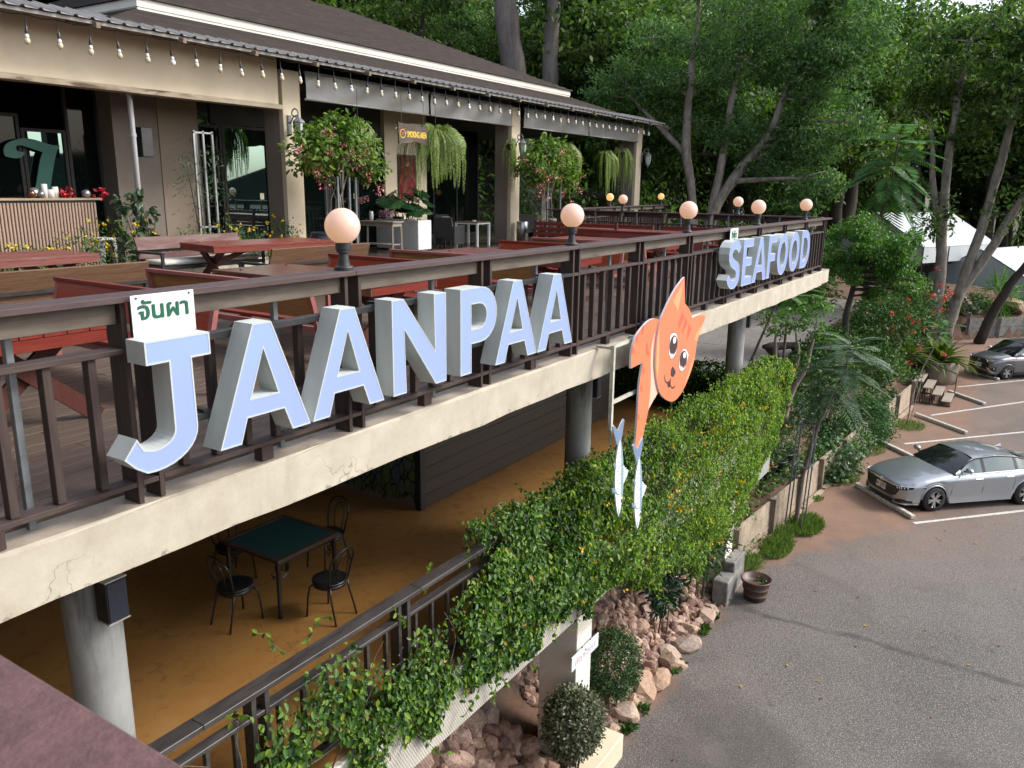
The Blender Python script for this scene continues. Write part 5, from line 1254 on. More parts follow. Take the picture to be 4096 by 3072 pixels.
def slab_leaves(x0, x1, y0, y1, z0, z1, n, s, wob=.12):
    P = np.stack([rng.uniform(x0, x1, n), rng.uniform(y0, y1, n), rng.uniform(z0, z1, n)], 1)
    f = rng.integers(0, 4, n); P[f == 0, 0] = x0 + wob * rng.random((f == 0).sum()); P[f == 1, 2] = z1 - wob * rng.random((f == 1).sum()); P[f == 2, 1] = y0 + wob * rng.random((f == 2).sum())
    P += .06 * np.stack([np.sin(P[:, 1] * 4 + P[:, 2] * 3), np.sin(P[:, 0] * 3.3), np.sin(P[:, 0] * 3 + P[:, 1] * 5)], 1)
    nb_ = np.array([[-.8, -.1, .4], [0, -.1, 1], [-.1, -.9, .4], [-.5, -.4, .7]])[f]
    return leaf_arrays(P, unit(rdir(n) + np.array([-.2, -.3, -.6])), unit(nb_ + rdir(n) * .55), s * (.6 + .7 * rng.random(n)), s * .55, .2, True)
local(leafobj('foliage', slab_leaves(17.05, 18.2, 4.6, 9.5, -3.2, -2.15, 11000, .085), M_HEDGE, hd, 'stuff'), hd)
local(MB().box(17.35, 18.0, 4.8, 9.3, -3.3, -2.4).build('shade_core', flat('hedge_shade', (.006, .012, .004), .9), hd), hd)  # near-black core; shade inside the hedge put into its colour
MB().box(17.28, 18.2, 4.5, 9.5, -4.6, -3.16).build('plinth', M_COLC, lf)

# ------------------------------------------------------------------ rubble bank
M_ROCK = island_mat('pinkish_rubble', [(.30, .17, .125), (.44, .29, .22), (.37, .22, .165), (.52, .38, .31), (.27, .16, .13), (.48, .33, .22), (.41, .26, .21)], .85, .7, 9, (5, (.50, .42, .35), .55))
M_ROCKP = island_mat('pale_boulder', [(.46, .35, .28), (.55, .46, .39), (.46, .29, .18), (.52, .40, .34)], .85, .7, 7, (4, (.36, .19, .11), .6))
RK = []
for k in range(12):
    bm = bmesh.new(); bmesh.ops.create_icosphere(bm, subdivisions=2, radius=.5); rr = random.Random(k * 5 + 1)
    sc = Vector((1, rr.uniform(.7, .95), rr.uniform(.55, .8)))
    pl_ = [(Vector((rr.gauss(0, 1), rr.gauss(0, 1), rr.gauss(0, 1))).normalized(), rr.uniform(.26, .42)) for _ in range(11)]
    for v in bm.verts:
        for nn, d in pl_:
            e = v.co.dot(nn) - d
            if e > 0: v.co -= nn * e
        v.co += Vector((rr.gauss(0, .014), rr.gauss(0, .014), rr.gauss(0, .014))); v.co = Vector((v.co.x * sc.x, v.co.y * sc.y, v.co.z * sc.z)) * 1.35
    me = bpy.data.meshes.new('rock'); bm.to_mesh(me); bm.free(); RK.append(me)
RKP = []
for me in RK: q = me.copy(); me.materials.append(M_ROCK); q.materials.append(M_ROCKP); RKP.append(q)
rrx = random.Random(11)
def rock(x, y, s, me, lab, grp, dz=.12, name='rock'):
    o = link(name, me, None, None, (x, y, hgt(x, y) + s * dz), (rrx.uniform(-.5, .5), rrx.uniform(-.5, .5), rrx.uniform(0, 6.28)))
    o.scale = (s, s, s); return tag(o, lab, 'rock', grp)
spots = []; tries = 0
while len(spots) < 300 and tries < 30000:
    tries += 1; x = rrx.uniform(5.6, 15.5); y = 4.46 + 2.9 * rrx.random() ** 1.35; s = rrx.choice((.2, .23, .26, .30, .34, .40)) * (1.08 if x < 10 else .84)
    if y < 4.62 and (8.5 < x < 9.85): continue
    if 8.8 < x < 9.55 and y > 4.45: continue
    if all((x - a) ** 2 + (y - c) ** 2 > (.36 * (s + q)) ** 2 for a, c, q in spots): spots.append((x, y, s))
for x, y, s in spots: rock(x, y, s, RK[rrx.randrange(12)], 'broken pinkish rock in the rubble bank below the lower floor', 'rocks of the rubble bank')
fill = MB()
RV = [([v.co.copy() for v in me.vertices], [tuple(p.vertices) for p in me.polygons]) for me in RK]
for k in range(2600):
    x = rrx.uniform(4.6, 15.7); y = 4.42 + 3.8 * rrx.random() ** 1.1; s = rrx.uniform(.14, .30) * (1.15 if x < 9.5 else .85); R_ = Matrix.Rotation(rrx.uniform(0, 6), 3, Vector((rrx.random(), rrx.random(), rrx.random() + .1)).normalized()); bse = Vector((x, y, hgt(x, y) + s * .10))
    if 8.85 < x < 9.5 and y > 4.5: continue
    pv, pf_ = RV[k % 12]; fill.cur = k % 3; fill.add([bse + R_ @ p * s for p in pv], pf_)
o = fill.build('rubble', [mat('small_rubble', (.36, .22, .165), .9, .35, 9, .5, fine=24), mat('small_pale_rubble', (.48, .34, .27), .9, .3, 9, .5, fine=24), mat('small_dark_rubble', (.24, .145, .115), .9, .35, 9, .5, fine=24)], None, kind='stuff'); tag(o, 'small broken stones filling gaps in the rubble bank', 'rubble')
bl = [(15.2 - .42 * i + rrx.uniform(-.12, .12), 4.40 + rrx.uniform(0, .22), rrx.choice((.26, .30, .36, .42, .52))) for i in range(14)]
for x, y, s in bl:
    if x < 9.9: continue
    rock(x, y, s, RKP[rrx.randrange(12)], 'pale rounded boulder in the row along the asphalt edge', 'boulders along the asphalt edge', .2, 'boulder')

# ------------------------------------------------------------------ bushes
def bush(name, lab, cat, c, r, n, leaf, m_, aspect=.5, clump=16, spread=.15, six=False, up=.5, inner=.55, stems=5, grp=None, base=None, stemr=.012):
    """leafy shrub standing on the ground under c"""
    gz = base if base is not None else hgt(c[0], c[1]); t = thing(name, lab, cat, (c[0], c[1], gz), 0, grp)
    blobs = c[3] if len(c) > 3 else None
    bl_ = [((c[0], c[1], c[2]), r, n)] if blobs is None else blobs
    local(leafobj('foliage', crown_arrays(bl_, leaf, aspect, clump, spread, up, six, inner), m_, t), t)
    if stems:
        sm_ = MB()
        for k in range(stems):
            a = rng.uniform(0, 6.28); q = rng.uniform(.2, .7); rr = r if hasattr(r, '__len__') else (r,) * 3
            sm_.tube([(c[0] + .08 * math.cos(a), c[1] + .08 * math.sin(a), gz - .05), (c[0] + q * .5 * rr[0] * math.cos(a), c[1] + q * .5 * rr[1] * math.sin(a), (gz + c[2]) / 2), (c[0] + q * rr[0] * math.cos(a), c[1] + q * rr[1] * math.sin(a), c[2] + rr[2] * .4)], [stemr * 1.4, stemr, stemr * .5], 6)
        local(sm_.build('stems', M_BARK, t), t)
    return t
M_BARK = mat('grey_brown_bark', (.105, .078, .058), .9, .35, 5, .7, stretch=(1, 1, .25), fine=16)
M_BARKP = mat('pale_grey_bark', (.23, .19, .155), .9, .3, 4, .6, stretch=(1, 1, .4), fine=18, col2=(.38, .33, .275))
M_BARKD = mat('dark_bark', (.055, .042, .034), .9, .35, 5, .7, stretch=(1, 1, .25), fine=16)
M_L1 = leafmat('mid_green_leaves', (.014, .044, .009), (.045, .112, .020), (.115, .205, .040), .3, .45)
M_L2 = leafmat('grey_green_small_leaves', (.030, .040, .018), (.085, .105, .055), (.19, .20, .125), .15, .5)
M_L3 = leafmat('dark_fine_leaves', (.008, .030, .009), (.026, .076, .018), (.062, .135, .032), .25, .5)
M_L4 = leafmat('fresh_light_leaves', (.026, .080, .012), (.078, .195, .028), (.165, .300, .055), .38, .45)
M_L5 = leafmat('blue_green_feather_leaves', (.030, .070, .040), (.075, .140, .080), (.16, .23, .115), .25, .5)
M_L6 = leafmat('dark_canopy_leaves', (.020, .052, .011), (.075, .142, .030), (.180, .265, .060), .46, .5, (0, .55, 1), .35)
M_L7 = leafmat('tree_canopy_leaves', (.026, .070, .022), (.082, .170, .052), (.185, .290, .100), .46, .5, (0, .52, 1), .5)
M_L8 = leafmat('yellow_green_leaves', (.024, .056, .008), (.078, .140, .018), (.18, .25, .04), .42, .5, (0, .55, 1), .5)
bush('round_bush', 'round clipped bush with greyish leaves on the cream block', 'bush', (8.66, 4.45, -5.42), (.43, .40, .47), 8500, .05, M_L2, .55, 9, .09, inner=.72, stems=14, base=-6.4)
bush('clipped_bush', 'dense dark green bush beside the sign pillar among the rocks', 'bush', (10.62, 4.78, -5.68), (.50, .42, .58), 7500, .045, M_L3, .5, 10, .10, inner=.65, stems=6, base=-6.4)
bush('dark_creeper', 'dark broad-leaved creeper hanging where vines meet the rubble', 'plant', (12.3, 4.62, -5.0), (.6, .22, .42), 420, .15, leafmat('dark_palmate_leaves', (.006, .02, .012), (.014, .045, .024), (.03, .075, .04), .2, .4), .35, 8, .2, True, stems=2, base=-5.9)
bush('oleander', 'dark narrow-leaved shrub growing beside the far square pillar', 'bush', (14.6, 4.75, -5.0), (.9, .4, .55), 2200, .17, M_L3, .18, 10, .2, stems=6, base=-6.2)
gx = rng.uniform(10, 15.6, 700); gy = 4.30 + .25 * rng.random(700) ** 2; keep = (np.sin(gx * 3.7) + np.sin(gx * 9.1 + 2)) > .55; gx = gx[keep]; gy = gy[keep]
pw = np.stack([gx, gy, np.full(len(gx), -6.54)], 1)
o = leafobj('weeds', leaf_arrays(pw, unit(rdir(len(gx)) + np.array([0, -.2, 1.0])), rdir(len(gx)), .13, .05, .2, True), M_L1, None, 'stuff'); tag(o, 'small weeds sprouting along the foot of the rocks', 'weeds')
# grass tufts by the wall
def grass(lab, blobs, n, h):
    V = []; tot = []
    for c, r, k in blobs:
        a = rng.random(k) * 6.28; q = np.sqrt(rng.random(k)); P = np.stack([c[0] + r[0] * q * np.cos(a), c[1] + r[1] * q * np.sin(a), np.full(k, -6.545)], 1)
        tot.append(leaf_arrays(P, unit(rng.normal(size=(k, 3)) * .45 + np.array([0, 0, 1])), rdir(k), h * (.5 + .7 * rng.random(k)) * (1.15 - .5 * q), .02, .1, False))
    return tag(leafobj('grass', join_arrays(tot), leafmat('soft_grass_blades', (.045, .085, .014), (.105, .175, .032), (.19, .26, .07), .4, .6), None, 'stuff'), lab, 'grass')
grass('soft green grass tufts growing along the foot of the retaining wall', [((20.1, 3.95), (.75, .42), 2600), ((18.4, 4.2), (.75, .35), 1500), ((17.2, 4.45), (.45, .25), 420), ((19.3, 4.25), (.4, .25), 500)], 0, .26)
grass('thin weeds around the second staked sapling', [((31.6, 3.0), (.8, .55), 900), ((24.3, 3.7), (.55, .3), 420), ((27.8, 3.5), (.7, .3), 300), ((22.2, 4.1), (.2, .15), 120)], 0, .16)
# brown barrel pot
pt = thing('barrel_pot', 'brown barrel-shaped pot standing on the asphalt by the footing', 'pot', (15.68, 3.92, -6.55))
M_POT = mat('brown_glazed_pot', (.075, .040, .030), .45, .25, 7)
MB().lathe([(.20, 0), (.215, .01), (.235, .10), (.245, .105), (.245, .125), (.236, .13), (.262, .25), (.272, .255), (.272, .28), (.265, .285), (.285, .40), (.315, .42), (.32, .455), (.29, .46), (.27, .36), (.05, .34)], n=30).build('body', M_POT, pt, True)
MB().lathe([(.27, .33), (.01, .35)], n=24).build('soil', M_EARTH, pt)
w_ = leafobj('pot_weed', crown_arrays([((.08, -.05, .42), (.12, .12, .08), 40)], .08, .6, 6), M_L1, pt)
# plastic pots in a row on the bank
for i, (x, y) in enumerate(((22.7, 5.1), (22.15, 5.1), (21.5, 5.1), (20.9, 5.2), (20.4, 5.25))):
    z = hgt(x, y); t = thing('nursery_pot', ('first black nursery pot in the row beside the vines, topmost' if i == 0 else 'lowest black nursery pot in the row beside the vines' if i == 4 else 'black nursery pot within the row beside the vines'), 'pot', (x, y, z), 0, 'black nursery pots')
    MB().lathe([(.17, 0), (.235, .30), (.255, .305), (.255, .34), (.235, .34), (.20, .26), (.01, .26)], n=20).build('pot', M_STEEL, t, True)
    leafobj('foliage', crown_arrays([((0, 0, .72), (.34, .34, .42), 260)], .07, .5, 6, .2), M_L1, t); MB().tube([(0, 0, .25), (.03, .02, .6), (.1, -.05, .95)], .01, 5).build('stem', M_BARK, t)

# ------------------------------------------------------------------ retaining wall
M_PANEL = mat('stained_concrete_panel', (.36, .285, .205), .85, .22, 1.8, .1, stretch=(1, 1, .6), fine=9, col2=(.48, .39, .29))
M_WPOST = mat('weathered_wall_post', (.19, .145, .105), .85, .35, 3, .3, stretch=(1, 1, .4), fine=12)
wall = thing('retaining_wall', 'low retaining wall of concrete planks and posts beside the car park', 'wall', (26, 4, -6.55))
wx = [16.85, 19.16, 21.2, 23.04, 25.32, 27.6, 29.95, 32.3, 34.85]
for i, x in enumerate(wx):
    y = ywall(x); ang = -.078
    local(MB().bar((x, y, -6.7), (x, y, -5.62 + (.08 if i == 8 else 0)), .16, .15, (0, 1, 0)).build('post', M_WPOST, wall), wall)
    if i < len(wx) - 1:
        x2 = wx[i + 1]; y2 = ywall(x2)
        for k in range(3):
            z0 = -6.62 + k * .315; local(MB().bar((x + .05, y + .06 + .006 * k, z0 + .155), (x2 - .05, y2 + .06 + .006 * k, z0 + .155), .05, .308).build('panel', M_PANEL, wall), wall)
    if i < 8: local(MB().bar((x + .1, y - .10, -6.545), (wx[i + 1] - .1, ywall(wx[i + 1]) - .10, -6.545), .14, .07).build('footing', M_PANEL, wall), wall)
wall2 = thing('retaining_wall', 'mossy concrete retaining wall behind the grey van', 'wall', (56, 0, -6.55))
bx = [(53.4, 2.7), (55.0, 1.2), (56.8, -.3), (58.6, -1.8), (60.4, -3.3), (62.2, -4.8)]
for i, (x, y) in enumerate(bx):
    local(MB().bar((x, y, -6.7), (x, y, -5.35 + (.35 if i == 0 else 0)), .2, .2, (0, 1, 0)).build('post', M_FOOT, wall2), wall2)
    if i < 5:
        for k in range(2): local(MB().bar((x, y + .08, -6.2 + .56 * k), (bx[i + 1][0], bx[i + 1][1] + .08, -6.2 + .56 * k), .07, .54).build('panel', M_FOOT, wall2), wall2)
# wheel stops
for a, c, lab in (((23.94, 3.41), (22.16, 1.71), 'painted concrete wheel stop right in front of the silver car'), ((29.0, 3.75), (27.2, 2.0), 'wheel stop mostly hidden behind the silver car'), ((33.32, 2.99), (31.64, 1.14), 'painted wheel stop in the empty stall beyond the silver car'), ((38.16, 2.28), (36.62, .85), 'painted wheel stop beside the lowest wooden step'), ((43.6, 2.05), (42.08, .59), 'painted wheel stop in front of the grey van')):
    o = MB(); d = Vector((c[0] - a[0], c[1] - a[1], 0)); L = d.length; ang = math.atan2(d.y, d.x); o.box(0, L, -.075, .075, 0, .12, .02)
    o = o.build('wheel_stop', M_KERB, None, loc=(a[0], a[1], -6.55), rot=(0, 0, ang)); tag(o, lab, 'wheel stop')
# steps with handrail
stp = thing('wooden_steps', 'open wooden steps with thin black handrail climbing the low bank', 'stairs', (36, 2.7, -6.55))
M_TREAD = mat('pale_worn_tread', (.30, .25, .20), .8, .15, 4, stretch=(3, 1, 1))
for k in range(4):
    yk = 2.16 + .36 * k; z = -6.55 + .22 * (k + 1); xa, xb = 35.45 + .05 * k, 37.15 + .05 * k
    local(MB().box(xa, xb, yk - .17, yk + .17, z - .045, z, .006).build('tread', M_TREAD, stp), stp)
    for q in (xa + .06, (xa + xb) / 2, xb - .06):
        for s_ in (-.13, .13): local(MB().box(q - .02, q + .02, yk + s_ - .02, yk + s_ + .02, -6.56, z - .046).build('leg', M_STEEL, stp), stp)
    local(MB().box(xa + .08, xb - .08, yk - .15, yk - .13, z - .14, z - .09).build('bearer', M_STEEL, stp), stp)
for xq in (35.42, 37.25): local(MB().bar((xq, 1.98, -6.50), (xq, 3.35, -6.50), .04, .05).build('bearer', M_STEEL, stp), stp)
r0 = Vector((37.32, 2.0, 0)); r1 = Vector((37.5, 4.5, 0))
local(MB().bar((r0.x, r0.y, -5.55), (r1.x, r1.y, -4.75), .035, .035).build('handrail', M_STEEL, stp), stp)
for f in (0, .42, .80): q = r0.lerp(r1, f); local(MB().box(q.x - .018, q.x + .018, q.y - .018, q.y + .018, -6.55 if f == 0 else -6.3, -5.56 + .80 * f).build('post', M_STEEL, stp), stp)
bed = MB()
for i in range(len(wx) - 1):
    a_, c_ = wx[i], wx[i + 1]; ya, yb = ywall(a_), ywall(c_)
    bed.add([(a_, ya + .08, -5.80), (c_, yb + .08, -5.80), (c_, yb + .75, -5.76), (a_, ya + .75, -5.76), (a_, ya + .08, -6.6), (c_, yb + .08, -6.6)], [(0, 1, 2, 3), (4, 5, 1, 0)])
bed.build('planting_bed', M_EARTH, None, kind='structure', recalc=True)
# ground cover on the bank
n_ = 30000; xg = rng.uniform(16.8, 52, n_); yg = np.array([ywall(v) if v < 37.4 else 3.25 for v in xg]) + .1 + 3.6 * rng.random(n_) ** 1.1
den = np.sin(xg * 1.3 + yg) + np.sin(yg * 2.7 + xg * .6) + np.sin(xg * 3.9) * .6; okk = den > -.5; xg, yg = xg[okk], yg[okk]; k = len(xg)
zg = np.array([max(hgt(a_, c_), -5.8 if a_ < 37.4 else -7) for a_, c_ in zip(xg, yg)]) + .30 * rng.random(k) ** 1.5
okk = ~((xg > 19) & (yg > 6.85)); xg, yg, zg = xg[okk], yg[okk], zg[okk]; k = len(xg)
o = leafobj('ground_cover', leaf_arrays(np.stack([xg, yg, zg], 1), unit(rdir(k) - np.array([.1, .4, .1])), unit(rdir(k) * .7 + np.array([-.2, -.3, .9])), .13 * (.6 + .9 * rng.random(k)), .075, .2, False), M_L1, None, 'stuff'); tag(o, 'low leafy ground cover over the planted bank behind the wall', 'ground cover')

lx = rng.uniform(8, 40, 120); ly = np.array([rng.uniform(-4, 4.1 if v < 17 else 1.5) for v in lx])
o = leafobj('leaf_litter', leaf_arrays(np.stack([lx, ly, np.full(120, -6.538)], 1), unit(rdir(120) * np.array([1, 1, .1])), unit(rdir(120) * .25 + np.array([0, 0, 1])), .085 * (.5 + rng.random(120)), .05, .15, False), M_DEAD, None, 'stuff'); tag(o, 'scattered dry leaves lying on the car park', 'leaf litter')
# ------------------------------------------------------------------ flowering shrubs and hanging ferns on the veranda
M_SHR = leafmat('shrub_leaves', (.030, .072, .010), (.105, .190, .024), (.22, .32, .055), .38, .45)
M_PINKF = leafmat('pink_white_blossom', (.40, .03, .06), (.62, .12, .17), (.80, .62, .62), .25, .5, (0, .5, 1), 3)
def trained_shrub(x, y, z, r, lab, posts):
    t = thing('flowering_shrub', lab, 'shrub', (x, y, -.06))
    bl_ = [((x, y, z), r, 1150), ((x - r[0] * .55, y, z - .1), (r[0] * .5, r[1] * .7, r[2] * .6), 600), ((x + r[0] * .55, y - .1, z - .25), (r[0] * .5, r[1] * .7, r[2] * .6), 700), ((x + .1, y, z + r[2] * .6), (r[0] * .45, r[1] * .6, r[2] * .6), 600)]
    local(leafobj('foliage', crown_arrays(bl_,   .125, .55, 10, .14, .6, True, .30), M_SHR, t), t)
    fl = [((x + rng.normal() * r[0] * .62, y - r[1] * .9 * rng.random(), z - .2 + rng.normal() * r[2] * .5), .075, 20) for _ in range(30)]
    local(leafobj('blossoms', crown_arrays(fl, .055, .5, 5, .5, .2), M_PINKF, t, 'stuff'), t)
    st_ = MB()
    for k in range(9):
        a = rng.uniform(0, 6.28); st_.tube([(x - .1 + .14 * math.cos(a), y + .12 * math.sin(a), -.06), (x - .1 + .2 * math.cos(a + 1.5), y + .15 * math.sin(a + 1), .7), (x - .1 + .1 * math.cos(a + 3), y + .15 * math.sin(a), 1.4), (x + .4 * math.cos(a), y + .3 * math.sin(a), z - .1)], .014, 5)
    local(st_.build('stems', M_BARKP, t), t)
    f = thing('plant_support', 'thin grey steel support around the stems of the ' + ('nearer' if x < 15 else 'farther') + ' flowering shrub', 'support', (x, y, -.06))
    for a, c in posts: MB().box(a - .022, a + .022, c - .022, c + .022, 0, 1.95).build('post', M_GREYST, f, loc=(-x, -y, 0))
    return t
trained_shrub(13.25, 13.0, 2.45, (1.15, .75, .70), 'tall shrub with pink and white flowers in front of the nearest pillar', ((12.95, 12.75), (13.30, 12.75), (13.55, 12.8), (13.05, 13.2)))
trained_shrub(22.35, 13.0, 2.40, (1.35, .75, .72), 'tall shrub with pink flowers in front of the middle pillar', ((21.95, 12.8), (22.75, 12.8), (22.3, 13.2)))
for x, y, lab in ((12.8, 13.0, 'dark rounded pot under the nearer flowering shrub'), (22.45, 13.0, 'dark rounded pot under the farther flowering shrub')):
    t = thing('plant_pot', lab, 'pot', (x, y, -.06)); MB().lathe([(.22, 0), (.33, .2), (.37, .45), (.34, .68), (.30, .74), (.33, .78), (.29, .78), (.25, .70), (.01, .70)], n=24).build('body', mat('dark_blue_glaze', (.03, .035, .045), .35, .2, 4), t, True)
M_FERN = leafmat('fern_leaflets', (.055, .10, .016), (.145, .225, .042), (.26, .33, .09), .35, .5, (0, .5, 1), 1.0)
def hanging_fern(x, y, z, r, drop, n, lab, leaf=.075):
    t = thing('hanging_fern', lab, 'fern', (x, y, z)); arrs = []
    for k in range(n):
        a = rng.uniform(0, 6.28); q = r * rng.uniform(.2, 1); L = drop * rng.uniform(.35, 1.0); h = rng.uniform(.05, .22)
        pts = [(0, 0, 0), (q * .5 * math.cos(a), q * .5 * math.sin(a), h), (q * math.cos(a), q * math.sin(a), -.05 - .1 * L), (q * 1.08 * math.cos(a), q * 1.08 * math.sin(a), -.45 * L), (q * 1.05 * math.cos(a), q * 1.05 * math.sin(a), -.98 * L)]
        ts = np.linspace(0, 4, 13); P = np.array(pts); C = np.stack([np.interp(ts, range(5), P[:, i]) for i in range(3)], 1); C[1:-1] = (C[:-2] + C[1:-1] * 2 + C[2:]) / 4
        arrs.append(frond_arrays(C, int(26 + 16 * L), leaf, .026, 0, .15, True, (math.sin(a) * .3 + .2, -1, .2)))
    leafobj('fronds', join_arrays(arrs), M_FERN, t); MB().lathe([(.10, -.18), (.17, -.02), (.18, 0), (.16, 0)], n=16).build('basket', M_STEEL, t); MB().tube([(0, 0, 0), (0, 0, 3.92 - z)], .006, 5).build('wire', M_STEEL, t)
hanging_fern(17.45, 13.6, 3.05, .95, 1.6, 72, 'biggest hanging fern, right of the smoking area sign', .12)
hanging_fern(14.75, 13.8, 3.05, .45, 1.25, 45, 'hanging fern peeking out behind the nearer flowering shrub')
hanging_fern(24.75, 13.9, 3.0, .62, 1.6, 55, 'pale hanging fern right of the farther flowering shrub', .09)
hanging_fern(28.2, 14.0, 2.9, .5, 1.5, 46, 'sparse hanging fern left of the last pillar')
hanging_fern(30.2, 14.3, 3.1, .5, 1.7, 46, 'trailing hanging fern close beside the last pillar')
hanging_fern(21.75, 14.0, 3.0, .35, 1.5, 22, 'sparse hanging fern left of the middle pillar')
# flower bed in front of the counter
M_YFL = leafmat('yellow_daisies', (.55, .36, .01), (.75, .52, .02), (.85, .68, .10), .2)
fb = MB().box(4.5, 12.7, 13.62, 14.2, -.07, .22, .01).build('planter_bed', M_CREAM, None); tag(fb, 'low cream planter bed along the front of the building', 'planter')
for i, x in enumerate(np.linspace(5.4, 12.4, 10)):
    h = .42 + .16 * math.sin(i * 2.1); t = bush('daisy_bush', 'yellow-flowered bush in the low bed before the ribbed counter' if x < 9.2 else 'yellow-flowered bush in the low bed near the brown wall panel', 'bush', (x, 13.85, .25 + h * .5), (.45, .32, h), 520, .085, M_L1, .3, 10, .16, stems=5, base=.2, grp='yellow flowered bushes in the low bed ' + ('left' if x < 9.2 else 'right'))
    fl = [((x + rng.normal() * .3, 13.7 + rng.normal() * .15, .3 + h * .9 + rng.normal() * .16), .02, 6) for _ in range(13)]
    local(leafobj('blossoms', crown_arrays(fl, .045, .8, 3, .4, .6), M_YFL, t, 'stuff'), t)
bush('rose_bush', 'tall leggy rose bush with broad leaves before the counter end', 'bush', (9.0, 13.8, .95, [((8.75, 13.8, 1.30), (.2, .2, .18), 34), ((9.1, 13.8, 1.3), (.22, .2, .28), 46), ((9.25, 13.8, .85), (.3, .25, .35), 70), ((8.9, 13.8, .6), (.3, .25, .25), 50)]), (.6, .3, .6), 0, .15, leafmat('rose_leaves', (.025, .05, .025), (.05, .09, .045), (.10, .14, .08), .25), .65, 8, .2, True, stems=6, base=.2)
t = thing('trellis', 'narrow steel trellis of four thin posts before the brown panel', 'trellis', (11.05, 14.75, .2))
for a, c in ((-.22, -.15), (.0, -.15), (.22, -.15), (.05, .15)): MB().box(a - .02, a + .02, c - .02, c + .02, 0, 2.55).build('post', mat('bright_steel', (.40, .41, .43), .3, .1, 5, metal=.7), t)
for z in (.62, 2.5): MB().box(-.24, .24, -.17, -.135, z, z + .03).build('crossbar', MATS['bright_steel'], t)
bush('asparagus_fern', 'wispy feathery plant climbing the narrow trellis', 'plant', (11.0, 14.7, 1.7), (.55, .3, .75), 700, .12, M_L5, .12, 12, .25, stems=3, base=.2)

# ------------------------------------------------------------------ trees
def limb(mb, a, b_, r0, r1, bend=.08, n=6, seg=9):
    a = Vector(a); b_ = Vector(b_); L = (b_ - a).length; off = Vector((rng.normal(), rng.normal(), rng.normal() * .4)) * L * bend; off2 = Vector((rng.normal(), rng.normal(), 0)) * L * bend * .4
    pts = []; rs = []
    for i in range(n + 1):
        t = i / n; pts.append(a.lerp(b_, t) + off * math.sin(PI * t) + off2 * math.sin(2 * PI * t)); rs.append((r0 + (r1 - r0) * t) * (1 + .05 * rng.normal()))
    mb.tube(pts, rs, seg); return pts
def tree(name, lab, base, stems, blobs, leaf, lm, bark, aspect=.42, clump=26, spread=.15, inner=.45, grp=None, branches=True, cat='tree', six=False):
    """stems: list of (list of points relative to the base, radii); crown of leaf clumps round blobs (absolute)"""
    t = thing(name, lab, cat, base, 0, grp); B = Vector(base)
    tops = []
    for k, (pts, rs) in enumerate(stems):
        mb = MB(); P = [Vector(p) for p in pts]; Q = []; R_ = []
        for i in range(len(P) - 1):
            for s in range(5):
                u = s / 5; Q.append(P[i].lerp(P[i + 1], u)); R_.append(rs[i] + (rs[i + 1] - rs[i]) * u)
        Q.append(P[-1]); R_.append(rs[-1])
        for it in range(2): Q = [Q[0]] + [(Q[i - 1] + Q[i] * 2 + Q[i + 1]) / 4 for i in range(1, len(Q) - 1)] + [Q[-1]]
        Q = [q + Vector((rng.normal(), rng.normal(), 0)) * rs[0] * .06 for q in Q]
        R_ = [r * (1 + .06 * rng.normal()) for r in R_]; R_[0] *= 1.25
        mb.tube(Q, R_, 12); mb.build('trunk', bark, t, True); tops.append((Q, R_))
    if branches:
        mb = MB()
        for c, r, n in blobs:
            c = Vector(c) - B; best = None
            for Q, R_ in tops:
                for i in range(len(Q) // 3, len(Q)):
                    d = (Q[i] - c).length + max(0, Q[i].z - c.z) * 1.5
                    if best is None or d < best[0]: best = (d, Q[i], R_[i])
            e = limb(mb, best[1], c, best[2] * .55, best[2] * .14, .10)
            rr = (np.array(r) * np.ones(3))
            for k in range(3):
                d = rdir(1)[0]; p = e[3 + k]; limb(mb, p, c + Vector(d * rr * .7), best[2] * .18, .008, .12, 4, 5)
        mb.build('branches', bark, t, True)
    V, F = crown_arrays(blobs, leaf, aspect, clump, spread, .45, six, inner); V = V - np.array(base)
    leafobj('crown', (V, F), lm, t)
    return t
def spread_blobs(c, R, k, r, n, flat_=1.0, seed=0):
    rr = np.random.default_rng(seed); out = []
    for i in range(k):
        d = rr.normal(size=3); d /= np.linalg.norm(d); q = rr.random() ** .45
        p = np.array(c) + d * np.array(R) * q; s = r * rr.uniform(.7, 1.25); out.append((tuple(p), (s, s, s * .72 * flat_), n))
    return out
# pale twin-trunked tree behind the last pillar
A0 = (35.0, 13.0, -2.6)
tree('broad_tree', 'pale-barked tree with several slanting trunks beyond the veranda railing', A0,
     [([(0, .15, 0), (.05, -.1, 3.4), (-.1, .5, 6.3), (-.3, .3, 9.5), (0, .2, 13)], (.24, .21, .19, .14, .06)), ([(.2, -.50, 0), (.4, -.75, 3.4), (.8, -1.6, 5.0), (1.2, -2.9, 6.8), (1.6, -3.6, 10)], (.30, .25, .21, .16, .07)), ([(.38, -.7, 3.2), (.6, -1.0, 5.5), (.5, -1.3, 8.5), (.6, -1.6, 12)], (.18, .17, .13, .06)), ([(-.1, .5, 5.9), (0, 2.2, 7.4), (.3, 3.6, 8.6)], (.14, .10, .05))],
     spread_blobs((35.6, 11.2, 7.4), (2.6, 5.4, 3.6), 44, 1.15, 900, .8, 1) + spread_blobs((36, 9.0, 3.9), (1.5, 2.4, 2.6), 18, .95, 760, .8, 2) + spread_blobs((35, 16.0, 6.4), (1.5, 2.2, 1.8), 9, 1.0, 600, .6, 3),
     .19, M_L7, M_BARKP, .34, 20, .17)
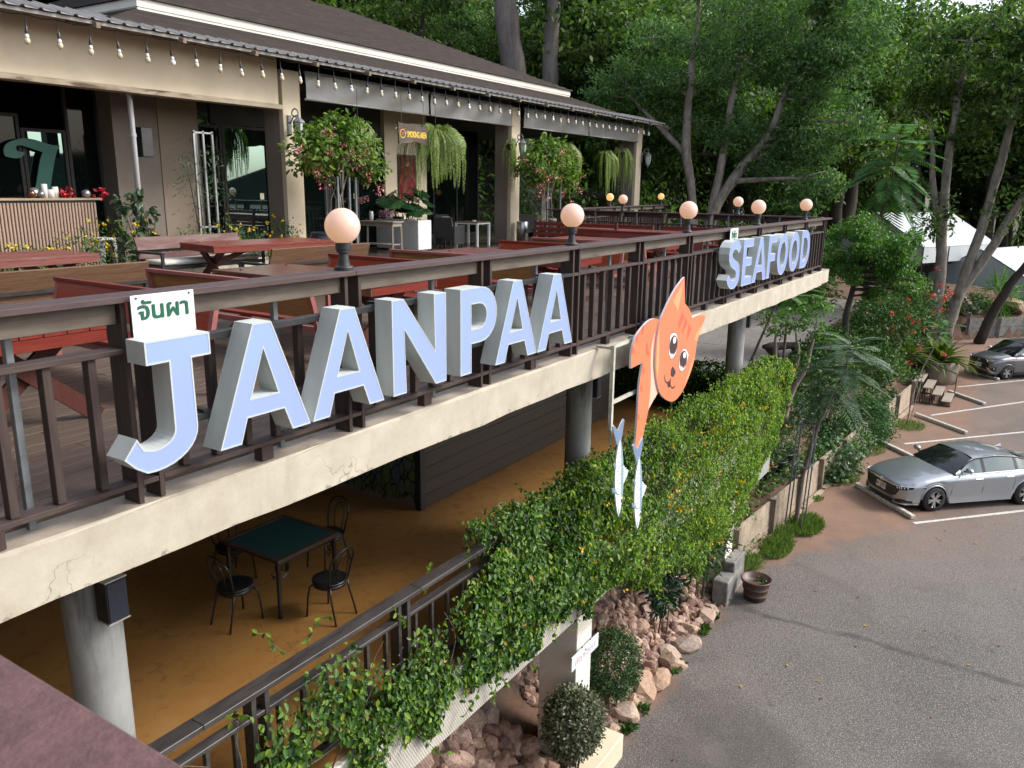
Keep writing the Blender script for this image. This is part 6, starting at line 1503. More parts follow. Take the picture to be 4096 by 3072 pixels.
# big grey trunks rising behind the roof
tree('tall_tree', 'massive smooth grey double trunk rising behind the roof ridge', (41.0, 24.9, -.6),
     [([(0, 0, 0), (-.3, .5, 5), (-1.0, 1.1, 10), (-1.5, 1.6, 16)], (.95, .74, .68, .5)), ([(.2, -.4, 0), (.5, -.7, 5), (.6, -.6, 9), (.3, -1.1, 16)], (.62, .47, .44, .35))],
     spread_blobs((41, 24.5, 15.5), (4.5, 5, 2.0), 12, 1.7, 800, .8, 5), .22, M_L6, mat('smooth_grey_bark', (.15, .125, .115), .8, .3, 1.2, .3, stretch=(1, 1, .3), fine=7, col2=(.25, .215, .20)), .4)
# trunks in the planted bed by the steps
tree('tall_tree', 'tall tree with two grey trunks rising behind the big fern pot', (46.0, 3.75, -5.4),
     [([(0, .15, 0), (.1, .1, 3), (.05, .35, 6), (-.2, .5, 9.5), (-.1, .2, 14)], (.32, .27, .23, .19, .08)), ([(.05, -.45, 0), (.1, -.9, 2.6), (.1, -1.5, 6.0), (0, -1.9, 9.5), (.2, -2.2, 13)], (.31, .26, .22, .18, .08)), ([(.05, -.75, 2.0), (.1, -1.8, 4.2), (.2, -2.9, 7.0), (.3, -4.4, 9.0), (.5, -5.5, 11.5)], (.22, .21, .19, .15, .06)), ([(-.05, .4, 5.2), (-.1, 1.0, 7.5), (-.2, 1.3, 10)], (.2, .16, .08))],
     spread_blobs((46.5, 2.4, 7.2), (3.5, 6.0, 3.2), 40, 1.35, 640, .8, 8) + [((45.2, 4.4, .6), (.8, 1.0, 1.3), 420), ((46.0, 1.0, .8), (.8, 1.2, 1.2), 420), ((46, -.8, 1.8), (.8, 1.0, 1.0), 300)] + spread_blobs((46, -2.2, 4.2), (2, 2.8, 1.5), 10, 1.05, 480, .8, 9), .26, M_L6, M_BARKP, .42, 22)
tree('leaning_tree', 'dark leaning trunk beside the grey van', (52.2, 2.0, -6.55),
     [([(0, 0, 0), (.1, -.85, 2.9), (.1, -2.0, 5.1), (.2, -2.3, 6.2), (.4, -4.7, 9.8)], (.30, .24, .21, .18, .10))],
     spread_blobs((52.7, -4.2, 5.0), (2.0, 3.3, 2.6), 14, 1.1, 420, .8, 12), .24, M_L8, M_BARKD, .4, 22)
# rounded bright tree by the corner
tree('round_tree', 'small round light green tree beside the far corner of the terrace', (31.0, 5.3, -4.05),
     [([(0, 0, 0), (-.1, .15, 1.4), (.1, .0, 2.6), (.1, -.2, 3.6)], (.13, .11, .09, .04))],
     spread_blobs((30.9, 5.0, -.35), (1.35, 1.75, 1.05), 40, .46, 430, .8, 14) + spread_blobs((30.9, 4.3, -1.5), (1.0, 1.3, .6), 13, .38, 220, .7, 15), .105, M_L4, M_BARKD, .5, 14, .2)
# branching small tree in the bed and slim leaning ones
tree('small_tree', 'small tree with twisting bare stems growing beside the vines', (23.2, 5.5, -4.75),
     [([(0, .1, 0), (-.1, .25, .8), (-.15, .3, 1.7), (-.2, .35, 2.5)], (.10, .08, .065, .03)), ([(.05, -.05, 0), (.1, -.12, .8), (.1, -.5, 1.6), (.3, -.6, 2.6)], (.11, .09, .07, .03)), ([(0, 0, .1), (.05, .0, .9), (.15, -.3, 1.9), (.1, -.1, 2.7)], (.09, .07, .05, .02))],
     [((23.2, 5.4, -1.7), (.5, .55, .35), 330), ((23.4, 4.9, -1.6), (.45, .42, .4), 330), ((23.0, 5.7, -2.0), (.3, .3, .25), 130), ((23.3, 4.6, -2.1), (.3, .3, .25), 150), ((23.3, 5.2, -2.9), (.22, .25, .3), 60)], .11, M_L4, M_BARKP, .5, 12, .2)
tree('slim_tree', 'thin leaning stem just right of the far stained column', (22.0, 6.45, -4.3), [([(0, 0, 0), (.1, -.12, 1.1), (.35, -.5, 2.4), (.6, -.7, 3.1)], (.045, .04, .03, .015)), ([(.05, -.1, 0), (.15, -.2, 1.2), (.3, -.4, 2.1)], (.03, .026, .02))],
     [((22.4, 6.0, -1.55), (.32, .3, .25), 110), ((22.45, 5.85, -2.0), (.22, .25, .25), 60)], .12, M_L4, M_BARK, .5, 10, .2)
# feather-leaved saplings
def feather(t_pts, n, L, leaf, pinn=16, droop=.35, aim=(-.15, .5), seed=0, width=None, first=.35):
    """crown of twice-cut leaves round a stem: every leaf a midrib with pinnae, every pinna a row of leaflets"""
    rr = np.random.default_rng(seed); P = np.array(t_pts, float); arrs = []; ribs = MB()
    for k in range(n):
        u = first + (1 - first) * rr.random(); p = np.array([np.interp(u * (len(P) - 1), range(len(P)), P[:, i]) for i in range(3)])
        a = k * 2.399 + rr.random() * .5; v = (u - first) / (1 - first); el = aim[0] + (aim[1] - aim[0]) * v + rr.uniform(-.2, .2); d = np.array([math.cos(a) * math.cos(el), math.sin(a) * math.cos(el), math.sin(el)])
        LL = L * rr.uniform(.7, 1.05); C = np.stack([p + d * LL * s - np.array([0, 0, droop * LL * s * s]) for s in np.linspace(0, 1, 7)])
        ribs.tube([tuple(q) for q in C], [.010, .009, .008, .007, .005, .004, .003], 4, False)
        T = unit(np.gradient(C, axis=0)); sd = unit(np.cross(T, np.array([0, 0, 1.0]))); 
        for s in np.linspace(.16, 1, pinn):
            q = np.array([np.interp(s * 6, range(7), C[:, i]) for i in range(3)]); tt = T[min(6, int(s * 6))]; ss = sd[min(6, int(s * 6))]
            pl_ = leaf * math.sin(min(1, s * .8 + .2) * PI * .92 + .12) ** .7 + .02
            for sg_ in (-1, 1):
                dd_ = unit((ss * sg_ + tt * .55 - np.array([0, 0, .22]))[None])[0]; nn = np.cross(tt, ss)
                arrs.append((q, dd_, nn, pl_))
    q = np.array([a[0] for a in arrs]); d = np.array([a[1] for a in arrs]); nn = np.array([a[2] for a in arrs]); pl_ = np.array([a[3] for a in arrs])
    return leaf_arrays(q, d, nn, pl_, width or leaf * .105, .05, True), ribs
def feather_tree(lab, base, pts, rad, n, L, leaf, m_, bark, seed, droop=.35, first=.35, name='feather_leaved_tree', pinn=16, aim=(-.15, .6)):
    t = thing(name, lab, 'tree', base); P = [Vector(p) for p in pts]; Q = []; R_ = []
    for i in range(len(P) - 1):
        for s in range(4): Q.append(P[i].lerp(P[i + 1], s / 4)); R_.append(rad[i] + (rad[i + 1] - rad[i]) * s / 4)
    Q.append(P[-1]); R_.append(rad[-1]); MB().tube(Q, R_, 9).build('trunk', bark, t, True)
    arr, ribs = feather(pts, n, L, leaf, pinn, droop, aim, seed, None, first); leafobj('crown', arr, m_, t); ribs.build('leaf_ribs', flat('green_stem', (.05, .10, .02), .6), t)
M_FERNT = leafmat('bright_feather_leaves', (.04, .12, .035), (.085, .22, .06), (.17, .32, .09), .4, .45, (0, .5, 1), .8)
feather_tree('tree with huge fern-like fronds standing above the tent', (40.4, 6.35, -4.2), [(0, 0, 0), (.1, .1, 2.8), (0, -.3, 5.0), (0, -.55, 6.6), (0, -.6, 8.3)], (.11, .10, .08, .06, .03), 30, 2.35, .62, M_FERNT, M_BARK, 3, .34, .66, pinn=17, aim=(-.75, .55))
feather_tree('leaning sapling with grey-green feathery leaves tied in the steel guard', (19.95, 4.15, -6.55), [(0, 0, 0), (.02, -.05, 1.4), (.06, -.28, 2.75), (.12, -.55, 3.5), (.2, -.75, 4.2), (.3, -.75, 4.8)], (.06, .055, .045, .035, .025, .012), 46, 1.2, .24, M_L5, mat('mottled_bark', (.15, .12, .10), .9, .4, 7, .5), 5, .36, .60, pinn=17, aim=(-.35, .5))
feather_tree('thin staked sapling with bright feathery top before the wooden steps', (31.5, 3.05, -6.55), [(0, 0, 0), (.05, -.05, 1.2), (.15, -.25, 2.2), (.3, -.6, 3.2), (.35, -.7, 3.7)], (.028, .026, .022, .016, .008), 9, .95, .2, M_FERNT, M_BARKP, 9, .30, .78)
sk = MB().tube([(31.62, 3.0, -6.55), (31.75, 2.75, -4.45)], .014, 6).build('stake', M_BARKP, None); tag(sk, 'thin stake tied to the slender sapling by the steps', 'stake')
tg = thing('tree_guard', 'tall grey steel guard frame around the leaning sapling', 'frame', (19.95, 4.17, -6.55), 0, rot=(.02, .035, 0))
for a in (-.2, .2):
    for c in (-.19, .19): MB().box(a - .016, a + .016, c - .016, c + .016, 0, 2.72).build('post', M_GREYST, tg)
for z in (1.62, 2.70):
    for s in (-1, 1): MB().box(-.2, .2, s * .19 - .014, s * .19 + .014, z, z + .03).build('crossbar', M_GREYST, tg); MB().box(s * .2 - .014, s * .2 + .014, -.175, .175, z + .001, z + .029).build('crossbar', M_GREYST, tg)
feather_tree('low bright palm-like plant under the corner of the terrace', (26.2, 6.35, -4.05), [(0, 0, 0), (0, 0, 1.5), (0, -.1, 2.75)], (.05, .04, .03), 10, 1.2, .30, leafmat('bright_palm_leaves', (.03, .11, .015), (.075, .21, .03), (.13, .30, .05), .4), M_BARK, 12, .3, .85, pinn=24, aim=(.1, .5))

# bushes on the planted bank
def bank(x, y, dz=0): return (x, y, hgt(x, y) + dz)
for nm, lab, x, y, dz, r, n, lf_, m_, asp in (
    ('variegated_bush', 'sprawling bush with pale-edged leaves hanging over the low wall', 24.8, 4.4, .45, (1.35, .85, .60), 4600, .13, leafmat('pale_edged_leaves', (.02, .06, .02), (.06, .13, .05), (.22, .28, .17), .3), .62),
    ('fine_bush', 'round fine-leaved dark green bush above the wall, left of the steps', 29.0, 4.1, .62, (1.25, .85, .85), 13000, .11, leafmat('fine_dark_green_leaves', (.012, .050, .010), (.034, .115, .022), (.075, .185, .04), .3), .30),
    ('bank_bush', 'loose dark bush behind the fine-leaved round bush', 29.6, 5.6, .75, (1.6, 1.0, .85), 3800, .13, M_L1, .5),
    ('bank_bush', 'rambling red-flowered bush behind the small twisting tree', 27.0, 5.4, .65, (1.4, .9, .75), 3200, .13, M_L1, .5),
    ('bank_bush', 'tall leafy bush between the round tree and the grey trunks', 36.2, 5.0, 1.0, (2.3, 1.2, 1.05), 5200, .15, M_L1, .5),
    ('bank_bush', 'ferny undergrowth bush at the foot of the grey trunks', 41.8, 4.7, .8, (2.1, 1.1, .95), 2600, .26, M_L1, .3),
    ('bank_bush', 'bright young bush right of the grey trunks', 47.5, 4.6, 1.2, (.9, .7, 1.2), 1200, .16, M_L4, .5),
    ('bank_bush', 'low flowering ground bush behind the nursery pots', 22.3, 4.75, .2, (1.3, .30, .26), 1200, .08, M_L1, .55),
    ('bank_bush', 'low ground bush spilling over the near end of the wall', 18.4, 4.95, .18, (1.5, .30, .30), 1500, .08, M_L1, .55),
    ('bank_bush', 'shady bush under the feathery sapling', 26.0, 4.9, .5, (1.0, .7, .65), 2000, .11, M_L3, .5),
    ('bank_bush', 'leafy bush hanging over the wall between the pale-edged bush and the fine-leaved one', 27.0, 4.15, .45, (.9, .6, .55), 2600, .12, M_L1, .5),
    ('bank_bush', 'bright leafy bush behind the wooden steps', 33.5, 4.6, .6, (1.6, .9, .75), 3200, .13, M_L1, .5),
    ('bank_bush', 'dark bush between the nursery pots and the twisting tree', 24.0, 5.6, .45, (1.0, .6, .6), 2000, .11, M_L3, .5),
    ('bank_bush', 'spiky long-leaved bush behind the mossy wall', 56.8, 1.4, .9, (1.3, 1.0, 1.1), 700, .8, M_L4, .07),
    ('bank_bush', 'dark low bush beside orange rocks above the mossy wall', 55.0, 3.0, .55, (1.4, .9, .55), 1000, .16, M_L3, .5),
    ('bank_bush', 'dark clump of foliage behind the leaning trunk', 52.5, 4.2, .9, (1.6, 1.2, .9), 1300, .18, M_L3, .5)):
    bush(nm, lab, 'bush', (x, y, hgt(x, y) + dz), r, n, lf_, m_, asp, 14, .16, stems=6)
# red powder-puff shrub
pz_ = hgt(34.5, 4.6); rb = bush('red_flowered_shrub', 'airy shrub dotted with red powder-puff flowers left of the grey trunks', 'shrub', (35.3, 4.2, pz_ + 2.6, [((35.3, 4.5, pz_ + 2.2), (1.0, .9, .7), 700), ((35.6, 3.5, pz_ + 2.5), (.9, .8, .6), 600), ((35.0, 4.9, pz_ + 3.1), (.7, .7, .5), 300), ((35.8, 3.0, pz_ + 1.9), (.6, .6, .5), 260)]), (1, 1, 1), 0, .14, M_L1, .32, 10, .22, stems=7, base=pz_)
fl = [((35.2 + rng.normal() * .5, 3.6 + rng.normal() * .75, pz_ + 2.4 + rng.normal() * .65), .06, 26) for _ in range(34)]
local(leafobj('blossoms', crown_arrays(fl, .075, .5, 6, .5, .3), leafmat('red_puff_petals', (.40, .02, .03), (.60, .05, .07), (.72, .12, .14), .2), rb, 'stuff'), rb)
# big round pot with bird's-nest fern
bp = thing('concrete_planter', 'big round stained concrete pot at the top of the steps', 'planter', (40.2, 2.95, -6.55))
MB().lathe([(.78, 0), (.82, .3), (.84, .75), (.85, 1.0), (.80, 1.01), (.74, .92), (.01, .92)], n=36).build('body', mat('stained_ring_concrete', (.27, .22, .165), .85, .35, 2.5, .15, stretch=(1, 1, .4), fine=8), bp, True)
V_ = []
for k in range(90):
    a = k * 2.399; el = rng.uniform(.05, 1.15); L = rng.uniform(1.0, 1.75); d = np.array([math.cos(a) * math.cos(el), math.sin(a) * math.cos(el), math.sin(el)]); p0 = np.array([.1 * math.cos(a), .1 * math.sin(a), 1.0])
    C = [p0 + d * L * s - np.array([0, 0, .42 * L * s * s * (1.3 - math.sin(el))]) for s in np.linspace(0, 1, 7)]; sd = unit(np.cross(d, [0, 0, 1.0])[None])[0]
    w = [.03, .06, .085, .09, .08, .05, .005]; vs_ = []; b0 = len(V_)
    V_.append((C, sd, w))
mb = MB()
for C, sd, w in V_:
    vs_ = []
    for c_, ww in zip(C, w): vs_ += [c_ - sd * ww + np.array([0, 0, ww * .35]), c_, c_ + sd * ww + np.array([0, 0, ww * .35])]
    mb.add(vs_, [f for i in range(6) for f in ((3 * i, 3 * i + 3, 3 * i + 4, 3 * i + 1), (3 * i + 1, 3 * i + 4, 3 * i + 5, 3 * i + 2))])
bf = thing('nest_fern', 'bird\'s-nest fern with arching yellow-green blades in the round pot', 'fern', (40.2, 2.95, -6.55)); mb.build('blades', leafmat('nest_fern_blades', (.035, .075, .010), (.085, .145, .020), (.20, .24, .045), .35, .4), bf)
bf2 = thing('nest_fern', 'low spreading fern left of the round concrete pot', 'fern', (38.6, 4.3, hgt(38.6, 4.3) - .9)); o = link('blades', bpy.data.objects['blades'].data, bf2, None)
# stump bench, rocks, lamp on the courtyard
sb_ = thing('log_bench', 'rough dark tree-stump bench lying on the courtyard', 'bench', (28.6, 6.95, -4.03), -.45)
M_LOG = mat('dark_weathered_log', (.030, .020, .017), .85, .45, 4, .8, stretch=(.4, 3, 3), fine=14)
def lump(name, pts, rs, t): o = MB().tube(pts, [r * (1 + .18 * rng.normal()) for r in rs], 9).build(name, M_LOG, t, True); return o
lump('seat', [(-.95, .1, .50), (-.6, 0, .50), (0, .05, .46), (.6, 0, .44), (.9, .05, .40)], [.06, .15, .13, .12, .05], sb_); lump('leg', [(-.62, 0, .47), (-.5, 0, .25), (-.35, .0, 0)], [.26, .26, .2], sb_); lump('leg', [(.62, .05, .4), (.7, .0, .15), (.72, 0, 0)], [.16, .13, .11], sb_)
for x, y, s, lab in ((54.6, 3.3, 1.3, 'big orange-brown rock above the mossy wall'), (57.3, .9, 1.6, 'dark weathered rock beside the spiky bush'), (55.4, 2.5, .7, 'small pale rock beside the orange-brown one')):
    o = link('boulder', RK[int(x * 7) % 12], None, None, (x, y, hgt(x, y) + s * .25), (.3, .2, x)); o.scale = (s, s, s); tag(o, lab, 'rock')
for i in range(7):
    MB().box(-.35, .35, -.2, .2, 0, .05, .01).build('stepping_stone', M_KERB, None, loc=(66 + 1.1 * i, -.6 - .12 * i, hgt(66 + 1.1 * i, -.6) + .02), rot=(0, 0, -.4), kind='structure')

# ------------------------------------------------------------------ tents in the clearing
M_TENT = mat('white_tent_fabric', (.46, .50, .52), .6, .08, .6)
def tent(x, y, L, Wd, h, eave, rz, lab):
    z = hgt(x, y); t = thing('tent', lab, 'tent', (x, y, z), rz, 'white tents in the clearing')
    MB().add([(0, -Wd / 2, eave), (L, -Wd / 2, eave), (L, 0, h), (0, 0, h), (0, Wd / 2, eave), (L, Wd / 2, eave)], [(0, 1, 2, 3), (3, 2, 5, 4)]).build('roof', M_TENT, t)
    MB().add([(0.02, -Wd / 2, eave), (0.02, 0, h), (0.02, Wd / 2, eave), (.02, Wd / 2, eave * .35), (.02, -Wd / 2, eave * .35)], [(0, 1, 2, 3, 4)]).build('end_wall', M_TENT, t)
    MB().add([(.05, -Wd / 2 + .02, eave), (L, -Wd / 2 + .02, eave), (L, -Wd / 2 + .02, eave * .45), (.05, -Wd / 2 + .02, eave * .45)], [(0, 1, 2, 3)]).build('side_wall', M_TENT, t)
    fr_ = MB()
    for k in range(4):
        xx = k * L / 3
        for s in (-1, 1): fr_.bar((xx, s * Wd / 2, -.3), (xx, s * Wd / 2, eave), .05, .05); fr_.bar((xx, s * Wd / 2, eave - .04), (xx, 0, h - .04), .04, .04)
    fr_.build('frame', M_STEEL, t)
tent(59.5, 9.2, 9, 7.0, 3.9, 1.85, -.42, 'white ridge tent half hidden behind the round green tree')
tent(62, 3.0, 12, 6.5, 3.5, 1.7, -.35, 'larger white tent seen between the grey trunks')
tent(74, -2.0, 12, 6, 3.6, 1.8, -.3, 'farther white tent right of the grey trunks')
gz = hgt(60, -1.5); ga = thing('steel_pergola', 'black steel pergola frame at the right edge behind the trees', 'pergola', (60, -1.5, gz))
for x, y in ((0, 0), (4, -1.5), (-.8, -3.2), (3.2, -4.7)): MB().box(x - .08, x + .08, y - .08, y + .08, 0, 2.9).build('post', M_STEEL, ga)
for a, c in (((-1, .6, 2.95), (5, -1.9, 2.95)), ((-1.6, -3.0, 2.95), (4.2, -5.2, 2.95)), ((0, .4, 2.75), (-1, -3.8, 2.75)), ((4, -1.2, 2.75), (3, -5.2, 2.75))): MB().bar(a, c, .1, .12).build('beam', M_STEEL, ga)

# ------------------------------------------------------------------ forest behind
protos = []
def forest_proto(seed, h, R, leaf, lm, n):
    b_ = spread_blobs((0, 0, h * .62), (R, R, h * .33), 22, R * .42, n, .75, seed)
    o = tree('forest_tree', 'dark dense tree of the wood behind the restaurant', (0, 0, 0), [([(0, 0, 0), (rng.normal() * .4, rng.normal() * .4, h * .3), (rng.normal() * .8, rng.normal() * .8, h * .6), (rng.normal(), rng.normal(), h * .9)], (.38, .3, .2, .06))], b_, leaf, lm, M_BARKD, .45, 22, .2, .4, 'trees of the dark wood')
    return o
protos = [forest_proto(31, 13, 3.6, .27, M_L6, 800), forest_proto(32, 16, 4.2, .29, M_L6, 800), forest_proto(33, 11, 3.2, .24, M_L7, 800), forest_proto(34, 12, 3.4, .26, M_L8, 700)]
places = []
rr = np.random.default_rng(77)
for a_ in range(4000):
    x = rr.uniform(18, 112); y = rr.uniform(-12, 78)
    d = math.hypot(x, y); ang = math.degrees(math.atan2(y, x))
    if d < 47 or d > 112 or ang > 74 or ang < -6: continue
    if x < 34 and y < 31: continue
    if y < 12 and x < 78: continue
    if (x - 41) ** 2 + (y - 25) ** 2 < 30: continue
    if all((x - p) ** 2 + (y - q) ** 2 > (3.9 + d * .012) ** 2 for p, q in places): places.append((x, y))
    if len(places) > 210: break
first = [True] * 4
forced = [(64.5, 12.8), (70, 14.5), (61, 16.5), (76, 9.5), (80, 12.5), (73, 18), (84, 6.0), (88, 10.5)]
places = [p for p in places if all(math.hypot(p[0] - a, p[1] - c) > 3 for a, c in forced)] + forced
for i, (x, y) in enumerate(places):
    k = i % 4 if i % 5 else 0; p = protos[k]; s = rr.uniform(.85, 1.3); z = hgt(x, y) - .3
    s *= 1.5 if ((math.atan2(y, x) < .2 and x > 78) or (x, y) in forced) else 1.12
    if first[k]: p.location = (x, y, z); p.rotation_euler = (0, 0, rr.uniform(0, 6)); p.scale = (s, s, s); first[k] = False
    else: dup(p, (x, y, z), rr.uniform(0, 6.28), None, None, None, (s, s, s * rr.uniform(.9, 1.15)))
# dark leafy understorey right behind the veranda
for i, (x, y, dz, r, lab) in enumerate(((38.5, 17.0, 2.0, (2.0, 2.0, 2.6), 'dark creeper-covered thicket right of the last pillar'), (41.0, 13.5, 1.5, (2.2, 2.0, 2.4), 'dark thicket behind the pale slanting trunks'), (42.5, 9.8, 1.4, (2.2, 1.8, 2.2), 'dark thicket behind the far side railing'), (36.5, 21.5, 2.4, (2.4, 2.4, 3.0), 'dark thicket behind the veranda opening'), (31.5, 24.5, 2.6, (2.6, 2.0, 3.0), 'dark thicket seen through the veranda'), (46.5, 11.2, 1.3, (2.2, 1.6, 2.0), 'dark thicket left of the fern-like tree'), (44, 17.5, 3.5, (2.4, 2.2, 3.4), 'dark thicket high behind the pale slanting trunks'))):
    bush('thicket', lab, 'bush', (x, y, hgt(x, y) + dz), r, 2300, .34, M_L6, .35, 14, .17, stems=8, stemr=.03)
un = 46000
xs_ = rr.uniform(30, 120, un); ys_ = rr.uniform(-14, 85, un); ok = (np.hypot(xs_, ys_) > 46) & (np.hypot(xs_, ys_) < 122) & ~((ys_ < 13) & (xs_ < 82)); xs_ = xs_[ok]; ys_ = ys_[ok]
cl = np.sin(xs_ * .55) + np.sin(ys_ * .47 + 1) + np.sin(xs_ * .21 + ys_ * .33); ok = cl > -.4; xs_ = xs_[ok]; ys_ = ys_[ok]; m_ = len(xs_)
zs_ = np.array([hgt(a, c) for a, c in zip(xs_, ys_)]) + 3.2 * rr.random(m_) ** 1.4
o = leafobj('undergrowth', leaf_arrays(np.stack([xs_, ys_, zs_], 1), rdir(m_) - np.array([0, 0, .3]), unit(rdir(m_) + np.array([-.3, -.3, .8])), .55 * (.6 + .8 * rr.random(m_)), .24, .15, False), M_L6, None, 'stuff'); tag(o, 'dark undergrowth covering the wooded slope', 'undergrowth')
# ------------------------------------------------------------------ cars
def paint(name, col):
    m, n, b = new_mat(name)
    g = noise(n, 900, 2, .5); b.inputs['Metallic'].default_value = .75; b.inputs['Roughness'].default_value = .30
    n.links.new(mixc(n, ramp(n, g, [(.4, 0), (.6, 1)]), tuple(c * .9 for c in col), tuple(c * 1.08 for c in col)), b.inputs['Base Color'])
    b.inputs['Coat Weight'].default_value = 1.0; b.inputs['Coat Roughness'].default_value = .03
    return m
M_SILV = paint('silver_car_paint', (.40, .43, .465)); M_GREYC = paint('grey_car_paint', (.19, .187, .195))
m, n, b = new_mat('car_glass'); b.inputs['Base Color'].default_value = (.012, .016, .016, 1); b.inputs['Roughness'].default_value = .02; b.inputs['Specular IOR Level'].default_value = .9
M_CGL = m
m, n, b = new_mat('pale_side_glass'); b.inputs['Base Color'].default_value = (.10, .14, .14, 1); b.inputs['Roughness'].default_value = .02; b.inputs['Specular IOR Level'].default_value = 1.0
M_CGL2 = m
M_TYRE = mat('tyre_rubber', (.018, .018, .018), .8, .2, 20); M_RIMM = flat('alloy_rim', (.58, .58, .59), .28, .9); M_RIMD = flat('dark_rim', (.03, .03, .032), .4, .5)
M_PLAS = flat('black_car_plastic', (.014, .014, .015), .4); M_CHR = flat('chrome_trim', (.75, .75, .76), .12, 1.0); M_HEAD = flat('headlight_lens', (.30, .33, .36), .06, .3, 1.0); M_LED = flat('clear_lens', (.75, .77, .80), .1)
def wheel(t, x, y, r, w, s, spokes=10, rim=.7):
    wh = MB().lathe([(r * .66, -w / 2), (r * .93, -w / 2), (r, -w / 2 + .03), (r, w / 2 - .03), (r * .93, w / 2), (r * .66, w / 2)], n=32, caps=False)
    wo = wh.build('wheel', M_TYRE, t, True, loc=(x, y, r), rot=(PI / 2, 0, 0))
    yo = w / 2 * s; f = -s
    MB().lathe([(r * .69, -.02), (r * .70, .010), (r * .655, .012), (r * .64, -.03)], n=32, caps=False).build('rim', M_RIMM, wo, True, loc=(0, 0, f * yo * s * 1.0 if False else -s * (w / 2 - .006)))
    MB().lathe([(r * .63, 0), (.01, 0)], n=28).build('hub_back', M_RIMD, wo, loc=(0, 0, -s * (w / 2 - .05)))
    sp = MB()
    for k in range(spokes):
        a = 2 * PI * k / spokes + (.13 if k % 2 else -.13); sp.bar((.04 * math.cos(a), .04 * math.sin(a), 0), (r * .645 * math.cos(a + .05), r * .645 * math.sin(a + .05), 0), .034 if k % 2 else .045, .018)
    sp.lathe([(.055, -.012), (.055, .012)], n=12); sp.build('spokes', M_RIMM, wo, loc=(0, 0, -s * (w / 2 - .018)))
def interp(x, tab): return float(np.interp(x, [a for a, _ in tab], [b_ for _, b_ in tab]))
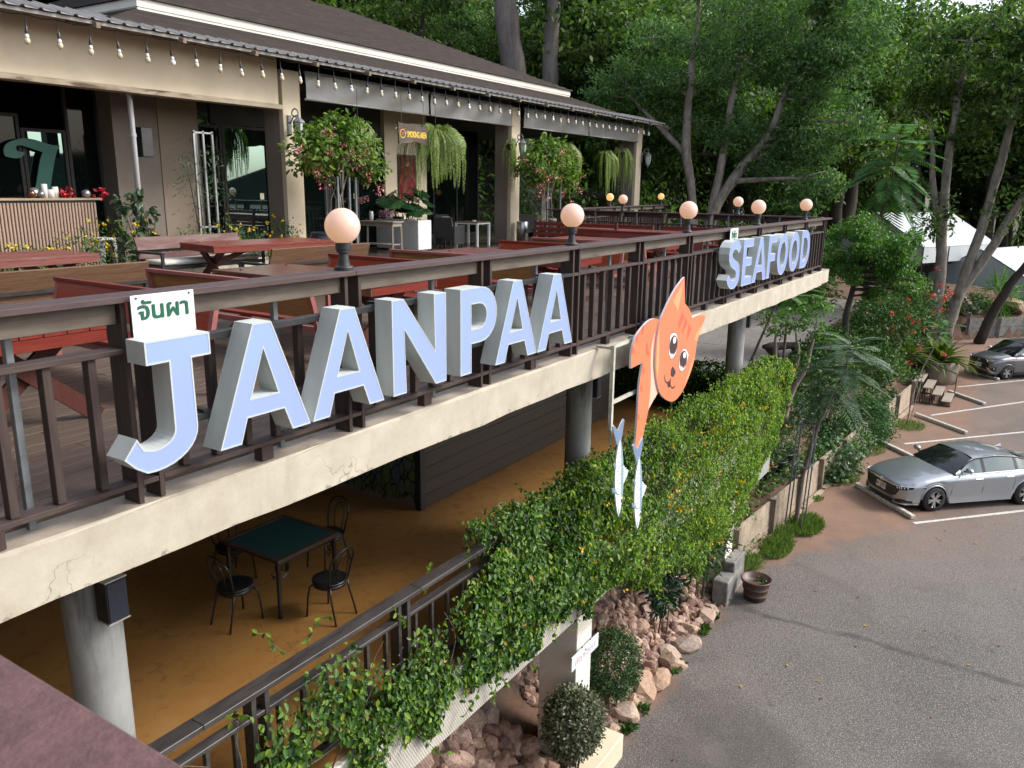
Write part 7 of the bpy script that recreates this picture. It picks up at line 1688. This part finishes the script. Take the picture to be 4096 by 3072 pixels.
def car(lab, loc, rz, P, pm, plate, name='car'):
    """local +x forward, origin on the ground under the front axle; body lofted along its length"""
    t = thing(name, lab, 'car', loc, rz); hw = P['width'] / 2; wb = P['wheelbase']; R = P['r']; x0 = -wb - P['rear']; x1 = P['front']
    xs_ = sorted(set(np.round(np.concatenate([np.linspace(x0, x1, 60), np.linspace(-R - .1, R + .1, 17), np.linspace(-wb - R - .1, -wb + R + .1, 17), np.linspace(x1 - .35, x1, 8)]), 4)))
    ring = []; vs = []; NR = 11
    for x in xs_:
        e = (x - x0) / (x1 - x0); wsc = interp(x, P['plan']); zb = interp(x, P['low'])
        for ax in (0, -wb):
            if abs(x - ax) < R + .055: zb = max(zb, R + math.sqrt(max(0, (R + .055) ** 2 - (x - ax) ** 2)) * 1.0 - .0)
        zt = interp(x, P['deck']); zs = interp(x, P['shoulder']); w = hw * wsc
        zl = min(zb + .07, zs - .08); zm = zs - .13
        if zm < zl: zm = zl + .02
        half = [(w * .90, zb), (w * .975, zb + .004), (w * .992, zl), (w * (.992 if P.get('slab') else .975), (zl + zm) / 2), (w * 1.0, zm), (w * .985, zs - .02), (w * .945, zs + (zt - zs) * .25), (w * .84, zs + (zt - zs) * .62), (w * .60, zt - .012), (w * .3, zt), (0, zt + .004)]
        vs += [(x, y, z) for y, z in half] + [(x, -y, z) for y, z in half[:-1][::-1]]
    n_ = 2 * NR - 1; N = len(xs_); fs = [(i * n_ + k, (i + 1) * n_ + k, (i + 1) * n_ + k + 1, i * n_ + k + 1) for i in range(N - 1) for k in range(n_ - 1)]
    fs += [tuple(range(n_))[::-1], tuple((N - 1) * n_ + k for k in range(n_))]
    mb = MB(); mb.add(vs, fs); body = mb.build('body', pm, t, True, recalc=True)
    und = MB().box(x0 + .25, x1 - .25, -hw * .86, hw * .86, .17, R + .28).build('underside', M_PLAS, t)
    # cabin
    A, B_, C_, D_ = P['cab']                              # (x, z) windscreen base, roof front, roof rear, rear glass base
    wbse, wrf = hw * .93, hw * P.get('roofw', .70)
    roof = []; k_ = 12
    for i in range(k_ + 1):
        u = i / k_; x = B_[0] + (C_[0] - B_[0]) * u; z = B_[1] + (C_[1] - B_[1]) * u + P['crown'] * math.sin(PI * u)
        roof += [(x, y * wrf, z - .035 * abs(y) ** 3) for y in (-1.06, -.9, -.6, -.3, 0, .3, .6, .9, 1.06)]
    rb_ = MB(); rb_.add(roof, [(i * 9 + k, i * 9 + k + 1, (i + 1) * 9 + k + 1, (i + 1) * 9 + k) for i in range(k_) for k in range(8)]); rb_.build('roof', pm, t, True, recalc=True)
    def glassgrid(name, bot, top, bulge, m_):
        q = []; 
        for j in range(7):
            v = j / 6
            for i in range(9):
                y = -1 + i / 4; wj = wbse * .97 + (wrf * 1.0 - wbse * .97) * v; x = bot[0] + (top[0] - bot[0]) * v - bulge * y * y * (1 - .3 * v); z = bot[1] + (top[1] - bot[1]) * v + .035 * math.sin(PI * v) - .03 * y * y * v
                q.append((x, y * wj, z))
        g = MB(); g.add(q, [(j * 9 + i, j * 9 + i + 1, (j + 1) * 9 + i + 1, (j + 1) * 9 + i) for j in range(6) for i in range(8)]); return g.build(name, m_, t, True, recalc=True)
    glassgrid('windscreen', (A[0], A[1] - .01), (B_[0], B_[1] - .003), .16, M_CGL); glassgrid('rear_window', (D_[0], D_[1]), (C_[0], C_[1] - .003), -.10, M_CGL)
    for s in (-1, 1):
        def sidept(x, v):   # v 0 at belt, 1 at the roof edge
            zr = np.interp(x, [D_[0], C_[0], (B_[0] + C_[0]) / 2, B_[0], A[0] - .16], [D_[1] + .02, C_[1] - .04, (B_[1] + C_[1]) / 2 + P['crown'] - .045, B_[1] - .04, A[1] + .0]); zb_ = interp(x, P['shoulder']) + .01
            zb2 = interp(x, P['belt']); z = zb2 + (zr - zb2) * v; y = s * (wbse + (wrf * 1.06 - wbse) * v * min(1, (zr - zb2) / .3)); return (x, y, z)
        q = []; xx = np.linspace(D_[0] + .05, A[0] - .17, 24)
        for x in xx: q += [sidept(x, v) for v in (-.15, 0, .5, 1.0)]
        sb2 = MB(); sb2.add(q, [(i * 4 + k, (i + 1) * 4 + k, (i + 1) * 4 + k + 1, i * 4 + k + 1) for i in range(23) for k in range(3)]); sb2.build('cabin_side', pm, t, True, recalc=True)
        off = .012 * s
        for (xa, xb) in P['windows']:
            q = []; 
            for x in np.linspace(xa, xb, 10): q += [tuple(np.array(sidept(x, v)) + (0, off, 0)) for v in (.06, .5, .90)]
            g = MB(); g.add(q, [(i * 3 + k, (i + 1) * 3 + k, (i + 1) * 3 + k + 1, i * 3 + k + 1) for i in range(9) for k in range(2)]); g.build('side_window', M_CGL2, t, True, recalc=True)
        for j in range(len(P['windows']) - 1):
            xa, xb = P['windows'][j + 1][1], P['windows'][j][0]
            q = []
            for x in (xa + .003, xb - .003): q += [tuple(np.array(sidept(x, v)) + (0, off * 1.1, 0)) for v in (.04, .5, .92)]
            MB().add(q, [(0, 3, 4, 1), (1, 4, 5, 2)]).build('door_pillar', M_PLAS, t, recalc=True)
        tr = [tuple(np.array(sidept(x, .95)) + (0, off * 1.3, 0)) for x in np.linspace(P['windows'][-1][0], P['windows'][0][1], 14)]; MB().tube(tr, .018, 6).build('visor', M_PLAS, t, True)
        tr = [tuple(np.array(sidept(x, .02)) + (0, off * 1.2, 0)) for x in np.linspace(P['windows'][-1][0] - .05, P['windows'][0][1], 12)]; MB().tube(tr, .010, 5).build('window_trim', M_CHR if not P.get('slab') else M_PLAS, t, True)
        # seams, handles, mirror
        for xd in P['seams']:
            yy = lambda z: s * (hw * interp(xd, P['plan']) * 1.0 + .0015)
            zs = interp(xd, P['shoulder']); zl = interp(xd, P['low']) + .1
            MB().tube([(xd + .04, s * (hw * interp(xd, P['plan']) * .978), zl + .02), (xd, s * (hw * interp(xd, P['plan']) * .978), (zl + zs) / 2), (xd, s * (hw * interp(xd, P['plan']) * .996), zs - .12), (xd - .01, s * hw * .97, zs - .0)], .006, 5).build('door_seam', M_PLAS, t)
        for xh in P['handles']: MB().box(xh - .11, xh + .11, s * hw * .985 - .022, s * hw * .985 + .022, interp(xh, P['shoulder']) - .105, interp(xh, P['shoulder']) - .07, .01).build('door_handle', M_CHR if not P.get('slab') else pm, t)
        mx_ = A[0] - .42; mi = MB(); mi.lathe([(.02, -.11), (.09, -.07), (.11, 0), (.09, .07), (.02, .1)], n=14); mo_ = mi.build('wing_mirror', pm if not P.get('slab') else M_LED, t, True, loc=(mx_, s * (hw + .10), P['belt'][0][1] + .10), rot=(PI / 2, 0, 0)); mo_.scale = (.75, .68, 1.0)
        MB().bar((mx_ + .02, s * hw * .93, P['belt'][0][1] + .03), (mx_, s * (hw + .05), P['belt'][0][1] + .06), .05, .04).build('mirror_foot', M_PLAS, t)
        MB().bar((-R - .12, s * hw * .965, P['sill']), (-wb + R + .12, s * hw * .965, P['sill']), .05, .10).build('sill', pm if not P.get('slab') else M_PLAS, t)
        for ax in (0, -wb):
            wheel(t, ax, s * (hw - .115), R, .225, s, P['spokes'])
            arc_ = [(ax + (R + .05) * math.cos(a), s * (hw * .965), R + (R + .05) * math.sin(a)) for a in np.linspace(.05, PI - .05, 16)]; MB().tube(arc_, .024, 6).build('arch_lip', pm if not P.get('slab') else M_GREYC, t, True)
            MB().lathe([(R + .05, -.1), (R + .05, .12)], n=28, caps=False).build('arch_liner', M_PLAS, t, loc=(ax, s * (hw - .16), R), rot=(PI / 2, 0, 0))
    P['face'](t, x1, hw, pm)
    px_, pz_, txt = plate
    pb = MB().box(-.004, .004, -.20, .20, -.085, .085, .003).build('number_plate', flat('plate_white', (.74, .74, .72), .4), t, loc=(px_, 0, pz_), rot=(0, P.get('ptilt', 0), 0))
    o = put_text(pb, txt, .13, M_INK, (.0055, 0, .012), (PI / 2, 0, PI / 2), 1.0, .0008, .002)
    o = put_text(pb, 'ชลบุรี', .05, M_INK, (.0055, 0, -.058), (PI / 2, 0, PI / 2), 1.0, .0008, .001)
    return t
def fpanel(name, pts, m_, t, th=.012, dx=0):
    """panel on the nose: outline of (y, z) with an x for every point"""
    P = [Vector((p[0] + dx, p[1], p[2])) for p in pts]; k = len(P); c = sum(P, Vector()) / k
    mb = MB(); mb.add(P + [p - Vector((th, 0, 0)) for p in P], [tuple(range(k))] + [(i, (i + 1) % k, k + (i + 1) % k, k + i) for i in range(k)]); return mb.build(name, m_, t, recalc=True)
def nose_fn(P):
    tab = sorted((b_, a) for a, b_ in P['plan'] if a > -.2)      # width share -> x of the front skin
    hw = P['width'] / 2
    return lambda y: float(np.interp(abs(y) / hw / .975, [a for a, _ in tab], [b_ for _, b_ in tab])) + .004
def fstrip(name, nx_, ys, zt, zb, m_, t, off=.012, th=.03):
    """band wrapped round the nose between two heights given per lateral position"""
    f = lambda q, y: q(y) if callable(q) else q
    vs = []
    for y in ys:
        a, c = f(zt, y), f(zb, y)
        for k in range(4): vs.append((nx_(y) + off, y * 1.012, a + (c - a) * k / 3))
    n_ = len(ys); fr = [(4 * i + k, 4 * i + 4 + k, 4 * i + 5 + k, 4 * i + k + 1) for i in range(n_ - 1) for k in range(3)]
    bk = [(x - th, y, z) for x, y, z in vs]; N = len(vs)
    fs = list(fr)
    rim_ = [4 * i for i in range(n_)] + [4 * (n_ - 1) + k for k in (1, 2, 3)] + [4 * i + 3 for i in range(n_ - 2, -1, -1)] + [2, 1]
    for a, c in zip(rim_, rim_[1:] + rim_[:1]): fs.append((a, c, c + N, a + N))
    mb = MB(); mb.add(vs + bk, fs); return mb.build(name, m_, t, recalc=True)
lerp_ = lambda pts: (lambda y: float(np.interp(abs(y), [p[0] for p in pts], [p[1] for p in pts])))
def sedan_face(t, x1, hw, pm):
    nx_ = nose_fn(SED); L_ = np.linspace
    fstrip('grille', nx_, L_(-.66, .66, 17), lerp_([(0, .645), (.66, .655)]), lerp_([(0, .335), (.45, .345), (.60, .43), (.66, .58)]), M_PLAS, t, .014)
    fstrip('chrome_bar', nx_, L_(-.70, .70, 17), lerp_([(0, .70), (.7, .71)]), lerp_([(0, .648), (.7, .672)]), M_CHR, t, .024)
    for s in (-1, 1):
        h = fstrip('headlight', nx_, s * L_(.60, .90, 8), lerp_([(.6, .675), (.78, .69), (.9, .70)]), lerp_([(.6, .60), (.78, .60), (.9, .655)]), M_PLAS, t, .022)
        for k in range(5): q = s * (.63 + .048 * k); MB().box(-.010, .010, -.017, .017, -.02, .02, .004).build('lamp_cell', M_LED, h, loc=(nx_(q) + .026, q * 1.012, .640 + .006 * k))
        fstrip('led_strip', nx_, s * L_(.60, .91, 8), lerp_([(.6, .692), (.9, .722)]), lerp_([(.6, .678), (.9, .704)]), M_LED, t, .028)
        fstrip('fog_lamp_recess', nx_, s * L_(.56, .86, 8), lerp_([(.56, .30), (.75, .345), (.86, .31)]), lerp_([(.56, .245), (.86, .25)]), M_PLAS, t, .016)
        fstrip('lip_trim', nx_, s * L_(.50, .88, 8), .222, .206, M_CHR, t, .022)
    fstrip('lower_intake', nx_, L_(-.48, .48, 9), .262, .212, M_PLAS, t, .014)
    em = MB(); xe = x1 + .03
    for a, c in (((-.045, .60), (-.030, .72)), ((.045, .60), (.030, .72)), ((-.032, .655), (.032, .655))): em.bar((xe, a[0], a[1]), (xe - .008, c[0], c[1]), .02, .015, (1, 0, 0))
    em.build('emblem', M_CHR, t)
def van_face(t, x1, hw, pm):
    nx_ = nose_fn(VAN); L_ = np.linspace
    fstrip('grille', nx_, L_(-.60, .60, 15), lerp_([(0, .90), (.42, .89), (.60, .70)]), lerp_([(0, .43), (.5, .45), (.6, .60)]), M_PLAS, t, .016)
    fstrip('bumper_bar', nx_, L_(-.62, .62, 15), .435, .375, pm, t, .03)
    for s in (-1, 1):
        fstrip('headlight', nx_, s * L_(.48, .84, 8), lerp_([(.48, .90), (.84, .935)]), lerp_([(.48, .845), (.7, .835), (.84, .89)]), M_HEAD, t, .022)
        fstrip('led_strip', nx_, s * L_(.48, .70, 6), lerp_([(.48, .868), (.84, .868)]), lerp_([(.48, .85), (.84, .85)]), M_LED, t, .026)
        fstrip('fog_lamp_recess', nx_, s * L_(.62, .82, 6), lerp_([(.62, .46), (.82, .64)]), lerp_([(.62, .40), (.82, .38)]), M_PLAS, t, .018)
        fstrip('silver_blade', nx_, s * L_(.50, .76, 6), lerp_([(.5, .56), (.76, .36)]), lerp_([(.5, .50), (.76, .30)]), M_CHR, t, .03)
        MB().lathe([(.035, 0), (.03, .02)], n=12).build('fog_lamp', M_LED, t, loc=(nx_(s * .76) + .012, s * .765, .50), rot=(0, PI / 2, 0))
    fstrip('skid_plate', nx_, L_(-.55, .55, 9), .30, .235, M_PLAS, t, .02)
    em = MB(); ell = lambda a, c, cy_, cz_: [(x1 + .03 - .0, cy_ + a * math.cos(u), cz_ + c * math.sin(u)) for u in np.linspace(0, 2 * PI, 20)]
    em.tube(ell(.075, .05, 0, .80), .008, 5); em.tube(ell(.024, .046, 0, .80), .007, 5); em.tube(ell(.048, .018, 0, .827), .007, 5); em.build('emblem', M_CHR, t)
SED = dict(width=1.86, wheelbase=2.83, front=.95, rear=1.12, r=.335, spokes=10,
    plan=[(-3.95, .80), (-3.7, .91), (-3.2, .975), (-2.4, 1), (-.5, 1), (.3, .985), (.6, .955), (.78, .90), (.88, .80), (.93, .70), (.95, .60)],
    low=[(-3.95, .36), (-3.6, .26), (-3.2, .24), (.5, .21), (.80, .185), (.95, .20)],
    deck=[(-3.95, .95), (-3.85, 1.03), (-3.3, 1.08), (-2.6, 1.0), (-.9, 1.0), (-.45, 1.005), (0, .955), (.45, .87), (.72, .79), (.86, .73), (.95, .64)],
    shoulder=[(-3.95, .85), (-3.3, .96), (-2.4, .945), (-1, .925), (-.2, .90), (.3, .83), (.6, .76), (.95, .60)],
    belt=[(-3.5, 1.03), (-2.6, 1.005), (-1.2, .975), (-.3, .96)], cab=((-.42, 1.0), (-1.22, 1.385), (-2.55, 1.375), (-3.42, 1.085)), crown=.065, roofw=.66,
    windows=[(-1.40, -.78), (-2.42, -1.50), (-2.95, -2.52)], seams=(-.50, -1.46, -2.42), handles=(-1.28, -2.24), sill=.255, face=sedan_face, ptilt=-.10)
VAN = dict(width=1.75, wheelbase=2.75, front=.80, rear=.92, r=.325, spokes=10, slab=True,
    plan=[(-3.67, .92), (-3.3, .98), (-2, 1), (-.3, 1), (.3, .985), (.5, .95), (.66, .88), (.74, .78), (.80, .66)],
    low=[(-3.67, .4), (-3.3, .28), (.5, .25), (.7, .21), (.8, .24)],
    deck=[(-3.67, 1.0), (-3.5, 1.08), (-2.5, 1.05), (-.6, 1.10), (-.2, 1.10), (.2, 1.06), (.5, .995), (.68, .93), (.8, .82)],
    shoulder=[(-3.67, .98), (-2.5, .98), (-1, .97), (0, .96), (.4, .92), (.8, .78)],
    belt=[(-3.5, 1.06), (-2.4, 1.05), (-1, 1.03), (0, 1.02)], cab=((-.12, 1.08), (-.98, 1.60), (-3.0, 1.62), (-3.45, 1.10)), crown=.06, roofw=.74,
    windows=[(-1.30, -.52), (-2.25, -1.40), (-3.05, -2.35)], seams=(-.25, -1.35, -2.3), handles=(-1.15, -2.1), sill=.30, face=van_face, ptilt=-.06)
ca = math.atan2(.718, -.696)
car('silver sedan parked nose-in at the low retaining wall', (23.73, 1.97, -6.55), ca, SED, M_SILV, (.972, .50, 'งอ 5955'))
car('dark grey people carrier parked by the big fern pot', (43.1, .90, -6.55), ca, VAN, M_GREYC, (.835, .60, '5ขด 2140'))
fn_ = MB().prism([[(-.10, 0), (.09, 0), (-.06, .07), (-.10, .06)]], lambda u, v, d: (u, d, v), -.012, .012); 
o = [c for c in bpy.data.objects if c.get('category') == 'car'][0]; fn_.build('aerial_fin', M_LED, o, loc=(-2.55, 0, 1.41))
